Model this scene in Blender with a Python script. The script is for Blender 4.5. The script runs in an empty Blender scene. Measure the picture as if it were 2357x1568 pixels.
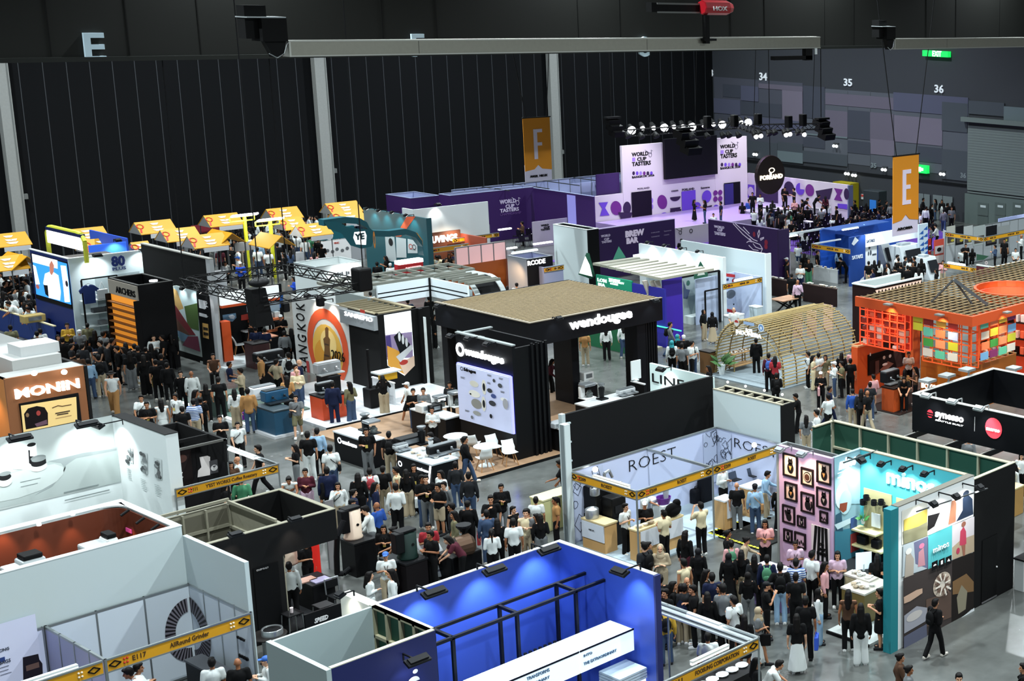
import bpy,bmesh,math,random
from mathutils import Vector,Matrix
SC=bpy.context.scene
COL=SC.collection
rnd=random.Random(7)
# ---------------------------------------------------------------- camera
FOC,PX0,PY0,HC=3358.71,2427.4,719.4,17.0
_pi,_ro,_ya=[math.radians(a)for a in(12.0623,1.5679,33.6012)]
CF=Vector((math.cos(_ya)*math.cos(_pi),math.sin(_ya)*math.cos(_pi),-math.sin(_pi)))
_r=Vector((math.sin(_ya),-math.cos(_ya),0));_u=_r.cross(CF)
CR=_r*math.cos(_ro)+_u*math.sin(_ro);CU=-_r*math.sin(_ro)+_u*math.cos(_ro)
CO=Vector((0,0,HC))
cam=bpy.data.cameras.new('camera');camo=bpy.data.objects.new('camera',cam);COL.objects.link(camo)
camo.matrix_world=Matrix(((CR.x,CU.x,-CF.x,0),(CR.y,CU.y,-CF.y,0),(CR.z,CU.z,-CF.z,HC),(0,0,0,1)))
cam.sensor_fit='HORIZONTAL';cam.sensor_width=36;cam.lens=FOC/2357*36
cam.shift_x=-(PX0-1178.5)/2357;cam.shift_y=(PY0-784)/2357
cam.clip_start=.5;cam.clip_end=400
SC.camera=camo
# ---------------------------------------------------------------- world, exposure, hall lamps
SC.view_settings.view_transform='Standard';SC.view_settings.look='None'
SC.view_settings.gamma=1;SC.view_settings.exposure=0.3;SC.view_settings.use_curve_mapping=False
wd=bpy.data.worlds.new('hall_air');SC.world=wd;wd.use_nodes=True
wd.node_tree.nodes['Background'].inputs[0].default_value=(.70,.80,.85,1)
wd.node_tree.nodes['Background'].inputs[1].default_value=.42
SC.cycles.max_bounces=4;SC.cycles.diffuse_bounces=2;SC.cycles.glossy_bounces=2
SC.cycles.transmission_bounces=3;SC.cycles.transparent_max_bounces=6
SC.cycles.caustics_reflective=False;SC.cycles.caustics_refractive=False
SC.cycles.sample_clamp_indirect=3;SC.cycles.use_denoising=True
for i in range(5):  # high-bay lamps of the hall, above the picture
 for j in range(6):
  L=bpy.data.lights.new('high_bay','AREA');L.shape='DISK';L.size=.7;L.energy=2000
  L.color=(.88,.97,1);L.spread=math.radians(150)
  o=bpy.data.objects.new('high_bay_light',L);COL.objects.link(o)
  o.location=(14+i*16,12+j*15,21.5)
# ---------------------------------------------------------------- projection helpers
def ray(x,y):return CF*FOC+CR*(x-PX0)-CU*(y-PY0)
def G(x,y,z=0.):
 d=ray(x,y);return CO+d*((z-HC)/d.z)
def PX(p):
 q=Vector(p)-CO;k=q.dot(CF);return PX0+FOC*q.dot(CR)/k,PY0-FOC*q.dot(CU)/k
AX={'x':Vector((1,0,0)),'y':Vector((0,1,0)),'z':Vector((0,0,1))}
def slide(p,ax,X):
 a=AX[ax];q=Vector(p)-CO
 return Vector(p)-a*((FOC*q.dot(CR)+(PX0-X)*q.dot(CF))/(FOC*a.dot(CR)+(PX0-X)*a.dot(CF)))
def rise(p,Y):  # height above p that shows at picture height Y
 q=Vector(p)-CO;a=AX['z']
 t=-(-FOC*q.dot(CU)+(PY0-Y)*q.dot(CF))/(-FOC*a.dot(CU)+(PY0-Y)*a.dot(CF));return Vector(p).z+t
def foot(c,z,xa,xb):  # plan rectangle from its near corner and the ends of its two sides
 p=G(c[0],c[1],z);a=slide(p,'x',xa)if xa is not None else p;b=slide(p,'y',xb)if xb is not None else p
 return p.x,a.x,p.y,b.y
# ---------------------------------------------------------------- materials
def s2l(c):
 if isinstance(c,str):c=[int(c[i:i+2],16)/255 for i in(0,2,4)]
 return[((v+.055)/1.055)**2.4 if v>.04045 else v/12.92 for v in c]
MATS={}
def M(col,rough=.6,metal=0.,emit=0.,noise=0.,spec=None,alpha=1,scale=8):
 k=(col,rough,metal,emit,noise,spec,alpha,scale)
 if k in MATS:return MATS[k]
 m=bpy.data.materials.new('mat_'+col);MATS[k]=m;m.use_nodes=True
 b=m.node_tree.nodes['Principled BSDF'];c=s2l(col)+[1]
 if not emit and max(c[:3])<.035:c=[v*.6 for v in c[:3]]+[1];spec=.18 if spec is None else spec;rough=max(rough,.5)
 b.inputs['Base Color'].default_value=c;b.inputs['Roughness'].default_value=rough;b.inputs['Metallic'].default_value=metal
 if emit:b.inputs['Emission Color'].default_value=c;b.inputs['Emission Strength'].default_value=emit
 if spec is not None:b.inputs['Specular IOR Level'].default_value=spec
 if alpha<1:b.inputs['Alpha'].default_value=alpha
 if noise:
  nt=m.node_tree;n=nt.nodes.new('ShaderNodeTexNoise');n.inputs['Scale'].default_value=scale;n.inputs['Detail'].default_value=5
  tc=nt.nodes.new('ShaderNodeTexCoord');nt.links.new(tc.outputs['Object'],n.inputs['Vector'])
  r=nt.nodes.new('ShaderNodeMapRange');r.inputs[3].default_value=1-noise;r.inputs[4].default_value=1+noise
  nt.links.new(n.outputs[0],r.inputs[0])
  x=nt.nodes.new('ShaderNodeVectorMath');x.operation='SCALE';x.inputs[0].default_value=c[:3]
  nt.links.new(r.outputs[0],x.inputs['Scale']);nt.links.new(x.outputs[0],b.inputs['Base Color'])
 return m
WHT=M('dfe8e8',.7);WHG=M('c4d2d3',.75);BLK=M('08090b',.75,0,0,0,.25);DKG=M('1c1e22',.5);GRY=M('8a9294',.5)
ALU=M('a3aaab',.35,.8);STL=M('5a5e60',.4,.7);YEL=M('d79a12',.55);INK=M('101012',.6);WOOD=M('a8743e',.55,0,0,.2,None,1,5)
PUR=M('2f1154',.6);WALLP=M('c8d2e6',.6);GLO=M('ffffff',.5,0,2.5);GLOC=M('e6f4ff',.5,0,3)
# ---------------------------------------------------------------- mesh builder
def nrm(v):v=Vector(v);return v.normalized()
SOLIDS=[]
class MB:
 def __init__(s):s.b=bmesh.new();s.mi=0;s.mats=[]
 def use(s,m):
  if m not in s.mats:s.mats.append(m)
  s.mi=s.mats.index(m);return s
 def face(s,vs):
  try:f=s.b.faces.new(vs);f.material_index=s.mi;return f
  except ValueError:return None
 def box(s,x0,x1,y0,y1,z0,z1,bev=0):
  x0,x1=sorted((x0,x1));y0,y1=sorted((y0,y1));z0,z1=sorted((z0,z1))
  if z1-z0>.6 and z0<.9 and x0>5 and max(x1-x0,y1-y0)>.25 and min(x1-x0,y1-y0)<3:SOLIDS.append((x0,x1,y0,y1))
  v=[s.b.verts.new((x,y,z))for x in(x0,x1)for y in(y0,y1)for z in(z0,z1)]
  fs=[s.face([v[i]for i in q])for q in((0,1,3,2),(4,6,7,5),(0,4,5,1),(2,3,7,6),(0,2,6,4),(1,5,7,3))]
  if bev:
   bev=min(bev,.45*min(x1-x0,y1-y0,z1-z0))
   es=list({e for f in fs for e in f.edges})
   r=bmesh.ops.bevel(s.b,geom=es,offset=bev,segments=2,affect='EDGES',profile=.5)
   for f in r['faces']:f.material_index=s.mi
  return s
 def obox(s,c,u,v,w,a,b2,h):  # oriented box: centre, two/three unit directions, full sizes
  c=Vector(c);u=Vector(u)*a/2;v=Vector(v)*b2/2;w=Vector(w)*h/2
  q=[s.b.verts.new(c+u*i+v*j+w*k)for i in(-1,1)for j in(-1,1)for k in(-1,1)]
  for t in((0,1,3,2),(4,6,7,5),(0,4,5,1),(2,3,7,6),(0,2,6,4),(1,5,7,3)):s.face([q[i]for i in t])
  return s
 def bar(s,p,q,w=.05,h=None,n=4):
  p=Vector(p);q=Vector(q);d=(q-p)
  if d.length<1e-6:return s
  d.normalize();up=Vector((0,0,1))if abs(d.z)<.95 else Vector((1,0,0))
  a=d.cross(up).normalized();b=a.cross(d);h=h or w
  if n==4:return s.obox((p+q)/2,d,a,b,(q-p).length,w,h)
  r1=[s.b.verts.new(p+a*math.cos(t)*w/2+b*math.sin(t)*w/2)for t in[i*2*math.pi/n for i in range(n)]]
  r2=[s.b.verts.new(v.co+(q-p))for v in r1]
  for i in range(n):s.face([r1[i],r1[(i+1)%n],r2[(i+1)%n],r2[i]])
  s.face(r1[::-1]);s.face(r2);return s
 def tube(s,pts,w=.05,n=6):
  for a,b in zip(pts,pts[1:]):s.bar(a,b,w,None,n)
  return s
 def lathe(s,c,prof,n=12,axis=None):  # profile of (radius, height)
  c=Vector(c);ax=Vector(axis or(0,0,1)).normalized()
  a=ax.orthogonal().normalized();b=ax.cross(a);rings=[]
  for r,h in prof:
   rings.append([s.b.verts.new(c+ax*h+(a*math.cos(t)+b*math.sin(t))*max(r,1e-4))for t in[i*2*math.pi/n for i in range(n)]])
  for r1,r2 in zip(rings,rings[1:]):
   for i in range(n):s.face([r1[i],r1[(i+1)%n],r2[(i+1)%n],r2[i]])
  s.face(rings[0][::-1]);s.face(rings[-1]);return s
 def ball(s,c,r,sc=(1,1,1),u=10,v=7):
  m=Matrix.Translation(Vector(c))@Matrix.Diagonal((r*sc[0],r*sc[1],r*sc[2],1))
  n0=len(s.b.faces);bmesh.ops.create_uvsphere(s.b,u_segments=u,v_segments=v,radius=1,matrix=m)
  s.b.faces.ensure_lookup_table()
  for f in s.b.faces[n0:]:f.material_index=s.mi;f.smooth=True
  return s
 def prism(s,pts,ext):  # polygon (list of points) extruded by the vector ext
  ext=Vector(ext);a=[s.b.verts.new(Vector(p))for p in pts];b=[s.b.verts.new(Vector(p)+ext)for p in pts];n=len(a)
  s.face(a[::-1]);s.face(b)
  for i in range(n):s.face([a[i],a[(i+1)%n],b[(i+1)%n],b[i]])
  return s
 def build(s,name,mat=None,parent=None,smooth=False,fixn=True):
  me=bpy.data.meshes.new(name)
  if fixn:bmesh.ops.recalc_face_normals(s.b,faces=s.b.faces)
  if parent is not None:
   w=parent.location.copy()
   if parent.parent is not None:w+=parent.parent.location
   bmesh.ops.translate(s.b,vec=-w,verts=s.b.verts)
  if smooth:
   for f in s.b.faces:f.smooth=True
  s.b.to_mesh(me);s.b.free()
  for m in(s.mats or[mat]):me.materials.append(m)
  o=bpy.data.objects.new(name,me);COL.objects.link(o)
  if parent is not None:o.parent=parent
  return o
def bx(name,mat,parent,x0,x1,y0,y1,z0,z1,bev=0):return MB().box(x0,x1,y0,y1,z0,z1,bev).build(name,mat,parent)
def tag(o,label,cat=None,group=None,kind=None):
 o['label']=label
 if cat:o['category']=cat
 if group:o['group']=group
 if kind:o['kind']=kind
 return o
def thing(name,label,cat,loc=(0,0,0),group=None,rz=0):
 o=bpy.data.objects.new(name,None);COL.objects.link(o);o.location=loc;o.rotation_euler.z=rz;o.empty_display_size=.2
 return tag(o,label,cat,group)
def struct(o,label=None):
 o['kind']='structure'
 if label:o['label']=label
 return o
def dup(o,loc=None,rz=None,label=None,group=None,par=None):
 c=o.copy();COL.objects.link(c)
 if par is not None:c.parent=par
 if loc is not None:c.location=loc
 if rz is not None:c.rotation_euler.z=rz
 if label:c['label']=label
 if group:c['group']=group
 for ch in o.children:dup(ch,par=c)
 return c
# ---------------------------------------------------------------- wall faces, decals, lettering
class Face:
 """plane seen from the camera: 'A' y = c (runs along x), 'B' x = c (runs along y), 'Z' z = c"""
 def __init__(s,ax,c):s.ax,s.c=ax,c
 def w(s,px,py):
  d=ray(px,py)
  if s.ax=='A':return CO+d*(s.c/d.y)
  if s.ax=='B':return CO+d*(s.c/d.x)
  return CO+d*((s.c-HC)/d.z)
 def n(s):return{'A':Vector((0,-1,0)),'B':Vector((-1,0,0)),'Z':Vector((0,0,1))}[s.ax]
 def u(s):return{'A':Vector((1,0,0)),'B':Vector((0,-1,0)),'Z':Vector((1,0,0))}[s.ax]
 def v(s):return Vector((0,1,0))if s.ax=='Z' else Vector((0,0,1))
def decal(mb,f,pts,off=0.,th=.02):
 return mb.prism([f.w(*p)+f.n()*off for p in pts],f.n()*th)
def rect(mb,f,x0,y0,x1,y1,off=0.,th=.02):  # upright rectangle from two opposite picture corners
 a=f.w(x0,y0);b=f.w(x1,y1);u=f.u();v=f.v();d=b-a
 p=[a,a+u*d.dot(u),b,a+v*d.dot(v)]
 return mb.prism([q+f.n()*off for q in p],f.n()*th)
def ell(mb,f,cx,cy,rx,ry,off=0.,th=.02,n=20,rot=0.,a0=0,a1=360):
 c=f.w(cx,cy);ru=(f.w(cx+rx,cy)-c).length;rv=abs((f.w(cx,cy-ry)-c).dot(f.v()));ru=max(ru,.01)
 ru=abs((f.w(cx+rx,cy)-c).dot(f.u()));pts=[]
 full=a1-a0>=360
 for i in range(n if full else n+1):
  t=math.radians(a0+(a1-a0)*i/n);x,y=ru*math.cos(t),rv*math.sin(t)
  pts.append(c+f.u()*(x*math.cos(rot)-y*math.sin(rot))+f.v()*(x*math.sin(rot)+y*math.cos(rot))+f.n()*off)
 if not full and a1-a0<300 and a1-a0!=180:pts.append(c+f.n()*off)
 return mb.prism(pts,f.n()*th)
def ring(mb,f,cx,cy,rx,ry,w,off=0.,th=.02,n=24,a0=0,a1=360):
 c=f.w(cx,cy);ru=abs((f.w(cx+rx,cy)-c).dot(f.u()));rv=abs((f.w(cx,cy-ry)-c).dot(f.v()))
 for i in range(n):
  t0,t1=[math.radians(a0+(a1-a0)*k/n)for k in(i,i+1)]
  q=[c+f.u()*(ru*k*math.cos(t))+f.v()*(rv*k*math.sin(t))+f.n()*off for t,k in((t0,1),(t1,1),(t1,1-w),(t0,1-w))]
  mb.prism(q,f.n()*th)
 return mb
def line(mb,f,pts,w=.03,off=0.,th=.01):
 for a,b in zip(pts,pts[1:]):
  p,q=f.w(*a)+f.n()*(off+th/2),f.w(*b)+f.n()*(off+th/2);d=(q-p)
  if d.length<1e-5:continue
  d.normalize();mb.obox((p+q)/2,d,d.cross(f.n()),f.n(),(q-p).length+w*.6,w,th)
 return mb
_tx={}
def text_verts(s,bold,res=2):
 k=(s,bold)
 if k in _tx:return _tx[k]
 cu=bpy.data.curves.new('t','FONT');cu.body=s;cu.size=1;cu.offset=bold;cu.resolution_u=res;cu.fill_mode='FRONT'
 o=bpy.data.objects.new('t',cu);me=o.to_mesh()
 vs=[v.co.copy()for v in me.vertices];fs=[list(p.vertices)for p in me.polygons]
 o.to_mesh_clear();bpy.data.objects.remove(o);bpy.data.curves.remove(cu)
 _tx[k]=(vs,fs);return vs,fs
def put_text(mb,s,org,u,v,n,width,cap,bold=0.,th=.02,shear=0.):
 if s=='~':  # print too small to read
  for i in range(7):
   if i!=4:mb.obox(org+u*(width*(i+.5)/7)+v*(cap*.5)+n*th,u,v,n,width*.11,cap*(.9 if i%2 else .65),.004)
  return
 vs,fs=text_verts(s,bold)
 if not vs:return
 x0=min(a.x for a in vs);x1=max(a.x for a in vs);sx=width/max(x1-x0,1e-6);sz=cap/.729
 nv=[mb.b.verts.new(org+u*((a.x-x0)*sx+shear*a.y*sz)+v*(a.y*sz)+n*th)for a in vs]
 for f in fs:mb.face([nv[i]for i in f])
 # side walls of the letters
 cnt={}
 for f in fs:
  for a,b in zip(f,f[1:]+f[:1]):cnt[(a,b)]=1
 edge=[e for e in cnt if(e[1],e[0])not in cnt];bv={}
 for a,b in edge:
  for k in(a,b):
   if k not in bv:bv[k]=mb.b.verts.new(nv[k].co-n*th*2)
  mb.face([nv[b],nv[a],bv[a],bv[b]])
def text(parent,f,s,xl,yb,xr,yt,mat,bold=0.,off=.012,name='lettering',th=.015,shear=0.,mb=None):
 """lettering on a face: left end / baseline / right end / cap top at the left, in picture pixels"""
 o=f.w(xl,yb);e=slide(o,'x' if f.ax in 'AZ' else 'y',xr);cap=abs((f.w(xl,yt)-o).dot(f.v()))
 if s[0]in 'wsmacenoruvxz':cap*=1.34
 own=mb is None;mb=mb or MB()
 put_text(mb,s,o+f.n()*off,f.u(),f.v(),f.n(),(e-o).length,cap,bold,th,shear)
 if own:return mb.build(name,mat,parent,fixn=False)
def spot(parent,loc,target,power=60,col=(1,1,1),size=70,blend=.8,rad=.06):
 L=bpy.data.lights.new('spot','SPOT');L.energy=power;L.color=col;L.spot_size=math.radians(size);L.spot_blend=blend;L.shadow_soft_size=rad
 o=bpy.data.objects.new('lamp_light',L);COL.objects.link(o);d=Vector(target)-Vector(loc)
 o.rotation_euler=d.to_track_quat('-Z','Y').to_euler();o.location=Vector(loc)-(parent.location if parent else Vector())
 if parent:o.parent=parent
 return o
def flood(parent,f,px,py,power=50,col=(1,1,1),out=.55,drop=1.5,size=95,z=None,mat=None,w=.34):
 """arm floodlight fixed to the top edge of a wall and washing it"""
 p=f.w(px,py);n=f.n();u=f.u();mb=MB();mat=mat or DKG
 h=p+n*out+Vector((0,0,.12));d=(p+Vector((0,0,-drop))-h).normalized()
 mb.bar(p+Vector((0,0,-.02)),p+Vector((0,0,.12)),.03);mb.bar(p+Vector((0,0,.12)),h,.03)
 mb.obox(h,u,d.cross(u),d,w,.2,.06);mb.obox(h-d*.05,u,d.cross(u),d,w*.8,.14,.05)
 lamp=mb.build('floodlight',mat,parent)
 g=MB();g.obox(h+d*.035,u,d.cross(u),d,w*.85,.15,.01);g.build('lens',M('ffffff',.5,0,6),lamp)
 spot(parent,h+d*.06,p+Vector((0,0,-drop)),power,col,size)
 return lamp
# ================================================================ the hall
YB,XR=95.4,89.3
def floor_mat():
 m=bpy.data.materials.new('polished_concrete');m.use_nodes=True;nt=m.node_tree;b=nt.nodes['Principled BSDF']
 tc=nt.nodes.new('ShaderNodeTexCoord');n=nt.nodes.new('ShaderNodeTexNoise');n.inputs['Scale'].default_value=.35;n.inputs['Detail'].default_value=8
 n2=nt.nodes.new('ShaderNodeTexNoise');n2.inputs['Scale'].default_value=2.5;n2.inputs['Detail'].default_value=6
 nt.links.new(tc.outputs['Object'],n.inputs[0]);nt.links.new(tc.outputs['Object'],n2.inputs[0])
 r=nt.nodes.new('ShaderNodeValToRGB');nt.links.new(n.outputs[0],r.inputs[0])
 r.color_ramp.elements[0].position=.3;r.color_ramp.elements[0].color=s2l('4c4e4b')+[1];r.color_ramp.elements[1].position=.75;r.color_ramp.elements[1].color=s2l('767a78')+[1]
 mx=nt.nodes.new('ShaderNodeMixRGB');mx.blend_type='MULTIPLY';mx.inputs[0].default_value=.35
 nt.links.new(r.outputs[0],mx.inputs[1]);nt.links.new(n2.outputs[0],mx.inputs[2]);nt.links.new(mx.outputs[0],b.inputs['Base Color'])
 mr=nt.nodes.new('ShaderNodeMapRange');mr.inputs[3].default_value=.12;mr.inputs[4].default_value=.34;nt.links.new(n2.outputs[0],mr.inputs[0]);nt.links.new(mr.outputs[0],b.inputs['Roughness'])
 return m
struct(bx('floor',floor_mat(),None,-10,XR,-10,YB,-.1,0))
struct(bx('ceiling',M('2a2c2e',.9),None,-10,XR+.3,-10,YB+.3,22,22.3))
fb=Face('A',YB)
m=MB();m.use(M('090c10',.8,0,0,.15,.15,1,.2)).box(0,XR+.3,YB,YB+.3,0,26)
sx=[fb.w(x,150).x for x in(41,98)];x0=fb.w(41,150).x;stp=(fb.w(680,150).x-x0)/13
m.use(M('303439',.6))
x=x0-stp*2
while x<XR-.2:m.box(x-.02,x+.02,YB-.012,YB,0,26);x+=stp
struct(m.build('wall_back'))
for i,(xp,w)in enumerate(((17,.62),(742,.8),(1274,.8))):  # pale columns in front of the dark curtain wall
 p=fb.w(xp,330);m=MB();m.use(M('8d908e',.6,0,0,.1)).box(p.x-w/2,p.x+w/2,YB-.5,YB-.05,0,26)
 m.use(M('666a69',.6)).box(p.x+w/2-.12,p.x+w/2-.06,YB-.52,YB-.5,0,26).box(p.x+w/2,p.x+w/2+.25,YB-.4,YB-.2,4.3,4.6)
 struct(m.build('trim_%d'%(i+1)))
# bulkhead across the hall
YK=57.5;fk=Face('A',YK);zk=fk.w(0,145).z
m=MB();m.use(M('1c1e1a',.75,0,0,.12,.3,1,.3)).box(10,XR,YK,YK+.5,zk,26)
m.use(M('2c2f2c',.5)).box(10,XR,YK-.12,YK,zk,zk+.16)
m.use(M('0c0d0c',.7))
for xp in(110,292,457,880,1005,1331,1427,1682,1760,1898,1965,2132,2200,2300):
 a=fk.w(xp,60).x;m.box(a-.02,a+.02,YK-.01,YK,zk+.2,26)
struct(m.build('wall_bulkhead'))
for s,xl,yb,xr,yt in(('E',195,139,243,73),('F',947,129,976,76),('G',1465,129,1492,83)):
 o=text(None,fk,s,xl,yb,xr,yt,M('c3dbe6',.6),.02,.06,'wall_letter',.05)
 tag(o,{'E':'large pale letter E on the dark bulkhead','F':'pale letter F on the bulkhead, half hidden by the silver beam','G':'pale round letter G behind the silver beam'}[s],'letter')
# right wall
fr=Face('B',XR)
m=MB();m.use(M('30343a',.75)).box(XR,XR+.3,-10,YB,0,26);struct(m.build('wall_right'))
Z3=lambda X,Y:(1557+X/2.946,Y/2.946)
ZRN=[0]
def zr(mb,f,X0,Y0,X1,Y1,Z=Z3,off=0,th=.03):
 ZRN[0]+=1;off+=(ZRN[0]%40)*.0007
 a=Z(X0,Y0);b=Z(X1,Y1);rect(mb,f,a[0],a[1],b[0],b[1],off,th)
m=MB()
m.use(M('454854',.8));zr(m,fr,255,520,862,1060)
m.use(M('50555e',.8));zr(m,fr,862,590,1980,1200)
m.use(M('3a3f4b',.8))
for q in((317,570,437,665),(440,685,715,800),(1163,745,1317,950),(1163,950,1317,1050),(1640,990,1805,1110),(862,925,1010,1010),(862,580,1010,810)):zr(m,fr,*q,off=.03)
m.use(M('605b6a',.8))
for q in((1012,628,1475,745),(560,565,860,620),(1012,745,1163,940),(1317,760,1475,985)):zr(m,fr,*q,off=.03)
m.use(M('6c6676',.8))
for q in((720,610,860,830),(1480,780,1805,990),(1320,940,1480,1060)):zr(m,fr,*q,off=.03)
m.use(M('4c4f64',.8))
for q in((1475,625,1980,790),(440,580,560,690),(257,665,437,780),(380,780,860,900)):zr(m,fr,*q,off=.035)
m.use(M('3f464e',.8))
for q in((1805,690,1975,900),(480,950,690,1090),(690,960,862,1110),(862,1020,1163,1130),(1480,1060,1640,1160),(1805,1010,1975,1230),(1985,680,2225,790)):zr(m,fr,*q,off=.04)
m.use(M('627075',.8));zr(m,fr,862,900,1163,940,off=.045);zr(m,fr,690,1020,862,1110,off=.045);zr(m,fr,2225,720,2420,860,off=.04)
m.use(M('16191d',.8));zr(m,fr,470,1095,1970,1250,off=.02)
m.use(M('565b61',.6))
for X in(315,1163,1317,1803):line(m,fr,[Z3(X,620),Z3(X,1150)],.03,.05)
struct(m.build('trim_4'))
for i,(s,a,b,c,d)in enumerate((('33',203,515,252,466),('34',566,542,618,490),('35',1138,580,1195,530),('36',1753,626,1815,572),('34',757,1072,792,1040),('35',1322,1135,1360,1103),('36',1930,1203,1968,1169))):
 big=i<4;p=Z3(a,b);q=Z3(c,d)
 o=text(None,fr,s,p[0],p[1],q[0],q[1],M('d5dde2' if big else '7d888c',.6,0,.25 if big else 0),.02,.06,'wall_number',.03)
 tag(o,('white number 33 half hidden in the hall corner','large white number 34 above the stage truss','large white number 35 between truss and orange banner','large white number 36 above the orange banner wires','small grey number 34 above the round black sign','small grey number 35 near the orange banner top','small grey number 36 by the roller shutter')[i],'number')
# roller shutter with surround
t=thing('roller_shutter','wide grey-green roller shutter with ribbed slats in the side wall','shutter',fr.w(2231,520).to_tuple()[:2]+(0,))
m=MB();m.use(M('66726f',.6));zr(m,fr,1955,790,2420,860,off=.2,th=.3);m.build('shutter_hood',None,t)
m=MB();zr(m,fr,1983,850,2420,1330,off=.05,th=.05);a=fr.w(*Z3(1983,850));z1=fr.w(*Z3(1983,1300)).z
k=0;z=z1
while z<a.z:m.obox((XR-.12,a.y-4.05,z),(0,1,0),(0,0,1),(1,0,0),8,.1,.04);z+=.2
m.build('shutter_curtain',M('6c7775',.55),t)
m=MB();zr(m,fr,1965,1310,2420,1640,off=.04,th=.12);m.build('lower_panel',M('5c6a67',.7),t)
for X in(2055,2172,2290):
 m=MB();m.use(M('4f5c59',.7));zr(m,fr,X,1370,X+68,1530,off=.16,th=.03);d=m.build('shutter_door',None,t)
 m=MB();zr(m,fr,X+18,1388,X+55,1408,off=.2,th=.01);m.build('door_label',M('c3cfcf',.6),d)
 m=MB();zr(m,fr,X,1455,X+68,1460,off=.19,th=.04);m.build('push_bar',M('6f7a78',.4,.6),d)
for i,(X0,Y0,X1,Y1)in enumerate(((1643,1310,1722,1480),(1745,1320,1875,1500))):
 m=MB();m.use(M('6d7779',.6));zr(m,fr,X0,Y0,X1,Y1,off=.05,th=.06);m.use(M('0e1012',.6));line(m,fr,[Z3((X0+X1)/2,Y0),Z3((X0+X1)/2+2,Y1)],.04,.11)
 d=struct(m.build('door_%d'%(i+1)))
 m=MB();zr(m,fr,X0+8,1420,X1-6,1430,off=.12,th=.05);m.build('push_bar',M('aab4b5',.3,.8),d)
# exit signs, lamps on the wall, cabinet
def exit_sign(X0,Y0,X1,Y1,label,wide):
 t=thing('exit_sign',label,'sign',fr.w(*Z3(X0,Y1)).to_tuple());m=MB();m.use(M('12b148',.5,0,1.6));zr(m,fr,X0,Y0,X1,Y1,off=-.02,th=.4);m.build('light_box',None,t)
 m=MB();w=X1-X0
 if wide:put=text(t,fr,'EXIT',*Z3(X0+w*.4,Y1-9),*Z3(X0+w*.75,Y0+2),M('e8fff0',.5,0,2),.02,.4)
 else:
  m.use(M('e8fff0',.5,0,2));zr(m,fr,X0+w*.3,Y0+14,X0+w*.5,Y1-14,off=.39);zr(m,fr,X0+w*.55,Y0+22,X0+w*.7,Y1-20,off=.39);m.build('running_figure',None,t)
exit_sign(1689,340,1861,389,'wide green exit sign high on the side wall below the short beam',1)
exit_sign(1643,1115,1717,1176,'small green exit sign beside the orange E banner',0)
for i,(X,Y)in enumerate(((548,1047),(1090,990),(1170,1177),(1218,1188),(1420,1150),(1815,1180))):
 m=MB();c=fr.w(*Z3(X,Y));m.use(STL).box(c.x-.2,c.x,c.y-.25,c.y+.25,c.z+.15,c.z+.25);m.use(M('eef4f4',.4,0,1.2)).ball(c+Vector((-.25,.15,0)),.13).ball(c+Vector((-.25,-.15,0)),.13)
 tag(m.build('emergency_light'),('twin emergency lamp on the side wall '+('under the hanging lamp truss','between the two grey numbers 34 and 35','above the yellow kiosk','just along from the lamp above the yellow kiosk','close to the grey number 35','under the shutter hood corner')[i]),'lamp','emergency lamps on the side wall')
t=thing('yellow_kiosk','yellow and black kiosk against the dark side wall','kiosk',fr.w(*Z3(1200,1480)).to_tuple()[:2]+(0,))
m=MB();zr(m,fr,1120,1225,1240,1500,off=.05,th=1.0);m.build('kiosk_body',M('a89a14',.6),t)
m=MB();m.use(M('e8b53a',.5,0,2.2));zr(m,fr,1197,1305,1240,1325,off=1.06,th=.1);m.build('light_strip',None,t)
m=MB();m.use(M('15171a',.6));zr(m,fr,1128,1260,1185,1500,off=1.05,th=.05);m.build('kiosk_opening',None,t)
m=MB();m.use(M('d9dde0',.6));zr(m,fr,1257,1315,1277,1352,off=.05);m.use(M('c03a36',.6));zr(m,fr,1259,1318,1275,1334,off=.08);tag(m.build('wall_notice'),'small white and red notice on the dark side wall','notice')
m=MB();m.use(M('d9dde0',.6));zr(m,fr,1398,1315,1410,1340,off=.05);tag(m.build('wall_notice'),'tiny white notice on the wall left of the orange E banner','notice')
c=G(*Z3(1318,1475));t=thing('vending_machine','dark grey machine with a lit blue panel by the side wall','machine',c)
bx('cabinet',M('2c3338',.5),t,c.x,c.x+1,c.y-.8,c.y+.8,0,2.1,.05);m=MB();m.box(c.x-.03,c.x,c.y-.55,c.y+.1,.5,1.4);m.build('front_panel',M('2360a8',.5,0,.5),t)
# silver beams with hoist and brackets
def beam_y(px,py,depth):return(CO+ray(px,py)*(depth/FOC)).y
YM=beam_y(667,112,41.);fm=Face('A',YM)
def silver_beam(xl,yt,yb,xr,label,seams):
 a=fm.w(xl,yt);b=fm.w(xl,yb);e=slide(a,'x',xr);t=thing('silver_beam',label,'beam',a)
 m=MB();m.use(M('a5a396',.35,.75,0,.08)).box(a.x,e.x,YM,YM+.32,b.z+.04,a.z-.04)
 m.use(M('c9c9c0',.3,.7)).box(a.x,e.x,YM-.02,YM+.34,a.z-.04,a.z).box(a.x,e.x,YM-.02,YM+.34,b.z,b.z+.04)
 for s in seams:q=slide(a,'x',s);m.use(M('4b4a44',.5)).box(q.x-.008,q.x+.008,YM-.004,YM,b.z+.04,a.z-.04)
 m.build('channel',None,t)
 m=MB();m.box(a.x-.05,a.x,YM-.03,YM+.35,b.z,a.z);m.build('end_plate',M('d2d2c8',.35,.6),t);return t,a,b,e
t1,a1,b1,e1=silver_beam(667,93,131,1888,'long silver hanging beam running under the dark bulkhead',(963,1489))
t2,a2,b2,e2=silver_beam(2060,89,114,2600,'shorter silver hanging beam above the orange E banner',(2180,))
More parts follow.
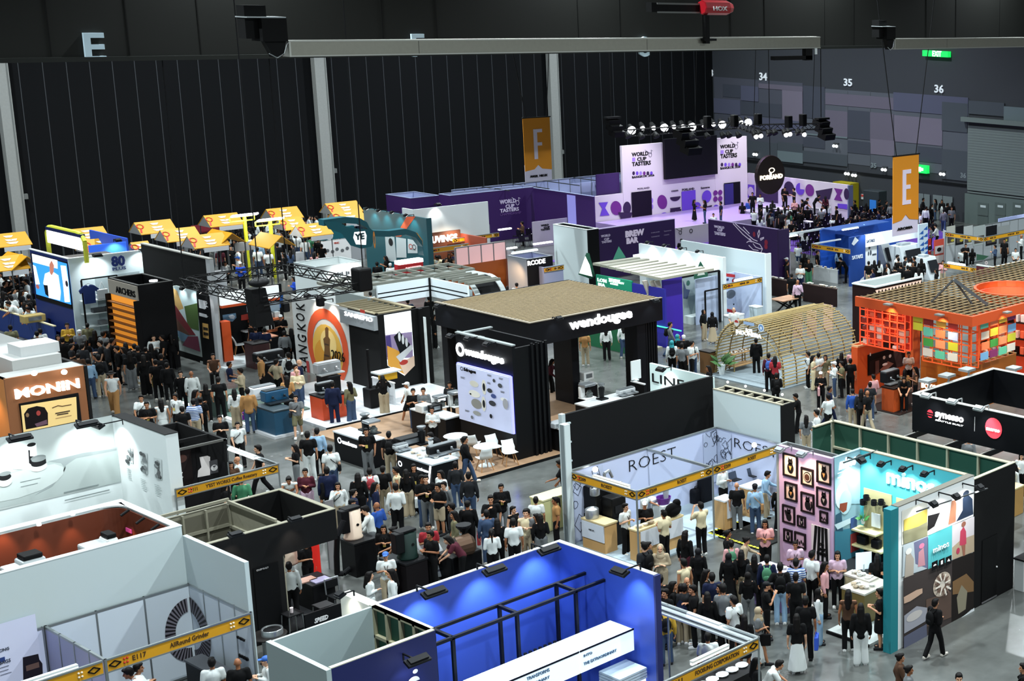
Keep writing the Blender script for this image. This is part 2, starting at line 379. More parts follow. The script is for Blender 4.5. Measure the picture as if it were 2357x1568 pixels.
def bracket(parent,a,b,s=1.):
 m=MB();m.use(M('08090a',.6)).box(a.x-1.15*s,a.x-.55*s,YM+.1,YM+.5,a.z+.05,a.z+.95*s);m.box(a.x-.8*s,a.x-.1*s,YM-.1,YM+.5,a.z-.02,a.z+.62*s)
 m.use(M('b9c0c2',.4,.6)).box(a.x-1.2*s,a.x-.12*s,YM-.12,YM+.5,a.z+.62*s,a.z+.65*s)
 m.use(M('0c0d0e',.6)).prism([(a.x-.72*s,YM,a.z),(a.x-.1*s,YM,a.z),(a.x-.2*s,YM,b.z+.05),(a.x-.5*s,YM,b.z+.0)],(0,.2,0))
 m.use(M('b9c0c2',.4,.6)).tube([(a.x-.62*s,YM-.02,b.z+.1),(a.x-.4*s,YM-.02,b.z-.02),(a.x-.2*s,YM-.02,b.z+.1),(a.x-.1*s,YM-.02,a.z-.1),(a.x,YM-.02,a.z-.02)],.025)
 m.build('motor_bracket',None,parent)
bracket(t1,a1,b1);bracket(t2,a2,b2,.8)
m=MB();m.use(M('0a0b0c',.5)).box(fm.w(1500,20).x,fm.w(1612,20).x,YM,YM+.3,fm.w(1512,28).z,fm.w(1512,6).z)
m.use(M('7d7f7c',.5,.5)).box(fm.w(1512,20).x,fm.w(1612,20).x,YM-.02,YM,fm.w(1512,10).z,fm.w(1512,6).z);m.use(M('7d7f7c',.5,.5)).box(fm.w(1512,20).x,fm.w(1612,20).x,YM-.02,YM,fm.w(1512,30).z,fm.w(1512,26).z)
o=m.build('hoist_rail');tag(o,'black hoist rail with silver edges at the top of the picture','rail')
t=thing('electric_hoist','red electric chain hoist hanging above the long silver beam','hoist',fm.w(1640,20))
m=MB();ca=fm.w(1610,17);cb=fm.w(1677,17);r=(fm.w(1640,0)-fm.w(1640,34)).length/2
m.lathe((ca.x,YM-.1,ca.z),[(r*.9,0),(r,.04),(r,(cb.x-ca.x)*.85),(r*.7,cb.x-ca.x)],8,(1,0,0));m.build('motor_housing',M('a81320',.35),t)
m=MB();p=fm.w(1620,35);q=fm.w(1620,100);m.use(M('0a0b0c',.5)).box(p.x-.12,p.x+.08,YM-.2,YM-.04,q.z,p.z).box(p.x-.2,p.x+.4,YM-.22,YM-.04,q.z+.1,q.z+.18);m.build('load_hook',None,t)
text(t,Face('A',YM-r-.1),'HOX',1642,24,1674,14,M('e5e5e5',.5),.02,.01)
m=MB();m.use(M('0a0b0c',.6)).box(fm.w(1782,130).x,fm.w(1870,130).x,YM,YM+.2,fm.w(1782,139).z,fm.w(1782,130).z).box(fm.w(1855,120).x,fm.w(1870,120).x,YM,YM+.2,fm.w(1860,139).z,b1.z)
m.use(M('d5dcdc',.5)).box(fm.w(1874,120).x,fm.w(1879,120).x,YM-.05,YM,fm.w(1874,125).z,b1.z);m.build('counterweight_arm',None,t1)
for X in(1477,):pass
# hanging banners
def banner(letter,x0,y0,x1,y1,dep,label,yl,foot_t,wires):
 y=beam_y((x0+x1)/2,(y0+y1)/2,dep);f=Face('A',y);a=f.w(x0,y0);e=slide(a,'x',x1);zb=f.w(x0,y1).z;W=e.x-a.x;zl=f.w(x0,yl).z
 t=thing('hanging_banner',label,'banner',(a.x,y,zb));m=MB()
 m.use(M('d98b12',.6)).prism([(a.x,y,zl),(a.x+W*.35,y,zl+.05*W),(a.x+W*.5,y,zl+.18*W),(a.x+W*.65,y,zl+.05*W),(e.x,y,zl),(e.x,y,a.z),(a.x,y,a.z)],(0,.03,0));m.build('orange_cloth',None,t)
 m=MB();m.box(a.x,e.x,y+.03,y+.05,zb,zl+.2*W);m.build('white_hem',M('d7d3ea',.6),t)
 m=MB();m.bar((a.x-.05,y,a.z),(e.x+.05,y,a.z),.06);m.build('top_rod',DKG,t)
 m=MB()
 for k,(tx,ty)in enumerate(wires):s=(a.x+W*(.12 if k==0 else .88));w=f.w(tx,ty);m.bar((s,y,a.z),(w.x,y,w.z),.03);m.bar((w.x,y,w.z),(w.x+(w.x-s)*max(0,22-w.z)/max(w.z-a.z,1),y,22.05),.03)
 m.build('hanging_wire',M('1b1c1e',.5),t)
 H_=a.z-zl;m=MB();lx=a.x+W*.36;w_=W*.13;z0=zl+H_*(.22 if letter=='F' else .26);z1=zl+H_*.78;m.use(M('e2d9ee',.6)).box(lx,lx+w_,y-.03,y,z0,z1).box(lx+w_,lx+W*.32,y-.03,y,z1-H_*.06,z1).box(lx+w_,lx+W*.3,y-.03,y,(z0+z1)/2-H_*.03,(z0+z1)/2+H_*.03)
 if letter=='E':m.box(lx+w_,lx+W*.32,y-.03,y,z0,z0+H_*.06)
 m.build('lettering',None,t)
 n=len(foot_t)
 for k,s in enumerate(foot_t):
  mb=MB();w0=W*.7/n*.85;put_text(mb,s,Vector((a.x+W*.17+k*W*.7/n,y-.01,zb+(zl-zb)*.4)),Vector((1,0,0)),Vector((0,0,1)),Vector((0,-1,0)),w0,(zl-zb)*.22,.01);mb.build('sponsor_name',INK,t,fixn=False)
banner('F',1203,272,1265,421,82,'hanging orange banner with white letter F before the dark wall',396,('ANGEL','NILUX'),((1186,150),(1262,150)))
banner('E',2056,360,2115,545,66,'hanging orange banner with white letter E before the grey side wall',515,('AROMA',),((2035,130),(2130,170)))
# ================================================================ booth helpers
ZT={'a':(0,800,3.92),'b':(500,760,3.92),'c':(1000,700,3.92),'d':(1550,640,2.921),'e':(0,1140,3.664),'f':(600,1100,3.35),'g':(1200,1000,3.647),
      'h':(1480,1100,2.6877),'i':(0,440,3.92),'j':(500,440,3.92),'k':(1000,440,3.92),'l':(1500,440,5.124),'m':(1880,440,4.941),'n':(1557,0,2.946),'o':(780,0,2.946),'p':(0,0,1)}
def P(k,X,Y):a,b,s=ZT[k];return(a+X/s,b+Y/s)
ZS=2.43
def booth(label,x,y,name='exhibition_booth',cat='booth',group=None):return thing(name,label,cat,(x,y,0),group)
def wallbox(t,mat,x0,x1,y0,y1,z0,z1,name='wall',top=None):
 m=MB();m.use(mat).box(x0,x1,y0,y1,z0,z1)
 if top:m.use(top).box(x0-.01,x1+.01,y0-.01,y1+.01,z1,z1+.02)
 return m.build(name,None,t)
def panels(t,side,x0,x1,y0,y1,z,mat=WALLP,name='wall_panel',mod=1.0):
 m=MB();A=side in('back','front');c={'back':y1,'front':y0,'right':x1,'left':x0}[side];n=max(1,round(((x1-x0)if A else(y1-y0))/mod))
 m.use(mat)
 if A:m.box(x0,x1,c-.02,c+.02,.06,z-.04)
 else:m.box(c-.02,c+.02,y0,y1,.06,z-.04)
 m.use(ALU)
 for i in range(n+1):
  if A:q=x0+(x1-x0)*i/n;m.box(q-.02,q+.02,c-.028,c+.028,0,z)
  else:q=y0+(y1-y0)*i/n;m.box(c-.028,c+.028,q-.02,q+.02,0,z)
 for zz in(.05,z-.03):
  if A:m.box(x0,x1,c-.026,c+.026,zz-.03,zz+.03)
  else:m.box(c-.026,c+.026,y0,y1,zz-.03,zz+.03)
 return m.build(name,None,t)
def post(t,x,y,z,w=.05,mat=None,z0=0):return MB().bar((x,y,z0),(x,y,z),w,None,8).build('post',mat or ALU,t)
def fascia(t,ax,c,u0,u1,z,texts=(),h=.27,ends=True,mat=None):
 """yellow name board of a shell booth; texts = (string, share of width where it starts, share where it ends)"""
 m=MB();u0,u1=sorted((u0,u1))
 def bb(a,b,z0,z1,t0,t1):
  if ax=='A':m.box(a,b,c+t0,c+t1,z0,z1)
  else:m.box(c+t0,c+t1,a,b,z0,z1)
 m.use(mat or YEL);bb(u0,u1,z-h+.03,z-.03,-.01,.01);m.use(ALU);bb(u0,u1,z-.04,z,-.03,.03);bb(u0,u1,z-h,z-h+.03,-.03,.03)
 o=m.build('fascia',None,t);L=u1-u0;U=Vector((1,0,0))if ax=='A' else Vector((0,-1,0));N=Vector((0,-1,0))if ax=='A' else Vector((-1,0,0))
 S=Vector((u0,c,0))if ax=='A' else Vector((c,u1,0));V=Vector((0,0,1))
 if ends:
  m=MB()
  for s in(0,1):
   k=S+U*(.18 if s==0 else L-.18)+N*.02+V*(z-h/2)
   m.use(INK)
   for a,b in(((-.12,0),(0,.07)),((0,.07),(.12,0)),((.12,0),(0,-.07)),((0,-.07),(-.12,0))):m.bar(k+U*a[0]+V*a[1],k+U*b[0]+V*b[1],.022)
   k=k+U*(.22 if s==0 else-.27);m.use(M('c8321e',.6)if s==0 else M('f4e9cf',.6))
   for a in(-.045,.045):
    for b in(-.045,.045):m.obox(k+U*a+V*b,U+V,V-U,N,.035,.035,.01)if 0 else m.ball(k+U*a*.7+V*b,.026,(1,1,1),6,4)
  m.build('ornament',None,o)
 for s,a,b in texts:
  mb=MB();put_text(mb,s,S+U*L*a+N*.018+V*(z-h*.68),U,V,N,L*(b-a),h*.36,.01,.004);mb.build('lettering',M('5a2a08',.6)if 0 else M('3a2410',.6),o,fixn=False)
 return o
def tube_light(t,p,q,w=.09,e=7):
 p=Vector(p);q=Vector(q);o=MB().bar(p+Vector((0,0,.05)),q+Vector((0,0,.05)),.1,.05).build('light_housing',WHT,t)
 MB().bar(p,q,w,.05).build('light_tube',M('f4fbff',.5,0,e),o);return o
def decals(t,f,name,items,off=.01):
 """flat printed shapes; item = (colour, kind, *numbers) in picture pixels; later items lie in front"""
 m=MB()
 for i,it in enumerate(items):
  mt=it[0]if not isinstance(it[0],str)else M(it[0],.65);m.use(mt);k=it[1];o=off+i*.0022
  if k=='r':rect(m,f,*it[2:6],off=o,th=.002)
  elif k=='p':decal(m,f,it[2],o,.002)
  elif k=='e':ell(m,f,*it[2:6],off=o,th=.002,rot=it[6]if len(it)>6 else 0)
  elif k=='h':ell(m,f,*it[2:6],off=o,th=.002,a0=it[6],a1=it[7])
  elif k=='g':ring(m,f,*it[2:7],off=o,th=.002)
  elif k=='l':line(m,f,it[2],it[3],o,.002)
  elif k=='t':text(None,f,*it[2:7],None,it[7]if len(it)>7 else .0,o,th=.002,mb=m)
 return m.build(name,None,t)
def fakelines(f,x0,y0,x1,y1,n,col,w=.03):  # rows of illegible small print
 out=[]
 for i in range(n):
  k=(i+.5)/n;out.append((col,'l',[(x0,y0+(y1-y0)*k),(x0+(x1-x0)*(1 if i%3 else .7),y0+(y1-y0)*k)],w))
 return out
def small_print(m,f,a,b,n,w=.02,th=.002,off=.02):
 """thin text-like strokes along u between two picture points"""
 p=f.w(*a);q=f.w(*b);d=(q-p);L=d.dot(f.u());h=abs(d.dot(f.v()))
 for i in range(n):
  z=f.v()*(-h*(i+.5)/n);e=rnd.uniform(.6,1);m.obox(p+f.u()*(L*e/2)+z+f.n()*(off+th),f.u(),f.v(),f.n(),L*e,w,th)
# ================================================================ bottom left: shell booths E117
x0,x1,y0,y1=foot(P('e',885,1385),ZS,577,104)
t=booth('white shell booth with the yellow E117 name board and a burr ring on its walls',x0,y0)
panels(t,'back',x0,x1,y0,y1,ZS,M('cfdae2',.6));panels(t,'right',x0,x1,y0,y1,ZS,M('cfdae2',.6),mod=.75)
panels(t,'left',x0,x1,y0,y1,ZS,M('b5b9e6',.6),mod=.75)
for a,b in((x0,y0),(x1,y0),(x0,y1),(x1,y1)):post(t,a,b,ZS,.07)
fascia(t,'A',y0,x0,x1,ZS,(('E117',.17,.26),('AllRound Grinder',.42,.69)),.33)
fA,fB=Face('A',y1-.03),Face('B',x1-.03)
m=MB()
for i in range(44):
 m.use(M('2b292d' if i%2 else '77737c',.5));a=90+180*i/44;cxp,cyp=437,1449
 ring(m,fA,cxp,cyp,57,74,.42,.005,.004,1,a,a+180/44)
for i in range(44):
 m.use(M('2b292d' if i%2 else '6b6770',.5));a=-90+180*i/44;ring(m,fB,438,1449,44,74,.42,.005,.004,1,a,a+180/44)
m.build('printed_burr_ring',None,t)
text(t,fB,'EVERY',*P('e',2005,1205),*P('e',2072,1185),INK,.01);text(t,fB,'ROUND',*P('e',2022,1363),*P('e',2100,1335),INK,.01)
xq,yq=x0,y0
t=booth('white shell booth with a coffee bag poster at the lower left corner',x0-3,y0)
panels(t,'back',x0-3,x0-.06,y0,y1,ZS,M('cfd6ee',.6));fascia(t,'A',y0,x0-3,x0-.06,ZS,(),.33)
fA=Face('A',y1-.03)
decals(t,fA,'poster',[('d5daf2','r',-30,1445,100,1568),('2a2430','p',[P('e',190,1368),P('e',320,1338),P('e',330,1385),P('e',355,1420),P('e',362,1560),P('e',195,1600)]),('6a5048','r',*P('e',215,1440),*P('e',330,1450)),('223a78','r',*P('e',-20,1378),*P('e',42,1400))])
text(t,fA,'CING',*P('e',-10,1325),*P('e',75,1300),M('3a4152',.6));text(t,fA,'BAGS',*P('e',-5,1430),*P('e',88,1400),M('3a4152',.6))
m=MB();m.use(M('3a4152',.6));small_print(m,fA,P('e',-10,1445),P('e',110,1500),3,.012);m.build('small_print',None,t)
tube_light(t,(x0-2.6,y0+.1,ZS-.02),(x0-.5,y0+.1,ZS-.02))
# ================================================================ left: tall white booth with a brown inside
fF=Face('A',y1+.06);zW=fF.w(417,1211).z;xw=fF.w(417.5,1211).x;yw0=y1+.06;yw1=slide((xw,yw0,zW),'y',300).y+.25
t=booth('tall white booth with a brown lined room open at the top',xw-8,yw0)
wallbox(t,WHG,xw-9,xw,yw0,yw0+.14,0,zW,'front_wall',WHT);wallbox(t,WHG,xw-.16,xw,yw0+.14,yw1,0,zW,'side_wall',WHT)
wallbox(t,WHG,xw-9,xw,yw1,yw1+.25,0,zW,'back_wall',WHT)
m=MB();BRN=M('6a3019',.55);m.use(BRN);pts=[(xw-9,yw1-.01)]+[(xw-.17-.45+.45*math.sin(a),yw1-.46+.45*math.cos(a))for a in[i*math.pi/16 for i in range(9)]]+[(xw-.17,yw0+.15)]
for(ax_,ay_),(bx_,by_)in zip(pts,pts[1:]):m.prism([(ax_,ay_,.05),(bx_,by_,.05),(bx_,by_,zW-.05),(ax_,ay_,zW-.05)],(-.02,-.02,0))
m.use(WHT).prism([(p[0],p[1],zW-.02)for p in pts[1:10]]+[(xw-.1,yw1+.02,zW-.02)],(0,0,.04));m.build('brown_lining',None,t)
m=MB();m.use(WHG).box(xw,xw+.1,yw0-y1+y0-.0,yw0,0,zW-.25);m.build('side_wall',None,t)
fbk=Face('A',yw1-.02);fsd=Face('B',xw-.18)
for X,Y in((290,238),(575,150)):
 p=fbk.w(*P('e',X,Y));MB().lathe(p+Vector((0,-.25,.0)),[(.05,0),(.05,.1)],8).build('spotlight',M('e8e8e8',.4,0,4),t);spot(t,p+Vector((0,-.3,0)),p+Vector((0,.1,-1.4)),60,(1,.62,.38),50)
for X,Y in((1105,120),(1235,185),(1360,240)):
 p=fsd.w(*P('e',X,Y));MB().bar(p+Vector((-.05,0,0)),p+Vector((-.25,0,-.1)),.07,None,8).build('spotlight',INK,t);spot(t,p+Vector((-.3,0,-.1)),p+Vector((0,0,-1.6)),60,(1,.6,.36),50)
p=fbk.w(*P('e',15,315));spot(t,p+Vector((0,-.3,.3)),p+Vector((0,.1,-1.)),60,(1,.62,.38),50)
m=MB();m.use(M('a03a70',.5,0,.6));rect(m,fsd,*P('e',1072,270),*P('e',1122,322),.02);m.build('small_screen',None,t)
# machines inside
zc=3.05
def onplane(px,py,z=0.):return G(px,py,z)
c=onplane(*P('e',700,420),2.6)
tt=thing('display_cabinet','black cabinet of roasting gear inside the tall white booth','cabinet',(c.x,c.y,0))
bx('cabinet_body',M('101214',.5),tt,xw-6.2,xw-2.2,yw0+.5,yw0+1.2,0,2.9,.03);bx('counter_top',M('23272a',.4),tt,xw-6.3,xw-2.1,yw0+.45,yw0+1.25,2.9,2.95)
def machine_at(name,label,cat,x,y,z0,items,group=None):
 tt=thing(name,label,cat,(x,y,z0),group)
 for nm,mt,fn in items:m=MB();fn(m,x,y,z0);m.build(nm,mt,tt)
 return tt
for i,(px_,w,h,col,lab)in enumerate(((100,.55,.75,'cfd4d4','white grinder box inside the tall white booth, left one'),(225,.5,.85,'b9c0c2','grey steel drum machine between white box and black roaster'),(470,1.1,.5,'e0e3e2','low white-topped black espresso machine inside the white booth'),(800,.6,.8,'b5bcbd','grey steel grinder box inside the white booth, by the small screen'),(925,.26,.85,'e3e6e4','slim white thermos grinder with a black lid inside the white booth'))):
 x=fF.w(P('e',px_,0)[0],1260).x+.35;y=yw0+.85
 tt=thing('coffee_machine',lab,'machine',(x,y,2.95));bx('body',M(col,.4),tt,x-w/2,x+w/2,y-.2,y+.25,2.95,2.95+h,.05)
 if i in(1,4):bx('lid',INK,tt,x-w*.4,x+w*.4,y-.18,y+.2,2.95+h,2.95+h+.12,.03)
 if i==3:MB().lathe((x+.1,y-.3,2.95),[(.12,0),(.14,.2),(.07,.35)],12).build('steel_jug',M('c9cccc',.25,.9),tt)
 if i==2:bx('front_panel',INK,tt,x-w/2,x+w/2,y-.24,y-.2,2.97,3.3)
# ================================================================ left: grinder poster booth
x0,x1,y0,y1=foot((380,1002),4.,None,262)
t=booth('white booth with a huge grey grinder picture on its long wall',x0-6,y0)
wallbox(t,WHT,x0-9,x0,y1,y1+.12,0,4,'back_wall',BLK);wallbox(t,WHT,x0,x0+.35,y0,y1+.12,0,4,'side_wall',BLK)
fA,fB=Face('A',y1),Face('B',x0)
p0=fA.w(277,1109);q0=fA.w(262,962)
decals(t,fA,'printed_picture',[('b4bdbb','r',-40,1015,274,1110),('a7b2b0','p',[(-10,1172),(278,1109),(270,1028),(200,1040),(120,1060),(0,1095)]),
  ('8f9999','p',[(110,1062),(190,1043),(268,1032),(268,1037),(175,1055),(150,1072),(148,1085),(120,1120),(80,1140),(140,1095),(150,1080),(140,1066)]),
  ('bcc6c4','p',[(-10,1157),(40,1147),(95,1128),(130,1108),(146,1090),(145,1075),(125,1068),(60,1080),(-10,1100)]),
  ('e9eeec','p',[(29,1080),(33,1035),(60,1030),(62,1022),(83,1021),(84,1050),(105,1055),(108,1072),(90,1084),(70,1082)]),('1c1c1e','e',71.5,1023.5,10.5,4.5),('1a1a1c','p',[(64,1036),(68,1036),(68,1050),(104,1052),(106,1066),(75,1072),(66,1066)]),('6f7676','e',87,1053.5,18,6),('eef2f0','e',88,1076,19,9),('222224','e',88,1066,18,8),('7d8484','e',88,1057,17,5.5),
  ('e9eeec','e',10,1108,17,12),('222224','e',10,1098,15,8),('7d8484','e',10,1090,14,5)])
m=MB();m.use(M('7f8a8a',.6));small_print(m,fA,(145,1125),(275,1131),2,.03);small_print(m,fA,(45,1105),(110,1112),2,.02);m.build('small_print',None,t)
for i,(X,Y,X2,Y2)in enumerate(((1140,885,1205,1050),(1265,935,1335,1145),(1390,990,1465,1195))):
 a=P('a',X,Y);b=P('a',X2,Y2);it=[('cdd6d6','p',[a,(b[0]-1,a[1]+5),b,(a[0]+2,b[1]-8)])]
 r2=random.Random(i)
 for k in range(11):
  u,v=r2.random(),r2.random();it.append((r2.choice(('3a3f40','787f80','55595a','989f9f')),'e',a[0]+(b[0]-a[0])*(.2+.6*u),a[1]+(b[1]-a[1])*(.08+.84*v),3.5,4.5))
 decals(t,fB,'printed_photo',it)
 m=MB();m.use(M('aab6b6',.6));small_print(m,fB,P('a',X+10,Y2+30),P('a',X2,Y2+150),6,.02);m.build('small_print',None,t)
for X,Y,fx in((690,690,fA),(85,815,fA),(1110,690,fB)):
 px_,py_=P('a',X,Y);flood(t,fx,px_,py_,130,(.93,1,1),.7,1.2,100,w=.62)
flood(t,fA,-90,1030,130,(.93,1,1),.7,1.2,100,w=.62)
# ================================================================ YEST WORKS shell booth with black posters
x0,x1,y0,y1=foot((640,1067),ZS,645,520);xl=slide((x1,y0,ZS),'x',403).x;x0=xl;x1=G(640,1067,ZS).x
t=booth('shell booth with black poster wall and yellow roastery name board',x0,y0)
ym=y0+(y1-y0)*1.0;fascia(t,'A',y0,x0,x1,ZS,(('E111',.14,.2),('Y\'EST WORKS Coffee Roastery',.28,.78)),.3)
fascia(t,'B',x1,y0,y1,ZS,(),.12,False,ALU);post(t,x1,y0,ZS);post(t,x1,y1,ZS);post(t,x0,y0,ZS)
tube_light(t,(x1-.12,y0+(y1-y0)*.35,ZS-.02),(x1-.12,y0+(y1-y0)*.85,ZS-.02),.13)
fk_=Face('A',y1);xa=fk_.w(393,1040).x;xb=fk_.w(522,1010).x
zt_=fk_.w(520,1012).z;wallbox(t,M('151316',.6),xa,xb,y1,y1+.06,0,zt_,'back_wall',ALU)
decals(t,fk_,'poster',[('241a1a','r',396,1044,446,1115),('0d0d10','r',449,1030,523,1110),('4a2a22','e',418,1056,12,9),('c9c3c0','p',[P('a',1797,990),P('a',1893,972),P('a',1893,1150),P('a',1780,1172),P('a',1785,1110),P('a',1815,1080)]),('3a3a3e','r',*P('a',1885,1025),*P('a',1968,1125)),('d0d0d0','e',*P('a',1930,1085),8,7),('3a3a3e','p',[P('a',1912,1068),P('a',1948,1062),P('a',1930,1085)]),('e8e8e8','t','TZ',*P('a',1590,1185),*P('a',1650,1135),.03)])
# black open frame room behind it
z2=3.1;p=G(520,1010,z2);xA=p.x;yA=p.y;xB=slide(p,'x',398).x;yB_=slide(p,'y',413).y
t=booth('low black open-topped room with cross beams behind the black-postered shell booth',xB,yA)
m=MB();m.use(BLK).box(xB,xA,yB_,yB_+.1,z2-.9,z2).box(xA-.08,xA,yA,yB_,z2-.75,z2).box(xB,xA-.1,yA+.9,yA+.97,z2-.1,z2).box(xB,xB+.1,yA,yB_,0,z2);m.use(M('50504c',.6)).box(xB,xA,yA,yA+.06,z2-.06,z2+.01)
m.build('black_frame',None,t);post(t,xA-.04,yB_,z2,.06,BLK);post(t,xA-.04,yA+.04,z2,.06,BLK)
# ================================================================ black booth with wooden framed room and red column
zb=3.1
p=G(772,1172,zb);X1,Y0=p.x,p.y;Y1=slide(p,'y',652).y;Xm=slide(p,'x',645).x;X0=slide(p,'x',426).x
t=booth('black booth with an open wooden framed room and a red column',X0,Y0)
t_=.12;FR=M('8d8a78',.7,0,0,.15)
Xd=G(520,1158,zb).x
m=MB();m.use(BLK).box(X0,Xm,Y0,Y0+t_,0,zb);m.use(BLK).box(Xm,X1,Y0,Y0+t_,zb-.85,zb);m.use(FR).box(X0,X1,Y0,Y0+t_,zb,zb+.02);m.build('front_wall',None,t)
m=MB();m.use(BLK).box(X1-t_,X1,Y0+t_,Y1,zb-.85,zb).box(Xd+.1,X1,Y1,Y1+t_,zb-.95,zb);m.use(FR).box(X1-t_,X1,Y0+t_,Y1,zb,zb+.02).box(Xd,X1,Y1,Y1+t_,zb,zb+.02);m.build('side_fascia',None,t)
m=MB();m.use(FR).box(X0-.1,Xd+.05,Y1,Y1+.08,0,zb+.02).box(X0-.08,X0,Y0,Y1,0,zb).box(Xd,Xd+.1,Y0+t_,Y1,0,zb+.02)
m.use(M('5f5c4e',.8)).box(X0,Xd,Y1-.01,Y1,0,zb-.1)
m.use(FR)
for k in range(5):m.box(X0+k*(Xd-X0)/4-.05,X0+k*(Xd-X0)/4,Y1-.09,Y1-.01,0,zb)
for zz in(.9,1.8,2.5,3.2):m.box(X0,Xd,Y1-.08,Y1-.015,zz,zz+.08).box(Xd-.06,Xd,Y0+t_,Y1-.09,zz-.05,zz+.03)
m.build('timber_frame',None,t)
fF=Face('A',Y0)
p=fF.w(*P('e',2130,620));q=fF.w(*P('e',2345,620))
m=MB();m.box(p.x,q.x,Y0-.03,Y0,.05,p.z);m.build('staff_door',M('08090b',.45),t)
text(t,fF,'STAFF ONLY',*P('e',2155,640),*P('e',2255,628),M('9a9a9a',.5),.01,.05)
for X,Y,k in((1930,348,'e'),(215,335,'f')):
 a=P(k,X,Y);flood(t,fF,*a,45,(1,.82,.68),.35,1.2,70)
a=P('f',395,390);pc=G(*P('f',435,870));MB().box(pc.x-.11,pc.x+.11,pc.y-.11,pc.y+.11,0,zb-.5).build('red_column',M('d3261c',.45,0,.25),t)
for X,Y,h in((1645,512,0),(1860,612,0),(2080,730,0)):
 pass
fl=MB();fl.box(Xm,X1,Y0+.1,Y1,0,.04);fl.build('dark_carpet',M('232427',.9),t)
# wavy fabric flag beside it
t=thing('fabric_partition','grey fabric partition leaning behind the red column','partition',G(*P('f',545,700)))
a=G(*P('f',530,705));b=G(*P('f',600,715));MB().prism([a,b,(b.x,b.y,2.2),(a.x,a.y,2.1)],(.04,.04,0)).build('fabric',M('8f9092',.8),t);post(t,a.x,a.y,2.15,.04)
# ================================================================ blue booth at the bottom
zu=3.9
p=G(1505,1325,zu);X1,Y0=p.x,p.y;Y1=slide(p,'y',1285).y;X0=slide((X1,Y1,zu),'x',868).x
BLU=M('2a46a8',.5);BLD=M('17215e',.55)
t=booth('royal blue booth with dark tube frame and white lit counters',X0,Y0)
MB().use(BLU).box(X0,X1,Y1,Y1+.1,0,zu).use(M('b8bcc0',.6)).box(X0,X1,Y1,Y1+.1,zu,zu+.015).build('back_wall',None,t)
MB().use(BLU).box(X1,X1+.12,Y0,Y1+.1,0,zu).use(M('b8bcc0',.6)).box(X1,X1+.12,Y0,Y1+.1,zu,zu+.015).build('side_wall',None,t)
MB().use(BLD).box(X1-.02,X1+.14,Y0-.06,Y0-.001,0,zu).build('wall_end',None,t)
fA,fB=Face('A',Y1),Face('B',X1)
for X,Y in((1205,870),(1670,700),(2090,545)):flood(t,fA,*P('f',X,Y),230,(.75,.88,1),.65,1.3,85,w=.55)
flood(t,fB,*P('g',1000,1130),180,(.75,.88,1),.6,1.3,80,w=.5)
# front-left white/blue cube (storage room)
a=G(1000,1452,zu);c0=slide(a,'x',768);d0=slide((a.x,a.y,zu),'y',866)
t2=booth('white wrapped storage cube with green timber inside beside the blue booth',c0.x,a.y)
Yb=d0.y;e0=slide((a.x,Yb,zu),'x',640);XL=c0.x-.05
m=MB();m.use(BLD).box(XL,a.x+.02,a.y,a.y+.1,0,zu);m.use(M('c9c8b4',.6)).box(XL,a.x,a.y,a.y+.1,zu,zu+.02);m.build('front_wall',None,t2)
m=MB();m.use(M('b7c9c9',.5)).box(XL-.1,XL,a.y,Yb+.1,0,zu).box(XL,a.x-.05,Yb,Yb+.06,0,zu);m.build('white_wrap',None,t2)
m=MB();m.use(M('2c5b48',.8)).box(a.x-.02,a.x+.02,a.y+.1,Yb,0,zu);m.use(M('a5a184',.7))
for k in range(5):yy=a.y+.1+(Yb-a.y-.1)*k/4;m.box(a.x-.1,a.x-.02,yy-.04,yy+.04,0,zu)
for zz in(1.5,2.4,3.2,zu-.04):m.box(a.x-.1,a.x-.02,a.y+.1,Yb,zz,zz+.07)
m.use(M('c9c8b4',.6)).box(a.x-.1,a.x+.05,a.y+.1,Yb+.1,zu,zu+.03);m.build('green_timber_wall',None,t2)
fC=Face('A',a.y)
decals(t2,fC,'white_logo',[('f2f4f6','e',*P('f',1190,1492),6,5),('f2f4f6','h',*P('f',1178,1572),14,12,0,180)])
flood(t2,fC,*P('f',1100,1400),25,(.8,.9,1),.5,.9,80,w=.5)
# tube frame
FRM=M('10172e',.45)
zf=3.35;m=MB()
def fr_pt(k,X,Y,z):return G(*P(k,X,Y),z)
A_=fr_pt('f',1480,1235,zf);B_=slide(A_,'y',P('f',1330,0)[0]);C_=fr_pt('f',1975,1045,zf);D_=slide(C_,'y',P('f',1840,0)[0]);E_=slide(A_,'x',1452);F0=slide(B_,'x',1412);L_=slide(A_,'x',800)
for p_,q_ in((L_,E_),(B_,F0),(A_,B_),(C_,D_)):m.bar(p_,q_,.07)
for p_ in(A_,C_,D_,B_,slide(A_,'x',P('g',455,0)[0])):m.bar(p_,(p_.x,p_.y,0),.07)
yy=slide(A_,'x',P('g',455,0)[0]);m.bar(yy,(yy.x,B_.y,zf),.07);m.bar((yy.x,B_.y,zf),(yy.x,B_.y,0),.07)
m.build('tube_frame',FRM,t)
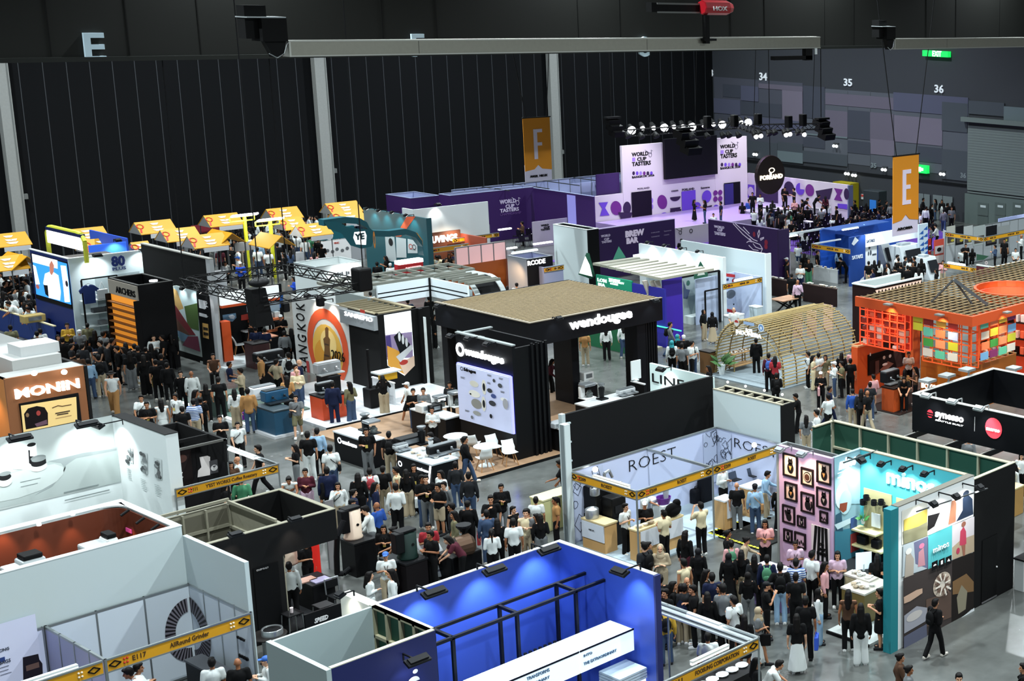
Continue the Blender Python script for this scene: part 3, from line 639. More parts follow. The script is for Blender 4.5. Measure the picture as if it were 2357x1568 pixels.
# lit counters
a=G(*P('p',1458,1440),1.45);m=MB()
LIT=M('dff3ff',.5,0,1.0)
a=G(1458,1447,1.5);b=slide(a,'x',1330);
def lit_counter(label,px_,py_,z,xA_,yB2,h0):
 x0,x1,y0,y1=foot((px_,py_),z,xA_,yB2);x0,x1=sorted((x0,x1));tt=thing('display_counter',label,'counter',(x0,y0,0))
 bx('counter_body',M('cfe6f6',.5,0,.55),tt,x0,x1,y0,y1,h0,z-.04);bx('counter_top',WHT,tt,x0-.03,x1+.03,y0-.03,y1+.03,z-.04,z);return tt,x0,x1,y0,y1
a=G(1458,1446,2.48);b=slide(a,'x',1334);c_=slide(b,'x',1120);dpt=slide(a,'y',1404).y
for xa,xb,txt in((b.x,a.x,(('INTO',1343,1513,1362,1507),('THE EXTRAORDINARY',1343,1532,1418,1525))),(c_.x,b.x-.02,(('TRANSFORMS',1212,1567,1264,1559),('ORDINARY',1220,1580,1264,1573)))):
 tt=bx('light_box',M('dff0fb',.5,0,.6),t,xa,xb,a.y,dpt,1.93,2.45);bx('box_rim',FRM,t,xa,xb,a.y-.02,a.y-.001,2.44,2.48)
 f=Face('A',a.y)
 for q_ in txt:text(t,f,*q_,M('6a8aa8',.6))
c=G(1432,1545,1.5);tt=thing('display_stack','white glowing stack with layered tiles at the bottom of the blue booth','display',(c.x,c.y,0))
bx('plinth',LIT,tt,c.x-.4,c.x+.35,c.y-.4,c.y+.3,0,1.3)
for k in range(4):bx('tile',M('cfe0ee',.5),tt,c.x-.42,c.x+.37,c.y-.42,c.y+.3,1.31+k*.07,1.36+k*.07)
tt=thing('tool_rack','row of small black brewing tools on the blue back wall','rack',fA.w(*P('f',2050,1410)))
m=MB();p=fA.w(*P('f',1970,1415));q=slide(p,'x',1290);m.box(p.x,q.x,Y1-.12,Y1,p.z-.04,p.z);m.build('rail',M('dfe7ee',.4),tt)
for k in range(9):
 xk=p.x+(q.x-p.x)*(k+.5)/9;MB().lathe((xk,Y1-.07,p.z),[(.03,0),(.03,.1),(.045,.11),(.04,.15)],8).build('tool',M('20242c',.3),tt)
# ================================================================ ROEST shell booth
x0,x1,y0,y1=foot((1465,1130),ZS,1797,1313)
RW=M('c3cdea',.6)
t=booth('blue-white shell booth with large thin black wall lettering and yellow name boards',x0,y0)
MB().use(RW).box(x0,x1,y1,y1+.05,.05,ZS).use(ALU).box(x0,x1,y1-.02,y1+.07,ZS-.04,ZS+.01).build('back_wall',None,t)
MB().use(RW).box(x1,x1+.05,y0,y1,.05,ZS).use(ALU).box(x1-.01,x1+.06,y0,y1,ZS-.04,ZS+.01).build('side_wall',None,t)
fascia(t,'A',y0,x0,x0+(x1-x0)/2,ZS,(('E209',.16,.25),('ROEST',.52,.64)),.3);fascia(t,'A',y0,x0+(x1-x0)/2,x1,ZS,(('E209',.16,.25),('ROEST',.5,.62)),.3)
fascia(t,'B',x0,y0,y1,ZS,(('E209',.14,.24),('ROEST',.48,.64)),.3)
for a,b in((x0,y0),(x0+(x1-x0)/2,y0),(x1,y0)):post(t,a,b,ZS,.06)
xm_=x0+(x1-x0)/2;MB().box(xm_-.03,xm_+.03,y0,y1,ZS-.1,ZS-.02).build('cross_beam',ALU,t)
bx('raised_floor',M('9fb0ba',.6),t,x0,x1,y0-.02,y1,0,.05)
MB().use(M('cfdbdb',.5)).box(x0-.22,x0-.02,y1-.1,y1+.15,0,3.95).use(M('7b8688',.5)).box(x0-.24,x0-.22,y1-.05,y1+.1,0,3.95).build('tall_post',None,t)
fA,fB=Face('A',y1),Face('B',x1)
text(t,fA,'ROEST',*P('g',905,318),*P('g',1297,212),M('14161c',.6),-.022,.0)
text(t,fB,'ROEST',*P('g',1790,108),*P('g',2150,22),M('14161c',.6),-.022,.0)
def line_art(t,f,ax,pts,n,seed):
 r2=random.Random(seed);m=MB();(u0,z0),(u1,z1)=pts
 def pt(u,z):return Vector((u,f.c-.02,z))if f.ax=='A' else Vector((f.c-.02,u,z))
 m.use(M('b9c4dd',.6));N=f.n();m.prism([pt(u0,z0),pt(u1,z0),pt(u1,z1),pt(u0,z1)],N*.003);m.use(M('20283a',.6))
 for i in range(n):
  u=r2.uniform(u0,u1);z=r2.uniform(z0+.1,z1-.1);k=r2.randint(0,2);s=r2.uniform(.08,.28)
  if k==0:
   a=r2.uniform(0,3);q=[pt(min(max(u+s*math.cos(a+j*1.57),u0),u1),min(max(z+s*math.sin(a+j*1.57)*1.3,z0),z1))for j in range(5)]
  elif k==1:q=[pt(min(max(u+s*.6*math.cos(j*.8),u0),u1),min(max(z+s*.6*math.sin(j*.8),z0),z1))for j in range(9)]
  else:q=[pt(min(max(u+(j-2)*s*.5,u0),u1),min(max(z+s*.5*math.sin(j*1.7+i),z0),z1))for j in range(5)]
  for a,b in zip(q,q[1:]):
   if(b-a).length>.01:m.bar(a+N*.006,b+N*.006,.012)
 return m.build('line_drawing',None,t)
uL=fA.w(*P('g',675,160)).x;line_art(t,fA,'A',((x0+.05,.1),(uL,ZS-.1)),26,1)
uL=fA.w(1617,980).x;line_art(t,fA,'A',((uL,.5),(x1-.04,ZS-.08)),12,2)
uR=fB.w(1684,1000).y;line_art(t,fB,'B',((uR,.5),(y1-.04,ZS-.08)),14,3)
tube_light(t,(x0+.15,y0+.5,ZS-.05),(x0+.15,y1-.9,ZS-.05),.06)
for q in((620,295,'g'),(1955,90,'g')):
 p=G(*P(q[2],q[0],q[1]),ZS-.1);MB().ball(p,.09).build('bulb',GLO,t)
def counter(label,c,z,xA_,yB2,body='d9dde0',top='d9c9a0',front=None,nm='display_counter',cat='counter',side=None,thick=.05):
 x0,x1,y0,y1=foot(c,z,xA_,yB2);tt=thing(nm,label,cat,(x0,y0,0))
 bx('counter_body',M(body,.55),tt,x0,x1,y0,y1,0,z-thick,.01);bx('counter_top',M(top,.45),tt,x0-.02,x1+.02,y0-.02,y1+.02,z-thick,z)
 if front:bx('front_panel',M(front,.5),tt,x0+.1,x1-.02,y0-.03,y0,.42,z-thick-.02)
 if side:bx('side_panel',M(side,.5),tt,x0-.03,x0,y0+.02,y1-.02,.4,z-thick-.02)
 return tt,x0,x1,y0,y1
R1=counter('pale wood counter with a white panel at the left end of the blue-white booth',P('g',697,760),1.0,P('g',800,0)[0],P('g',507,0)[0],'c49a62','d6c190',None,side='d4dbe6')
text(R1[0],Face('B',R1[1]-.03),'~',*P('g',570,800),*P('g',615,788),INK)
R2=counter('long pale wood and white counter at the front of the blue-white booth',P('g',975,810),1.05,P('g',1355,0)[0],P('g',905,0)[0],'c49a62','dcc693','d4d8de')
R3=counter('white box counter behind the woman in the white cap',P('g',1085,560),1.1,P('g',1155,0)[0],P('g',1020,0)[0],'c9d3e2','dfe6ee')
R4=counter('pale wood counter behind the centre post of the blue-white booth',P('g',1705,560),1.05,P('g',1800,0)[0],P('g',1618,0)[0],'c49a62','e4e8ea','d4d8de')
R5=counter('pale wood counter with laptops at the back of the blue-white booth',P('g',1930,460),1.05,P('g',2085,0)[0],P('g',1830,0)[0],'c49a62','e4e8ea','cdd6e2')
R6=counter('pale yellow counter left of the tall white post',P('g',180,555),1.1,1350,P('g',75,0)[0],'d3ce92','e6dfa8')
# black wall and white slotted wall
zk2=3.9;p=G(1300,955,zk2);q=slide(p,'x',1641);yk=p.y
t=booth('wide black wall standing behind the blue-white booth',p.x,yk,'partition_wall','wall');MB().use(BLK).box(p.x,q.x,yk,yk+.12,0,zk2).build('black_panel',None,t)
m=MB();m.box(p.x-.14,p.x,yk-.02,yk+.14,0,zk2+.03)
for k in range(6):m.box(p.x-.02,p.x+.14,yk-.1,yk-.02,.5+k*.62,.55+k*.62)
m.build('white_post',M('b9c6c8',.5),t)
z3=3.6;p=G(1800,934,z3);a=slide(p,'x',1829);b=slide(p,'y',1641)
t=booth('thick white wall with open slots on its top beside the black wall',p.x,p.y,'partition_wall','wall')
MB().use(WHG).box(p.x,p.x+.08,p.y+.08,b.y,0,z3).build('white_panel',None,t);MB().use(BLK).box(p.x,a.x,p.y,p.y+.08,0,z3).build('end_panel',None,t);MB().use(BLK).box(a.x-.08,a.x,p.y+.08,b.y,0,z3).build('rear_panel',None,t)
m=MB();n=7
for k in range(n+1):yy=p.y+(b.y-p.y)*k/n;m.box(p.x+.08,a.x-.08,yy-.04 if k else yy+.081,yy+.04 if k else yy+.16,z3-.1,z3-.01)
m.box(p.x-.01,p.x+.09,p.y,b.y,z3,z3+.03).box(a.x-.09,a.x+.01,p.y,b.y,z3,z3+.03);m.build('slot_frame',M('9c9682',.7),t)
bx('slot_floor',M('2a2012',.8),t,p.x+.08,a.x-.08,p.y+.1,b.y,z3-.5,z3-.45)
for k,X in enumerate((365,485,612,732)):
 l=G(*P('d',X,700+k*28),z3+.12);MB().ball(l,.045).build('bulb',GLO,t)
p=G(1640,893,3.7);t=booth('white wall printed with thin black capitals behind the black wall',p.x,p.y,'partition_wall','wall')
f=Face('B',G(1640,868,3.4).x+.2);a=f.w(1495,836);b=f.w(1640,868);bx('white_panel',M('d9efec',.6),t,f.c,f.c+.1,b.y,a.y,0,a.z)
text(t,f,'LINE',*P('c',1970,700),1575,P('c',0,617)[1],INK,-.01,.02)
flood(t,f,1545,852,70,(.93,1,1),.5,.8,95,w=.4)
# machines on the ROEST counters
def pot(label,k,X,Y,z,r,h,col='a9adb0',name='steel_pot',cat='pot',lid=True):
 c=G(*P(k,X,Y),z);tt=thing(name,label,cat,c);MB().lathe(c,[(r,0),(r*1.03,h*.1),(r*1.03,h*.95),(r*.95,h),(r*.9,h*.7)],18).build('pot_body',M(col,.3,.7),tt,True)
 if lid:MB().lathe(c+Vector((0,0,h*.8)),[(r*.88,0),(r*.7,.03),(.01,.05)],16).build('contents',M('e4e8ea',.5),tt)
 return tt
pot('round steel pot on the pale wood counter at the tall white post','g',595,700,1.0,.2,.3);pot('shiny round kettle on top of the black roasting machine','g',618,510,1.9,.14,.24,lid=False)
for lab,X,Y,w,d,h in(('black roasting machine behind the steel pot in the blue-white booth',660,650,.75,.6,.9),('black lower machine beside the roasting machine in the blue-white booth',780,680,.55,.5,.65)):
 c=G(*P('g',X,Y),.95);tt=thing('coffee_roaster',lab,'machine',(c.x,c.y,.95));bx('body',M('131416',.35),tt,c.x-w/2,c.x+w/2,c.y-d/2,c.y+d/2,.95,.95+h,.04);bx('front_panel',M('2a2c30',.3),tt,c.x-w*.3,c.x+w*.3,c.y-d/2-.02,c.y-d/2,1.1,.95+h*.6);MB().tube([Vector((c.x+w*.3,c.y,.95+h)),Vector((c.x+w*.3,c.y,1.25+h)),Vector((c.x+w*.55,c.y,1.3+h)),Vector((c.x+w*.7,c.y,1.05+h))],.1,8).build('pipe',M('b9bdc0',.3,.8),tt)
 bx('stand',M('1a1b1e',.6),tt,c.x-w/2,c.x+w/2,c.y-d/2,c.y+d/2,0,.949)
c=G(*P('g',1275,690),1.05);tt=thing('hand_press','black coat draped over gear at the end of the long wood counter','coat',c);MB().ball(c+Vector((0,0,.22)),1,(.3,.2,.22)).ball(c+Vector((.15,0,.4)),.13).build('cloth',M('0c0c0e',.9),tt);tt.name='draped_coat'
c=G(*P('g',1195,580),1.0);tt=thing('purple_basket','purple basket with a blender behind the long wood counter','basket',c);MB().lathe(c,[(.18,0),(.24,.22),(.22,.22),(.16,.02)],14).build('basket_body',M('5c1c84',.5),tt);MB().lathe(c+Vector((.1,0,.1)),[(.07,0),(.1,.35),(.09,.35)],12).build('blender_jug',M('a9b0b4',.2),tt);bx('stand',WHT,tt,c.x-.25,c.x+.25,c.y-.25,c.y+.25,0,1.0)
for X,Y,lab in((905,770,'white jug'),(985,780,'small white carton'),(1150,690,'pink cup')):pass
for k,(X,Y)in enumerate(((1545,500),(1478,510))):c=G(*P('g',X,Y+70));tt=thing('black_luggage',('dark upright suitcase by the centre post inside the blue-white booth','black soft bag on the floor behind the suitcase in the blue-white booth')[k],'bag',c);MB().box(c.x-.25,c.x+.25,c.y-.15,c.y+.15,0,(.95,.55)[k],.08).build('body',M('12141c',.7),tt);MB().tube([c+Vector((-.1,0,(.9,.5)[k])),c+Vector((-.1,0,(1.1,.62)[k])),c+Vector((.1,0,(1.1,.62)[k])),c+Vector((.1,0,(.9,.5)[k]))],.025).build('handle',INK,tt)
for k,(X,Y,w)in enumerate(((1800,385,.35),(1955,350,.3))):c=G(*P('g',X,Y),1.05);tt=thing('laptop',('open laptop at the low end of the rear wood counter','open laptop on the black box of the rear wood counter')[k],'laptop',c);MB().box(c.x-w/2,c.x+w/2,c.y-.12,c.y+.12,1.05,1.07).build('keyboard',M('2a2c30',.4),tt);MB().obox(c+Vector((0,.16,.13)),(1,0,0),(0,.3,1),(0,1,-.3),w,.24,.012).build('screen',M('3a4454',.3,0,.1),tt)
# ---- black roasting counters behind the blue booth
cf1=counter('black roasting counter with a cream drum machine and a thick hose',P('f',722,512),1.05,P('f',890,0)[0],P('f',612,0)[0],'0d0d10','1c1d20')
cf2=counter('black roasting counter with a dark green drum machine',P('f',1118,668),1.05,P('f',1285,0)[0],P('f',1040,0)[0],'120c10','1c1d20')
def drum(label,X,Y,col,h=.85,r=.24,z=1.05,k='f'):
 c=G(*P(k,X,Y),z);tt=thing('drum_roaster',label,'machine',c);MB().lathe(c,[(r*1.1,0),(r*1.1,.05),(r,.08),(r,h),(r*.6,h+.03)],20).build('drum_body',M(col,.35),tt,True);MB().box(c.x-r*1.7,c.x-r*.7,c.y-r*.8,c.y+r*.3,z+.25,z+h+.1,.03).build('black_hopper',M('121315',.4),tt);bx('black_cap',M('121315',.4),tt,c.x-r*1.2,c.x+r*.8,c.y-r*.7,c.y+r*.7,z+h+.035,z+h+.12,.02);MB().lathe(c+Vector((.02,-r,.45)),[(.04,0),(.04,.02)],10,(0,-1,0)).build('dial',INK,tt);return tt,c
drum('tall cream drum roaster on the black counter near the aisle',715,462,'d8c2ac');drum('dark green drum roaster on the black counter',1135,615,'16302a',.75,.26)
t_,c=drum('second cream drum roaster inside the black booth by the red column',215,660,'d8c2ac',.8,.24,.85);
h0=G(*P('f',640,330),1.9);h1=G(*P('f',590,740),.15);tt=thing('flexible_hose','thick black ribbed hose hanging from the cream drum roaster','hose',h1);MB().tube([h0,G(*P('f',590,450),1.5),G(*P('f',585,600),.8),h1,G(*P('f',640,740),.12),G(*P('f',690,700),.2)],.16,10).build('hose_body',M('15161a',.6),tt)
c=G(*P('f',1075,880));tt=thing('black_cabinet','black boxy machine beside the two women in white by the blue wall','machine',c);bx('body',M('101114',.4),tt,c.x-.35,c.x+.35,c.y-.3,c.y+.3,0,1.0,.03);bx('steel_top',M('2c3034',.3),tt,c.x-.38,c.x+.38,c.y-.33,c.y+.33,1.001,1.08,.02)
c=G(*P('f',1420,780));tt=thing('folded_board','leaning white board propped on the aisle behind the blue wall','board',c);MB().prism([c+Vector((-.35,0,.15)),c+Vector((.35,0,.0)),c+Vector((.05,.45,1.15)),c+Vector((-.65,.45,1.3))],(.02,-.02,.03)).build('board',M('d4dcde',.5),tt);MB().bar(c+Vector((0,.8,0)),c+Vector((-.2,.4,1.0)),.05).build('prop',INK,tt)
c=G(*P('f',1540,760));tt=thing('roasting_machine','black roasting machine with copper drum behind the leaning white board','machine',c);bx('frame',M('101114',.5),tt,c.x-.5,c.x+.5,c.y-.4,c.y+.4,0,.8,.05);MB().lathe(c+Vector((-.2,-.2,1.0)),[(.3,0),(.32,.4),(.2,.5)],16,(1,-.3,.1)).build('drum',M('5a4434',.35,.6),tt);MB().lathe(c+Vector((.2,0,.8)),[(.06,0),(.06,.5),(.22,.7),(.22,.75)],12).build('funnel',M('1c1d20',.4),tt)
c=G(*P('f',605,880),1.3);x0_,x1_,y0_,y1_=foot(P('f',640,905),1.25,P('f',860,0)[0],P('f',612,0)[0])
a=G(*P('f',612,890),2.2);e=slide(a,'y',P('f',870,0)[0]);tt=booth('white lit panel with a lamp on top beside the storage cube',a.x,e.y,'display_wall','wall');bx('panel',M('e4e4d8',.5),tt,a.x,a.x+.25,e.y,a.y,0,2.2);flood(tt,Face('B',a.x),*P('f',720,905),30,(1,.97,.85),.35,.7,90,w=.25)
# table, stool and chairs under the red column
cm=counter('black table with magazines under the red column',P('f',400,835),.8,P('f',570,0)[0],P('f',265,0)[0],'0e0e11','1e1f22')
for k,(X,Y,c_)in enumerate(((365,790,'b08878'),(470,790,'9a94b0'))):c=G(*P('f',X,Y),.8);tag(bx('magazine',M(c_,.5),None,c.x-.25,c.x+.2,c.y-.15,c.y+.2,.8,.83),('open tan magazine on the black table under the red column','stack of lilac leaflets on the black table under the red column')[k],'magazine')
def stool(label,k,X,Y,seat='17181b',back=False,z=.7,w=.42):
 c=G(*P(k,X,Y),z);tt=thing('bar_stool' if not back else 'metal_chair',label,'stool' if not back else 'chair',(c.x,c.y,0));bx('seat',M(seat,.5),tt,c.x-w/2,c.x+w/2,c.y-w/2,c.y+w/2,z-.04,z,.015)
 for a_ in(-1,1):
  for b_ in(-1,1):MB().bar((c.x+a_*w*.42,c.y+b_*w*.42,z-.04),(c.x+a_*w*.5,c.y+b_*w*.5,0),.03,None,6).build('leg',M('8c9092',.3,.8),tt)
 if back:MB().tube([Vector((c.x-w*.45,c.y+w*.5,z)),Vector((c.x-w*.45,c.y+w*.6,z+.42)),Vector((c.x+w*.45,c.y+w*.6,z+.42)),Vector((c.x+w*.45,c.y+w*.5,z))],.035,6).build('back_frame',M('b9bdc0',.3,.8),tt);bx('backrest',M(seat,.5),tt,c.x-w*.4,c.x+w*.4,c.y+w*.52,c.y+w*.58,z+.15,z+.38,.01)
 return tt,c
s1_,c=stool('square black stool with steel legs and a paper cup on it','f',240,1040);ob=MB().lathe(c+Vector((0,0,.0)),[(.035,0),(.045,.13),(.045,.14)],12).build('paper_cup',M('e4d4d4',.5));tag(ob,'white paper cup standing on the square black stool','cup')
stool('black chair with a bright steel frame beside the low black board','f',590,900,back=True,z=.5);stool('low black stool behind the steel framed chair, holding small bottles','f',480,975,z=.6)
c=G(*P('f',430,1130));a=G(*P('f',345,1130),.5);e=slide(a,'x',P('f',625,0)[0]);tt=booth('low black board printed with a slanted word behind the storage cube',a.x,a.y,'low_board','board');bx('board',M('101114',.5),tt,a.x,e.x,a.y,a.y+.06,0,.75);text(tt,Face('A',a.y),'SPEED',*P('f',412,1122),*P('f',515,1088),M('d8d8d8',.5),.03,shear=.25)
c=G(*P('f',60,1210),.75);tt=thing('round_dark_table','round dark table at the foot of the black door wall','table',(c.x,c.y,0));MB().lathe((c.x,c.y,.72),[(.42,0),(.43,.03),(.4,.04)],20).build('table_top',M('2a2624',.4),tt,True);MB().lathe((c.x,c.y,0),[(.25,0),(.05,.05),(.04,.72)],12).build('pedestal',INK,tt)
c=G(*P('f',110,1420),0);tt=thing('steel_bin','shiny ribbed steel bin beside the white storage cube','bin',c);MB().lathe(c,[(.25,0),(.25,.9),(.24,.92),(.22,.88)],24).build('bin_body',M('a0a4a6',.3,.8),tt,True);MB().lathe(c,[(.2,.885),(.2,.9)],16).build('inner_liner',INK,tt)
# counter with gear inside the E117 booth
ce=counter('black counter of grinders inside the booth with the burr ring',P('e',1850,1540),.95,P('e',1990,0)[0],P('e',1560,0)[0],'2a2c30','3a3c40')
# ================================================================ cat picture wall and turquoise booth on the right
zm_=4.0
p=G(2067,1168,zm_);xt,yt_=p.x,p.y;q=slide(p,'x',2242);xe=q.x
TEA=M('1c7f88',.5);TUR=M('4fc3cf',.55)
t=booth('turquoise booth with white lettering and photo collage outer wall',xt,yt_)
wallbox(t,M('e8eeee',.6),xt,xe,yt_,yt_+.22,0,zm_,'photo_wall',M('6c6a60',.8));bx('teal_end',TEA,t,xt-.3,xt-.001,yt_-.02,yt_+.24,0,zm_)
f=Face('A',yt_)
def wq(k,*pts):return[P(k,a,b)for a,b in pts]
it=[('e9e7da','p',wq('h',(1600,205),(1760,140),(1757,360),(1600,415))),('f2f4f3','p',wq('h',(1757,140),(2047,12),(2042,235),(1757,358))),
 ('2c2a2c','p',wq('h',(1757,330),(1800,300),(1835,215),(1760,235))),('22344e','p',wq('h',(1935,270),(1975,200),(1975,130),(1995,90),(2035,130),(2040,225))),('1d2c40','e',*P('h',1995,97),7,7),('c98a6a','p',wq('h',(1885,290),(1905,150),(1920,115),(1935,160),(1930,270))),
 ('d8c25a','p',wq('h',(1610,260),(1755,190),(1755,290),(1610,350))),('8b8b6d','p',wq('h',(1605,330),(1700,300),(1755,270),(1755,360),(1610,410))),
 ('b9c6cc','p',wq('h',(1605,415),(1757,360),(1757,560),(1600,612))),('6b6f8e','p',wq('h',(1670,400),(1757,362),(1757,560),(1680,530))),('c58d98','p',wq('h',(1695,550),(1700,460),(1730,430),(1740,540))),('d87fa0','e',*P('h',1718,420),6,6),('b0a79a','p',wq('h',(1610,640),(1620,480),(1640,450),(1670,500),(1665,640))),('e4e4e0','e',*P('h',1637,453),7,7),
 ('57c0c6','p',wq('h',(1757,358),(1905,292),(1903,508),(1757,572))),('d9d2d6','p',wq('h',(1905,292),(2042,238),(2040,455),(1903,508))),('b7a48a','p',wq('h',(1905,430),(1960,380),(2041,350),(2041,455),(1905,505))),('c23f5a','p',wq('h',(1950,415),(1955,330),(1975,300),(1990,330),(1992,405),(1975,420))),('9c6450','e',*P('h',1975,285),5,6),('b83a56','e',*P('h',1940,450),4,7),('9c6450','p',wq('h',(1962,415),(1985,412),(1982,478),(1972,482))),
 ('3b3230','p',wq('h',(1600,620),(1902,508),(1898,960),(1750,1010),(1598,1090))),('2c2624','p',wq('h',(1902,508),(2040,458),(2035,800),(1898,905))),('7c5d3a','p',wq('h',(1905,640),(1990,590),(2035,640),(2035,700),(1905,720))),('8c8570','p',wq('h',(1930,740),(1960,660),(1995,700),(1985,810),(1940,840))),
 ('5a463c','p',wq('h',(1740,750),(1895,700),(1895,860),(1740,920))),('c9b9a8','e',*P('h',1838,655),20,27),('8f7768','e',*P('h',1838,655),13,19),('e0d6c8','e',*P('h',1838,655),7,11),('c9a891','p',wq('h',(1600,735),(1680,690),(1715,680),(1715,710),(1640,760),(1602,775))),('9fa0aa','p',wq('h',(1602,850),(1680,790),(1745,800),(1740,880),(1602,960))),('5b5f74','p',wq('h',(1600,980),(1740,900),(1745,1010),(1600,1090))),('c9c4c0','e',*P('h',1665,850),18,10),('dfe6ea','p',wq('h',(1898,905),(2035,800),(2035,872),(1898,948)))]
for i in range(16):
 a=i*math.pi/8;c=P('h',1838,655);it.append(('efe7da' if i%2 else '6a5348','l',[(c[0]+8*math.cos(a),c[1]-11*math.sin(a)),(c[0]+18*math.cos(a),c[1]-25*math.sin(a))],.05))
for a in((1783,533,0),(1826,518,1),(1868,502,2)):it.append(('111114','r',*P('h',a[0]-18,a[1]-14),*P('h',a[0]+18,a[1]+20)))
it+=[('f4f4f4','h',*P('h',1783,538),3.5,4,0,180),('f4f4f4','r',*P('h',1820,508),*P('h',1832,526)),('f4f4f4','p',wq('h',(1858,512),(1868,492),(1878,508)))]
decals(t,f,'photo_collage',it)
text(t,f,'minos',*P('h',1780,462),*P('h',1876,435),M('f4fbfb',.5),0,.09)
m=MB();m.bar(f.w(2075,1173)+Vector((0,-.5,.05)),f.w(2240,1120)+Vector((0,-.5,.05)),.03);m.build('lamp_rail',STL,t)
for X,Y in((2108,1160),(2160,1143),(2215,1122)):flood(t,f,X,Y,110,(1,.98,.95),.6,1.0,100,w=.22)
# black storage wall with door and green timber inside
p=G(2240,1130,zm_);xk_=xe+.02;pe=slide((xk_,yt_,zm_),'x',2338);zkk=zm_-.12
t=booth('black storage room with a door and green timber backs at the right edge',xk_,yt_)
wallbox(t,BLK,xk_,pe.x,yt_,yt_+.1,0,zkk,'front_wall',M('a9a890',.7));f=Face('A',yt_)
a=f.w(*P('h',2090,800));b=f.w(*P('h',2190,345));MB().box(a.x,b.x,yt_-.02,yt_-.001,.04,b.z).build('storage_door',M('070709',.45),t)
MB().use(M('5c5c5e',.5)).box(a.x,b.x,yt_-.04,yt_-.021,.04,.08).use(M('e8e8e8',.4,.4)).ball(f.w(*P('h',2180,548))+Vector((0,-.05,0)),.03).build('door_trim',None,t)
Yb=slide((pe.x,yt_,zkk),'y',1922).y;Yc=Yb
GRN=M('21503f',.8);TMB=M('a3a088',.7)
def timberwall(t,x,y0,y1,z0,z1,side,nm='green_timber_wall'):
 m=MB();m.use(GRN).box(x,x+.03,y0,y1,z0,z1-.03);m.use(TMB);n=max(2,round((y1-y0)/1.1))
 for k in range(n+1):yy=y0+(y1-y0)*k/n;m.box(x-.09,x-.005,yy-.03,yy+.03,z0,z1-.03)
 m.box(x-.1,x+.05,y0,y1,z1-.03,z1).box(x-.09,x-.005,y0+.03,y1-.03,z1-.9,z1-.84);return m.build(nm,None,t)
timberwall(t,pe.x-.06,yt_+.12,Yb,0,zkk,1)
xg=slide((pe.x,Yb,zkk),'x',1925).x if 0 else pe.x-1.0;m=MB();m.use(GRN).box(xg,pe.x-.2,Yb,Yb+.03,0,zkk-.03).use(TMB).box(xg,pe.x-.1,Yb-.08,Yb+.05,zkk-.03,zkk);m.build('rear_wall',None,t)
# turquoise inner wall (runs along y) and its back
pw=G(2235,1108,zm_-.1);xi=xe-.1;pi_=slide((xi,yt_,zm_),'y',1980)
t2=booth('turquoise inner wall with big white letters, shelves and mugs',xi,yt_+.25)
Yi=pi_.y;bx('turquoise_wall',TUR,t2,xi,xi+.1,yt_+.24,Yi,0,zm_-.02);bx('wall_cap',TMB,t2,xi-.02,xi+.14,yt_+.26,Yi,zm_-.02,zm_+.01)
f2=Face('B',xi);text(t2,f2,'minos',*P('d',1440,1372),*P('d',1760,1298),M('c9f4f4',.4,0,.25),.03,.03,th=.03)
for k,(X,Y)in enumerate(((1325,1235),(1465,1277),(1610,1310),(1755,1343))):flood(t2,f2,*P('d',X,Y-22),120,(.9,1,1),.45,1.1,90,w=.2)
m=MB();m.use(M('b9b184',.6));rect(m,f2,*P('h',1370,60),*P('h',1540,500),.01);rect(m,f2,*P('h',1570,120),*P('h',1640,330),.01);m.build('peg_board',None,t2)
for k,(X0,Y0,X1,Y1)in enumerate(((1345,290,1495,318),(1348,385,1530,430))):
 a=f2.w(*P('h',X0,Y0));e=slide(a,'y',P('h',X1,0)[0]);bx('shelf',M('d9cf9a',.5),t2,xi-.42,xi-.01,e.y,a.y,a.z-.05,a.z)
for k,(X,Y)in enumerate(((1380,145),(1400,118),(1448,148),(1492,145),(1520,186))):
 c=f2.w(*P('h',X,Y))+Vector((-.14,0,0));tt=thing('black_mug',('lowest left black mug on the beige peg board','top black mug on the beige peg board','middle black mug on the beige peg board','black mug right of the middle on the beige peg board','lower right black mug by the peg board edge')[k],'mug',c,'mugs on the beige peg board')
 MB().lathe(c-Vector((0,0,.08)),[(.07,0),(.09,.02),(.09,.17),(.075,.17),(.07,.05)],12).build('cup',M('14151a',.25),tt);MB().lathe(c-Vector((0,0,.075))+Vector((0,-.02,0)),[(.0,0),(.05,.005),(.0,.01)],8).build('white_print',M('e8e8e8',.5),tt)
 MB().tube([c+Vector((0,-.08,.05)),c+Vector((0,-.15,.03)),c+Vector((0,-.15,-.03)),c+Vector((0,-.08,-.05))],.025).build('handle',M('14151a',.25),tt)
def bag(loc,w,h,d,col,label,name='black_bag',cat='bag',group=None):
 tt=thing(name,label,cat,loc,group);x,y,z=loc;MB().box(x-d/2,x+d/2,y-w/2,y+w/2,z,z+h,.04).build('body',M(col,.5),tt)
 MB().tube([(x,y-w*.25,z+h),(x,y-w*.2,z+h*1.25),(x,y+w*.2,z+h*1.25),(x,y+w*.25,z+h)],.03).build('handle',M(col,.4),tt);return tt
for k,(X,Y,w)in enumerate(((1390,392,.35),(1475,408,.3))):c=f2.w(*P('h',X,Y));bag((xi-.22,c.y,f2.w(*P('h',1440,410)).z+.0),w,.26,.2,'14151a',('black bag on the left of the lower shelf','black bag on the right of the lower shelf')[k],group='bags on the lower shelf')
c=f2.w(*P('h',1392,275));tt=thing('potted_plant','small leafy plant on the upper wooden shelf of the turquoise wall','plant',(xi-.22,c.y,c.z+.0))
MB().lathe((xi-.22,c.y,c.z+.02),[(.05,0),(.08,.12),(.07,.12)],10).build('pot',WHT,tt)
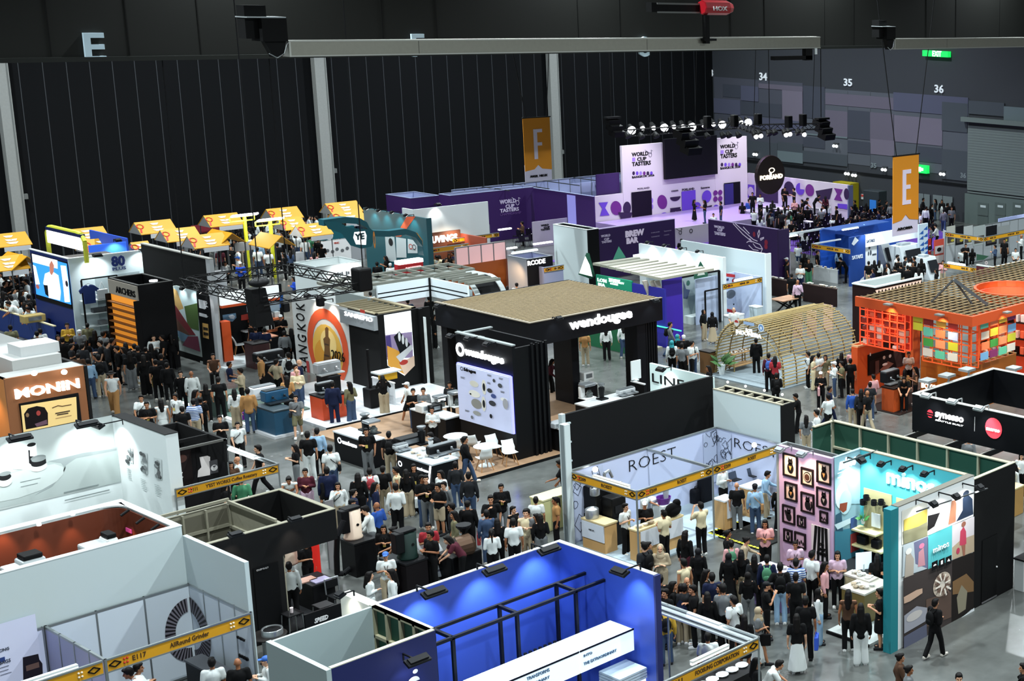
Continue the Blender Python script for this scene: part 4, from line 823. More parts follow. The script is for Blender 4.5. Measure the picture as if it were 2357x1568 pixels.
def leaves(c,r,n,col,seed,nm='foliage',par=None,L=.16):
 r2=random.Random(seed);m=MB()
 for i in range(n):
  a=r2.uniform(0,6.28);e=r2.uniform(.1,1.3);d=Vector((math.cos(a)*math.cos(e),math.sin(a)*math.cos(e),math.sin(e)));s=d.orthogonal().normalized();b=Vector(c);t=b+d*r*r2.uniform(.5,1);w=s*L*.3
  m.prism([b+(t-b)*.25,(b+t)/2+w,t,(b+t)/2-w],d.cross(s)*.004)
 return m.build(nm,M(col,.6),par)
leaves((xi-.22,c.y,c.z+.13),.3,26,'3c7a3a',3,par=tt)
c=f2.w(*P('h',1455,300));MB().box(xi-.12,xi-.08,c.y-.16,c.y+.16,c.z,c.z+.42).build('display_card',WHT,t2)
# floor pile of black goods
for k,(X,Y)in enumerate(((1395,480),(1425,500),(1460,520),(1500,505),(1520,530),(1410,450),(1480,480),(1505,475))):
 c=G(*P('h',X,Y),.75+.12*(k>4));MB_=thing('black_thermos','black thermos among the dark goods below the peg board, by the turquoise wall','thermos',c,'dark goods below the peg board')
 MB().lathe(c,[(.13,0),(.14,.2),(.1,.26),(.06,.3)],12).build('flask',M('16171c',.3),MB_);MB().lathe(c+Vector((0,0,.3)),[(.06,0),(.06,.06)],10).build('lid',M('3a3c42',.3),MB_)
c=G(*P('h',1460,520),.7);bx0=thing('goods_table','low dark table carrying black thermos flasks at the turquoise wall','table',(c.x,c.y,0));bx('table_top',M('2a2d30',.5),bx0,c.x-1.3,c.x+.5,c.y-.5,c.y+1.0,.68,.74);
for a_,b_ in((-1.2,-.4),(.4,-.4),(-1.2,.9),(.4,.9)):bx('leg',M('2a2d30',.5),bx0,c.x+a_-.03,c.x+a_+.03,c.y+b_-.03,c.y+b_+.03,0,.68)
# poster strip 1920-1980 and the pink wall
zp=4.0;pc=G(1922,1070,zp-.05);Yp=Yi;xp0=slide((xi,Yi,zp),'x',1922).x
t3=booth('tall booth corner with a blue glass jug poster above the turquoise corner',xp0,Yp)
bx('poster_wall',M('8fb4c0',.6),t3,xp0,xi+.1,Yp,Yp+.1,0,zp);f3=Face('A',Yp)
decals(t3,f3,'jug_poster',[('a3ccd8','p',wq('d',(1080,1215),(1252,1165),(1254,1519),(1085,1519))),('3e7f94','p',wq('h',(1185,330),(1340,300),(1340,520),(1185,560))),('274f66','p',wq('h',(1190,230),(1225,210),(1235,330),(1190,330))),('dfeef2','e',*P('h',1228,110),15,30),('b8d4dc','e',*P('h',1250,150),14,28),('8a3c22','p',wq('h',(1215,160),(1262,150),(1255,200),(1235,215),(1212,195))),('d2e6ec','p',wq('h',(1180,290),(1300,240),(1290,275),(1200,320))),('a33a3a','r',*P('h',1280,350),*P('h',1335,440)),('2d4c86','r',*P('h',1280,250),*P('h',1320,300))])
text(t3,f3,'minos',*P('d',1110,1290),*P('d',1220,1235),M('f4fbfb',.4,0,1.),.03,.02,shear=.2)
m=MB();m.use(M('e8f4f8',.4,0,.5));small_print(m,f3,P('d',1100,1300),P('d',1235,1310),2,.03);m.build('small_print',None,t3)
MB().bar((xp0-.2,Yp-.5,zp),(xi+.2,Yp-.5,zp),.04).build('lamp_rail',STL,t3);flood(t3,f3,1950,1062,90,(.9,1,1),.55,1,90,w=.25)
# pink wall of framed cats
PNK=M('cda8c8',.6);p1=slide((xp0-.0,Yp,zp),'y',1800)
t=booth('pink wall hung with framed black cat pictures',xp0-.12,Yp)
Y2_=p1.y;xk2=xp0-.14;bx('pink_wall',PNK,t,xk2,xk2+.12,Yp+.02,Y2_,0,zp);bx('dark_base',M('1a1822',.6),t,xk2-.01,xk2+.13,Yp+.01,Y2_+.01,0,.3)
f=Face('B',xk2)
FR_=[(740,1170,838,1350,'d',0),(862,1268,945,1408,'d',1),(967,1225,1063,1395,'d',0),(752,1365,835,1508,'d',0),(980,82,1062,228,'h',2),(1077,52,1165,202,'h',0),(866,160,943,294,'h',3),(958,228,1010,312,'h',0),(1097,200,1147,285,'h',4),(873,310,927,405,'h',0),(941,328,1010,445,'h',4)]
for(X0,Y0,X1,Y1,k,kind)in FR_:
 a=P(k,X0,Y0);b=P(k,X1,Y1);sl=.30*(b[0]-a[0]);tl=f.w(a[0],a[1]);e=slide(tl,'y',b[0]);zb_=f.w(b[0],b[1]).z
 m=MB();th=.05
 yl,yr,zt,zl2=tl.y,e.y,tl.z,zb_
 m.use(M('1b1216',.4));m.box(xk2-.05,xk2,yr,yl,zt-th,zt).box(xk2-.05,xk2,yr,yl,zl2,zl2+th).box(xk2-.05,xk2,yl-th,yl,zl2+th,zt-th).box(xk2-.05,xk2,yr,yr+th,zl2+th,zt-th)
 o=m.build('picture_frame',None,t)
 m=MB();m.use(M('d9b9a8' if k=='d' else 'cfa3b4',.6)).box(xk2-.012,xk2-.001,yr+th,yl-th,zl2+th,zt-th)
 yc=(yl+yr)/2;W=abs(yl-yr)/2;Hh=(zt-zl2);zc_=zl2+Hh*.42;CAT=M('171316',.6);m.use(CAT);X=xk2-.02
 def disc(y,z,ry,rz,mt=None):(m.use(mt)if mt else m).lathe if 0 else m.prism([(X,y+ry*math.cos(t_),z+rz*math.sin(t_))for t_ in[j*math.pi/8 for j in range(16)]],(-.006,0,0))
 if kind in(0,2,3):
  disc(yc,zc_-.02,W*.42,Hh*.24);disc(yc,zc_+Hh*.24,W*.32,Hh*.12)
  for sgn in(-1,1):m.prism([(X,yc+sgn*W*.28,zc_+Hh*.26),(X,yc+sgn*W*.06,zc_+Hh*.32),(X,yc+sgn*W*.24,zc_+Hh*.44)],(-.006,0,0))
  if kind==0:m.use(M('c98a4a' if k=='d' else 'a89a92',.6));m.prism([(X-.008,yc-W*.2,zc_+.04),(X-.008,yc+W*.2,zc_+.04),(X-.008,yc,zc_-Hh*.14)],(-.004,0,0))
  if kind==2:m.tube([(X,yc-W*.3,zl2+th+.04),(X,yc-W*.6,zc_-.05),(X,yc-W*.55,zc_+.12)],.05)
  if kind==3:m.tube([(X,yc+W*.3,zc_),(X,yc+W*.55,zc_+Hh*.28)],.07)
 elif kind==1:
  disc(yc,zc_+.04,W*.62,Hh*.3);X-=.008;m.use(M('d9b9a8',.6));disc(yc,zc_+.04,W*.5,Hh*.24);X-=.008;m.use(M('3a1d10',.6));disc(yc,zc_+.04,W*.4,Hh*.19)
 else:
  for j in range(4):disc(yc+(-.5+j*.33)*W,zc_+Hh*.1*(j%2)-.05,W*.12,Hh*.12)
 m.build('cat_picture',None,o)
a=f.w(*P('h',1045,285));b=f.w(*P('h',1158,530));m=MB();m.use(M('d8cfd2',.5)).box(xk2-.03,xk2-.001,b.y,a.y,b.z,a.z);m.use(INK)
for j in range(4):y0_=b.y+(a.y-b.y)*(j+.25)/4;m.prism([(xk2-.04,y0_,b.z),(xk2-.04,y0_+.09,b.z),(xk2-.04,y0_+.14-.05*j,a.z),(xk2-.04,y0_+.03-.05*j,a.z)],(.008,0,0))
m.build('striped_sign',None,t)
f_=Face('B',xk2-.045)
for s,X0,Y0,X1,Y1 in(('DO',1095,418,1120,400),('NOT',1088,446,1130,428),('ENTER',1078,472,1140,452)):text(t,f_,s,*P('h',X0,Y0),*P('h',X1,Y1),INK,.03,.012)
for k,(X,Y)in enumerate(((795,1158),(940,1188))):flood(t,f,*P('d',X,Y),120,(1,.72,.45),.5,1.1,100,w=.3,mat=M('8c9092',.4,.5))
# cat room behind: top frames
p=G(2025,1000,zp);t=booth('grey walled room top behind the pink cat wall',xp0-.1,Y2_)
bx('rear_panel',M('8b9291',.7),t,xp0-.14,xi-.8,Y2_+.02,Y2_+.1,0,zp);bx('grey_panel',M('6d7372',.7),t,xi-.85,xi-.8,Yp+.12,Y2_,0,zp)
# counters of the minos booth
cc=counter('island counter with cups and a till in front of the turquoise wall',P('h',1370,720),1.0,P('h',1530,0)[0],P('h',1228,0)[0],'6a5a2c','cfc9bd')
c2=counter('rear counter with a white till screen behind the island counter',P('h',1400,640),1.05,P('h',1450,0)[0],P('h',1245,0)[0],'bfb490','d8d3c8')
c3=counter('lilac fronted serving counter below the cat pictures',P('h',880,640),1.0,P('h',1000,0)[0],P('h',640,0)[0],'7b6c9a','b9b4c6')
tt=thing('till_screen','white till screen on the rear counter by the turquoise wall','screen',G(*P('h',1365,575),1.05));c=tt.location;MB().obox(c+Vector((0,0,.3)),(.8,-.6,0),(0,0,1),(.6,.8,0),.45,.5,.03).build('display',M('cfe8f4',.4,0,.6),tt);MB().bar(c,c+Vector((0,0,.2)),.05).build('stand',WHT,tt)
bx0=booth('raised light floor of the turquoise booth with a dark rim',xt,yt_,'booth_floor','floor')
cA=G(*P('h',1400,1032),.08);cB=slide(cA,'y',P('h',1140,0)[0]);bx('floor_panel',M('bfc6c4',.5),bx0,cA.x,xi,cA.y,cB.y,0,.08);bx('rim',INK,bx0,cA.x-.05,cA.x,cA.y,cB.y,0,.085)
# striped hazard ramp
c=G(*P('g',1990,975));m=MB();h1=G(*P('g',1560,890));h2=G(*P('g',1650,835));hx=slide(c,'y',P('g',1560,0)[0]);tt=thing('cable_ramp','black cable ramp edged with yellow stripes on the floor before the blue-white booth','ramp',c)
y_a,y_b=c.y,hx.y;m.use(M('2a2b2a',.8)).box(c.x,c.x+1.5,y_a,y_b,0,.05);m.build('ramp_body',None,tt);m=MB()
for k in range(14):yy=y_a+(y_b-y_a)*k/14;m.use(M('d8d838',.6)).box(c.x,c.x+.09,yy,yy+.12,.05,.056)
for k in range(10):m.box(c.x+.2+k*.13,c.x+.26+k*.13,y_b-.09,y_b,.05,.056)
m.build('yellow_stripes',None,tt)
# ================================================================ FOOSUNG shell booth at the bottom
x0,x1,y0,y1=foot(P('h',715,985),ZS,P('h',716,0)[0],1512);L=slide((x0,y0,ZS),'x',1450).x
t=booth('empty shell frame with the long yellow name board over white trays',L,y0)
fascia(t,'A',y0,L,x0,ZS,(('E111',.30,.38),('FOOSUNG CORPORATION',.48,.83)),.3);fascia(t,'B',x0,y0,y1,ZS,(),.1,False,ALU);post(t,x0,y0,ZS);c=slide((x0,y0,ZS),'y',1537);post(t,x0,c.y,ZS)
fascia(t,'B',x0+.0-.25,y0+.05,y1,ZS+.002,(),.05,False,ALU);bx('top_tray',M('aab2b6',.5,.3),t,x0-.36,x0-.04,y0+.05,y1,ZS-.1,ZS-.06)
tube_light(t,(x0-.14,y0+1.1,ZS+.0),(x0-.14,y0+2.2,ZS+.0),.1);tube_light(t,(x0-1.9,y0+.16,ZS+.0),(x0-.8,y0+.16,ZS+.0),.06)
tt=thing('snack_stand','black stand of white wavy trays under the long yellow board','stand',G(*P('h',460,1240),.9));c=tt.location
bx('table',M('1a1a1c',.6),tt,c.x-1,c.x+1,c.y-.4,c.y+.4,0,.9)
for k in range(6):MB().lathe((c.x-.8+k*.32,c.y,.9),[(.12,0),(.16,.04),(.15,.05),(.02,.02)],10).build('tray',M('e8ecec',.5),tt)
# ================================================================ black ring booth (synesso)
zs=4.7;p=G(2100,907,zs);a=slide(p,'x',2281);b=slide(p,'y',1e9)if 0 else None
hh=zs-rise((p.x,p.y,0),991)if 0 else 1.0
t=booth('black overhead ring with a red disc logo above a counter',p.x,p.y)
# near corner right of the frame: B side runs from 2100 down-right
f=Face('B',p.x);e=f.w(2357,966);ye=e.y-3;hz=zs-f.w(2102,990).z
bx('long_fascia',M('0c0e13',.5),t,p.x,p.x+.12,ye,p.y,zs-hz,zs);bx('end_fascia',M('0c0e13',.5),t,p.x+.12,a.x,p.y-.12,p.y,zs-hz,zs);bx('far_fascia',M('0c0e13',.5),t,a.x,a.x+.12,ye,p.y,zs-hz,zs)
m=MB();m.box(p.x-.02,p.x+.14,ye,p.y,zs,zs+.02).box(p.x,a.x+.12,p.y-.14,p.y+.01,zs+.001,zs+.021).box(a.x-.02,a.x+.14,ye,p.y-.14,zs,zs+.02);m.build('top_edge',M('b9b9b4',.6),t)
text(t,f,'synesso',*P('d',1762,930),*P('d',1952,893),M('f4f4f4',.4,0,.9),.03);text(t,f,'SEATTLE BUILT',*P('d',1763,958),*P('d',1950,948),M('e8e8e8',.4,0,.4))
decals(t,f,'red_logo',[(M('d4303c',.4,0,.5),'e',*P('d',1727,913),7,9.5),('0c0e13','l',[P('d',1708,905),P('d',1746,915)],.05),('0c0e13','l',[P('d',1708,920),P('d',1746,930)],.05)])
decals(t,f,'red_disc',[(M('e0424f',.4,0,.6),'e',*P('d',2155,1010),19.5,24)],.02);text(t,f,'marco',*P('d',2110,1018),*P('d',2200,1000),M('f8e8e8',.4,0,.8),.04,.05)
decals(t,f,'divider',[('b9b9b9','l',[P('d',2028,935),P('d',2026,1030)],.02)])
for X,Y in((1765,785),(1940,825),(2120,870)):
 l=flood(t,f,*P('d',X,Y+10),60,(1,1,1),.5,1,80,w=.35,mat=M('b8bcbc',.4,.5))
fa_=Face('A',p.y)
for X,Y in((1725,705),(1855,670),(1990,630),(2305,620)):
 c=fa_.w(*P('d',X,Y));mb=MB();mb.box(c.x-.22,c.x+.22,c.y-.1,c.y+.3,c.z+.02,c.z+.1).bar(c,c+Vector((0,.1,-.3)),.04);mb.build('floodlight',M('a8acac',.4,.5),t)
g_=G(*P('d',1598,1140));post(t,p.x+.06,p.y-.06,zs-hz,.14,BLK)
for(X0,Y0,X1,Y1)in((1470,1110,1740,1020),(1722,1180,1985,1075),(1972,1240,2225,1135)):
 a1_=G(*P('d',X0,Y0),zs-hz-.15);a2_=slide(a1_,'x',P('d',X1,0)[0]);MB().bar(a1_,a2_,.12,.16).build('cross_beam',M('1a1b1d',.5),t);MB().bar(a1_+Vector((0,0,.085)),a2_+Vector((0,0,.085)),.04,.01).build('beam_edge',M('9a9a94',.5),t)
bx('side_rail',M('1a1b1d',.5),t,p.x-2.2,p.x+.0,p.y-.3,p.y-.2,zs-hz-.01,zs-hz+.1)if 0 else None
sc=counter('pale wood counter with white grinders right of the green timber walls',(2262,1158),1.0,2357,2215,'b98e4e','dcc890')
sc2=counter('white counter with a black grinder at the far right edge',(2357,1290),1.0,2380,2335,'c9cfcf','1e2022')
# ================================================================ wendougee pavilion
zr_=4.3;fh=.95
x0,x1,y0,y1=foot((1219,745),zr_,1524,1000)
NAVY=M('0c0e14',.5)
t=booth('black pavilion with a pale slatted roof and a white lit sign',x0,y0)
bx('front_fascia',NAVY,t,x0,x1,y0,y0+.1,zr_-fh,zr_);bx('left_fascia',NAVY,t,x0,x0+.1,y0+.1,y1,zr_-fh,zr_)
bx('right_fascia',NAVY,t,x1-.1,x1,y0+.1,y1,zr_-fh,zr_);bx('rear_fascia',NAVY,t,x0+.1,x1-.1,y1-.1,y1,zr_-fh,zr_)
SL=M('82704f',.75,0,0,.3);n=27
for k in range(n):yy=y0+.12+(y1-y0-.24)*(k+.5)/n;MB().box(x0+.05,x1-.05,yy-.058,yy+.058,zr_-.01,zr_+.004).build('roof_slat',SL,t)
m=MB();m.box(x0-.03,x0+.12,y0-.03,y1,zr_,zr_+.03).box(x0+.12,x1,y0-.03,y0+.1,zr_,zr_+.03);m.build('roof_rim',M('7d7464',.6),t)
bx('roof_underside',M('15120f',.8),t,x0+.1,x1-.1,y0+.1,y1-.1,zr_-.3,zr_-.25)
fA,fB=Face('A',y0),Face('B',x0)
text(t,fA,'wendougee',*P('k',1215,1250),*P('k',1778,1180),M('ffffff',.4,0,3),.025,.04,th=.03)
for f_,X,Y in((fB,110,1050),(fA,1065,1165),(fA,1940,1005)):
 a=P('k',X,Y);flood(t,f_,*a,22,(.85,.95,1),.4,.7,80,w=.3)
# pillars
a=G(*P('c',1097,885));a2=G(*P('c',1272,925));ph=zr_-fh
bx('pillar',NAVY,t,a.x,a.x+.35,a2.y,a.y,0,ph)
b=G(1452+18,925);pb=slide((x1-.1,y0+.1,2.4),'x',1478);
p=fA.w(1487,800);p2=fA.w(1511,800);bx('pillar',NAVY,t,p.x-.35,p.x+.1,y0+.12,y0+.9,0,ph)
m=MB()
for k in range(5):m.box(p.x+.12+k*.13,p.x+.2+k*.13,y0+.12,y0+.9,0,ph)
m.build('ribbed_pillar',M('0d0e12',.4),t)
p=fB.w(1012,760);bx('pillar',NAVY,t,x0+.15,x0+.6,y1-.5,y1-.12,0,ph)
# screen tower
zt4=4.37;p=G(1192,1066);tx,ty=p.x,p.y;tb=slide((tx,ty,zt4),'y',1048);ta=slide((tx,ty,1.0),'x',1268)
t=booth('black screen tower with lit ring logo and appliance poster',tx,ty,'screen_tower','booth')
bx('front_wall',NAVY,t,tx,tx+.12,ty,tb.y,0,zt4);bx('side_wall',M('0b0c10',.5),t,tx+.12,ta.x,ty,ty+.1,0,zt4-.1);bx('rear_wall',NAVY,t,ta.x-.1,ta.x,ty+.1,tb.y,0,zt4-.12)
m=MB();k=tx+.75
while k<ta.x-.05:m.box(k,k+.09,ty-.08,ty,0,zt4-.02);k+=.2
m.build('ribbed_cladding',M('0d0e12',.35),t)
m=MB();m.box(tx-.02,tx+.14,ty-.02,tb.y,zt4,zt4+.05).box(tx+.14,ta.x,tb.y-.14,tb.y,zt4-.05,zt4+.0);m.build('top_rim',M('8c9494',.5),t)
f=Face('B',tx)
decals(t,f,'ring_logo',[(M('ffffff',.4,0,4),'g',*P('c',237,410),9.5,15.5,.5)],.03);text(t,f,'wendougee',*P('c',285,452),*P('c',632,400),M('ffffff',.4,0,3),.025,.04,th=.03)
def fr(f,k,X0,Y0,X1,Y1):  # corner points of an upright rectangle on a B face
 a=f.w(*P(k,X0,Y0));e=slide(a,'y',P(k,X1,0)[0]);zb=f.w(*P(k,X0,Y1)).z;return a,e,zb
a,e,zb=fr(f,'c',222,535,700,1020)
MB().box(tx-.12,tx-.02,e.y,a.y,zb,a.z).build('poster_panel',M('b9c0dc',.5,0,.25),t);MB().use(M('6a6cff',.4,0,3)).box(tx-.1,tx-.03,e.y-.06,e.y-.01,zb,a.z+.03).box(tx-.1,tx-.03,e.y,a.y,a.z+.005,a.z+.05).build('blue_light_edge',None,t)
f5=Face('B',tx-.12)
it=[('2a2d34','g',*P('c',248,583),3.2,4.5,.35)]
for X,Y,rx,ry,c in((360,720,10,7,'d9d6c8'),(450,750,5,17,'e4e2d6'),(450,750,3,9,'2a2d34'),(365,810,13,8,'eceae0'),(330,810,2,2,'22252c'),(385,900,12,11,'8c8a84'),(450,900,5,17,'e4e2d6'),(452,900,3,9,'2a2d34'),(390,985,9,5,'9c9c98'),(505,780,6,5,'2c3036'),(540,830,6,5,'3d4f8a'),(530,895,8,6,'30343c'),(545,690,3,4,'34383e'),(600,735,5,5,'44484e'),(635,860,8,4,'f2f2ee'),(650,900,6,12,'a9a9ae'),(520,1010,3,5,'22252c'),(575,1080,3,3,'55585e'),(625,1060,3,3,'44484e'),(350,1020,3,4,'6c7078')):
 if Y<1050:it.append((c,'e',*P('c',X,Y),rx,ry))
decals(t,f5,'appliance_print',it);text(t,f5,'Sdragon',*P('c',268,600),*P('c',375,570),INK,.02)
m=MB();m.use(M('6c7078',.6))
for X,Y in((240,650),(480,630),(480,700),(585,660),(600,780),(280,950)):small_print(m,f5,P('c',X,Y),P('c',X+45,Y+30),3,.015)
m.build('small_print',None,t)
for X,Y in((230,300),(390,325),(560,375)):flood(t,f,*P('c',X,Y),26,(.85,.93,1),.4,.6,80,w=.3)
# deck
d0=G(1190,1090);bxd=booth('wooden deck under the white shell chairs',d0.x,d0.y,'wooden_deck','floor')
dl=G(1072,1112,.1);dr=slide(dl,'x',1300);dk=slide(dl,'y',935)
PLK=M('94765a',.6,0,0,.25,None,1,3);bx('deck_boards',PLK,bxd,dl.x,dl.x+9.5,dl.y+.2,dl.y+9.5,.0,.1);bx('deck_edge',INK,bxd,dl.x-.02,dl.x+9.5,dl.y+.17,dl.y+.2,0,.1)
# counters and machines
k1=counter('black counter with a white top and lit ring logo at the aisle',P('b',1355,1008),1.05,P('b',1505,0)[0],P('b',1048,0)[0],'0d0f14','cfd8dc')
f=Face('B',k1[1]-.001);decals(k1[0],f,'ring_logo',[(M('f4f8ff',.4,0,1.2),'g',*P('b',1105,995),4.5,7,.4)],.01);text(k1[0],f,'wendougee',*P('b',1130,1020),*P('b',1262,995),M('f4f8ff',.4,0,1.2),.04)
k2=counter('black front counter crowded with machines and small lit letters',P('b',1935,1215),1.05,P('b',2172,0)[0],P('b',1615,0)[0],'0d0f14','b8c2c8')
f=Face('B',k2[1]-.001);decals(k2[0],f,'ring_logo',[(M('f4f8ff',.4,0,1.2),'g',*P('b',1652,1205),4.5,6.5,.4)],.01);text(k2[0],f,'wendougee',*P('b',1800,1252),*P('b',1905,1235),M('f4f8ff',.4,0,1.2),.04)
for kk in(k1,k2):x_,y_=kk[1],kk[3];MB().prism([(x_-.02,y_+.35,.1),(x_-.02,y_+.25,.1),(x_-.02,y_+.02,1.0),(x_-.02,y_+.1,1.0)],(.015,0,0)).build('light_strip',M('f4f8ff',.4,0,3),kk[0])
k3=counter('long white-topped counter behind the barista in white',P('b',2060,800),1.05,P('b',2195,0)[0],P('b',1745,0)[0],'0d0f14','cfd8dc')
k4=counter('white-topped counter inside the pavilion beside the pillar',P('c',1395,730),1.0,P('c',1470,0)[0],P('c',1308,0)[0],'101216','dfe4e6')
k5=counter('long counter of white machines seen over the black wall',P('c',1400,930),1.0,P('c',1800,0)[0],P('c',1270,0)[0],'101216','cfd4d6')
k6=counter('white-topped counter between screen tower and black wall',P('c',1150,1130),1.0,P('c',1170,0)[0],P('c',1040,0)[0],'101216','e4e8ea')
k7=counter('small dark counter with a white screen at the ribbed pillar',P('c',1890,720),1.0,P('c',1900,0)[0],P('c',1775,0)[0],'101216','dfe4e6')
def machine(label,px_,py_,z,w=.6,d=.45,h=.4,col='1a1c20',col2=None,kind='espresso',rz=0,grp=None,nm='coffee_machine',cat='machine'):
 c=G(px_,py_,z);tt=thing(nm,label,cat,c,grp);C=Vector(c);bod=M(col,.35);acc=M(col2 or '8c9296',.3,.6)
 if kind=='espresso':
  bx('body',bod,tt,c.x-w/2,c.x+w/2,c.y-d*.1,c.y+d/2,c.z+.08,c.z+h,.04);bx('drip_tray',acc,tt,c.x-w/2,c.x+w/2,c.y-d/2,c.y+d*.1,c.z+.04,c.z+.1,.01);bx('cup_rail',acc,tt,c.x-w*.46,c.x+w*.46,c.y-d*.05,c.y+d*.45,c.z+h+.002,c.z+h+.03)
  for s in(-.25,.25):MB().lathe(C+Vector((s*w,-d*.22,h*.55)),[(.04,-.05),(.045,.03),(.03,.05)],8).bar(C+Vector((s*w,-d*.25,h*.5)),C+Vector((s*w,-d*.6,h*.45)),.035,None,6).build('group_head',acc,tt)
  for a_ in(-.42,.42):bx('foot',INK,tt,c.x+a_*w-.02,c.x+a_*w+.02,c.y,c.y+.05,c.z,c.z+.08)
 elif kind=='grinder':
  bx('base',bod,tt,c.x-w*.45,c.x+w*.45,c.y-d*.4,c.y+d*.4,c.z,c.z+.06,.02);MB().lathe(C+Vector((0,.03,.06)),[(w*.22,0),(w*.25,h*.3),(w*.3,h*.55),(w*.3,h*.7),(w*.15,h*.72)],12).build('grinder_body',bod,tt);MB().lathe(C+Vector((0,.03,.06+h*.72)),[(w*.12,0),(w*.34,h*.22),(w*.34,h*.28),(w*.2,h*.3)],12).build('hopper',acc,tt)
 elif kind=='roaster':
  MB().lathe(C+Vector((0,0,0)),[(w*.5,0),(w*.5,h*.9),(w*.42,h)],16).build('drum',bod,tt);MB().box(c.x-w*.5,c.x-w*.15,c.y-d*.6,c.y-d*.35,c.z+h*.3,c.z+h*1.05,.02).build('hopper',acc,tt);MB().lathe(C+Vector((0,-d*.55,h*.35)),[(.05,0),(.05,.04)],10,(0,-1,0)).build('dial',INK,tt)
 elif kind=='drip':
  bx('base',bod,tt,c.x-w/2,c.x+w/2,c.y-d/2,c.y+d/2,c.z,c.z+.05,.02);bx('column',bod,tt,c.x-w/2,c.x-w*.1,c.y+d*.1,c.y+d*.45,c.z+.05,c.z+h,.03);bx('head',acc,tt,c.x-w/2,c.x+w/2,c.y-d/2,c.y+d*.45,c.z+h,c.z+h*1.25,.04);MB().lathe(C+Vector((w*.12,-d*.1,.05)),[(w*.22,0),(w*.26,h*.3),(w*.12,h*.5),(w*.16,h*.55)],12).build('glass_jug',M('59605f',.1),tt)
 else:
  bx('body',bod,tt,c.x-w/2,c.x+w/2,c.y-d/2,c.y+d/2,c.z,c.z+h,.03);bx('panel',acc,tt,c.x-w*.3,c.x+w*.3,c.y-d/2-.015,c.y-d/2,c.z+h*.3,c.z+h*.8)
 return tt
for a_ in(('black compact grinder on the aisle counter, nearer the corner',1345,900,'b','grinder',.5,.55,'15171a'),('black square brewer on the aisle counter',1395,935,'b','drip',.5,.42,'15171a'),
 ('black open display case on the crowded front counter',1730,1035,'b','box',.9,.32,'1c1e20'),('low chrome machine at the left of the crowded front counter',1665,1090,'b','espresso',.5,.22,'b9bec0'),('black long espresso machine on the crowded front counter',2040,1120,'b','espresso',1.05,.35,'141619'),('black grinder with a round hopper on the crowded front counter',1855,1030,'b','grinder',.45,.6,'101215'),('small white cup grinder on the crowded front counter',1935,1075,'b','grinder',.3,.34,'d9dcdd'),
 ('white boxy machine in the middle of the long rear counter',1865,735,'b','box',.45,.3,'dfe2e0'),('black boxy machine beside white ones on the long rear counter',1950,730,'b','box',.5,.28,'17191c'),('rounded white machine on the long rear counter',2015,700,'b','drip',.45,.4,'e4e6e4'),('tall white machine at the right of the long rear counter',2150,690,'b','drip',.4,.5,'dfe2e0'),
 ('white boxy machine on the counter beside the pavilion pillar',1365,680,'c','box',.5,.35,'e4e6e4'),('white espresso machine at the left of the counter seen over the black wall',1380,850,'c','drip',.55,.5,'e4e6e4'),('black grinder among white machines seen over the black wall',1515,860,'c','grinder',.4,.6,'17191c'),('flat steel machine at the right of the counter seen over the black wall',1740,820,'c','espresso',.8,.25,'b9bec0'),('steel tray machine between screen tower and black wall',1100,1108,'c','box',.5,.2,'9a9fa2')):
 machine(a_[0],*P(a_[3],a_[1],a_[2]),1.05 if a_[3]=='b' else 1.0,w=a_[5],h=a_[6],col=a_[7],kind=a_[4])
c=G(*P('c',1815,690),1.0);tt=thing('white_screen','white upright screen on the small dark counter at the ribbed pillar','screen',c);MB().box(c.x-.2,c.x+.3,c.y,c.y+.05,c.z+.05,c.z+.85).build('panel',WHT,tt);MB().box(c.x-.05,c.x+.1,c.y-.1,c.y+.15,c.z,c.z+.05).build('stand',WHT,tt)
# white shell chairs and tables
def shell_chair(loc,rz,label,wood=True,group=None):
 t=thing('shell_chair',label,'chair',loc,group,rz);m=MB();prof=[]
 for i in range(7):
  row=[]
  for j in range(7):
   u=(j-3)/3;s=i/6
   if s<.5:y,z=-.22+s*2*.36,.46+.03*(u*u)+(.02 if i==0 else 0)
   else:k=(s-.5)*2;y,z=.14+.1*k*k+.06*k,.46+.03*u*u+k*.4
   row.append(m.b.verts.new((u*.23*(1-.12*(s>.8)),y-.05*u*u*(s>.5),z)))
  prof.append(row)
 fs=[m.face([prof[i][j],prof[i][j+1],prof[i+1][j+1],prof[i+1][j]])for i in range(6)for j in range(6)]
 bmesh.ops.recalc_face_normals(m.b,faces=m.b.faces);bmesh.ops.solidify(m.b,geom=m.b.faces[:],thickness=.02)
 def local(mb,nm,mat,sm=False):
  me=bpy.data.meshes.new(nm);bmesh.ops.recalc_face_normals(mb.b,faces=mb.b.faces)
  for f_ in mb.b.faces:f_.smooth=sm
  mb.b.to_mesh(me);mb.b.free();me.materials.append(mat);o=bpy.data.objects.new(nm,me);COL.objects.link(o);o.parent=t
 local(m,'seat_shell',M('e6eeee',.35),True)
 for sx_ in(-1,1):
  for sy_ in(-1,1):local(MB().bar((sx_*.12,sy_*.1,.46),(sx_*.23,sy_*.22,0),.035,None,6),'leg',M('a87a4c',.5))
 local(MB().box(-.14,.14,-.12,.12,.43,.455),'seat_bracket',INK)
 return t
sc0=shell_chair(G(*P('c',685,1450),.1),-.3,'white shell chair standing alone right of the round tables on the deck')
for X,Y,rz,lab in((545,1400,-.1,'white shell chair between round table and screen tower'),(350,1370,2.2,'white shell chair turned away between the two round tables'),(455,1500,3.0,'white shell chair at the front edge of the deck'),(195,1400,2.4,'white shell chair at the left round table next to the walking man')):
 dup(sc0,G(*P('c',X,Y),.1),rz,lab)
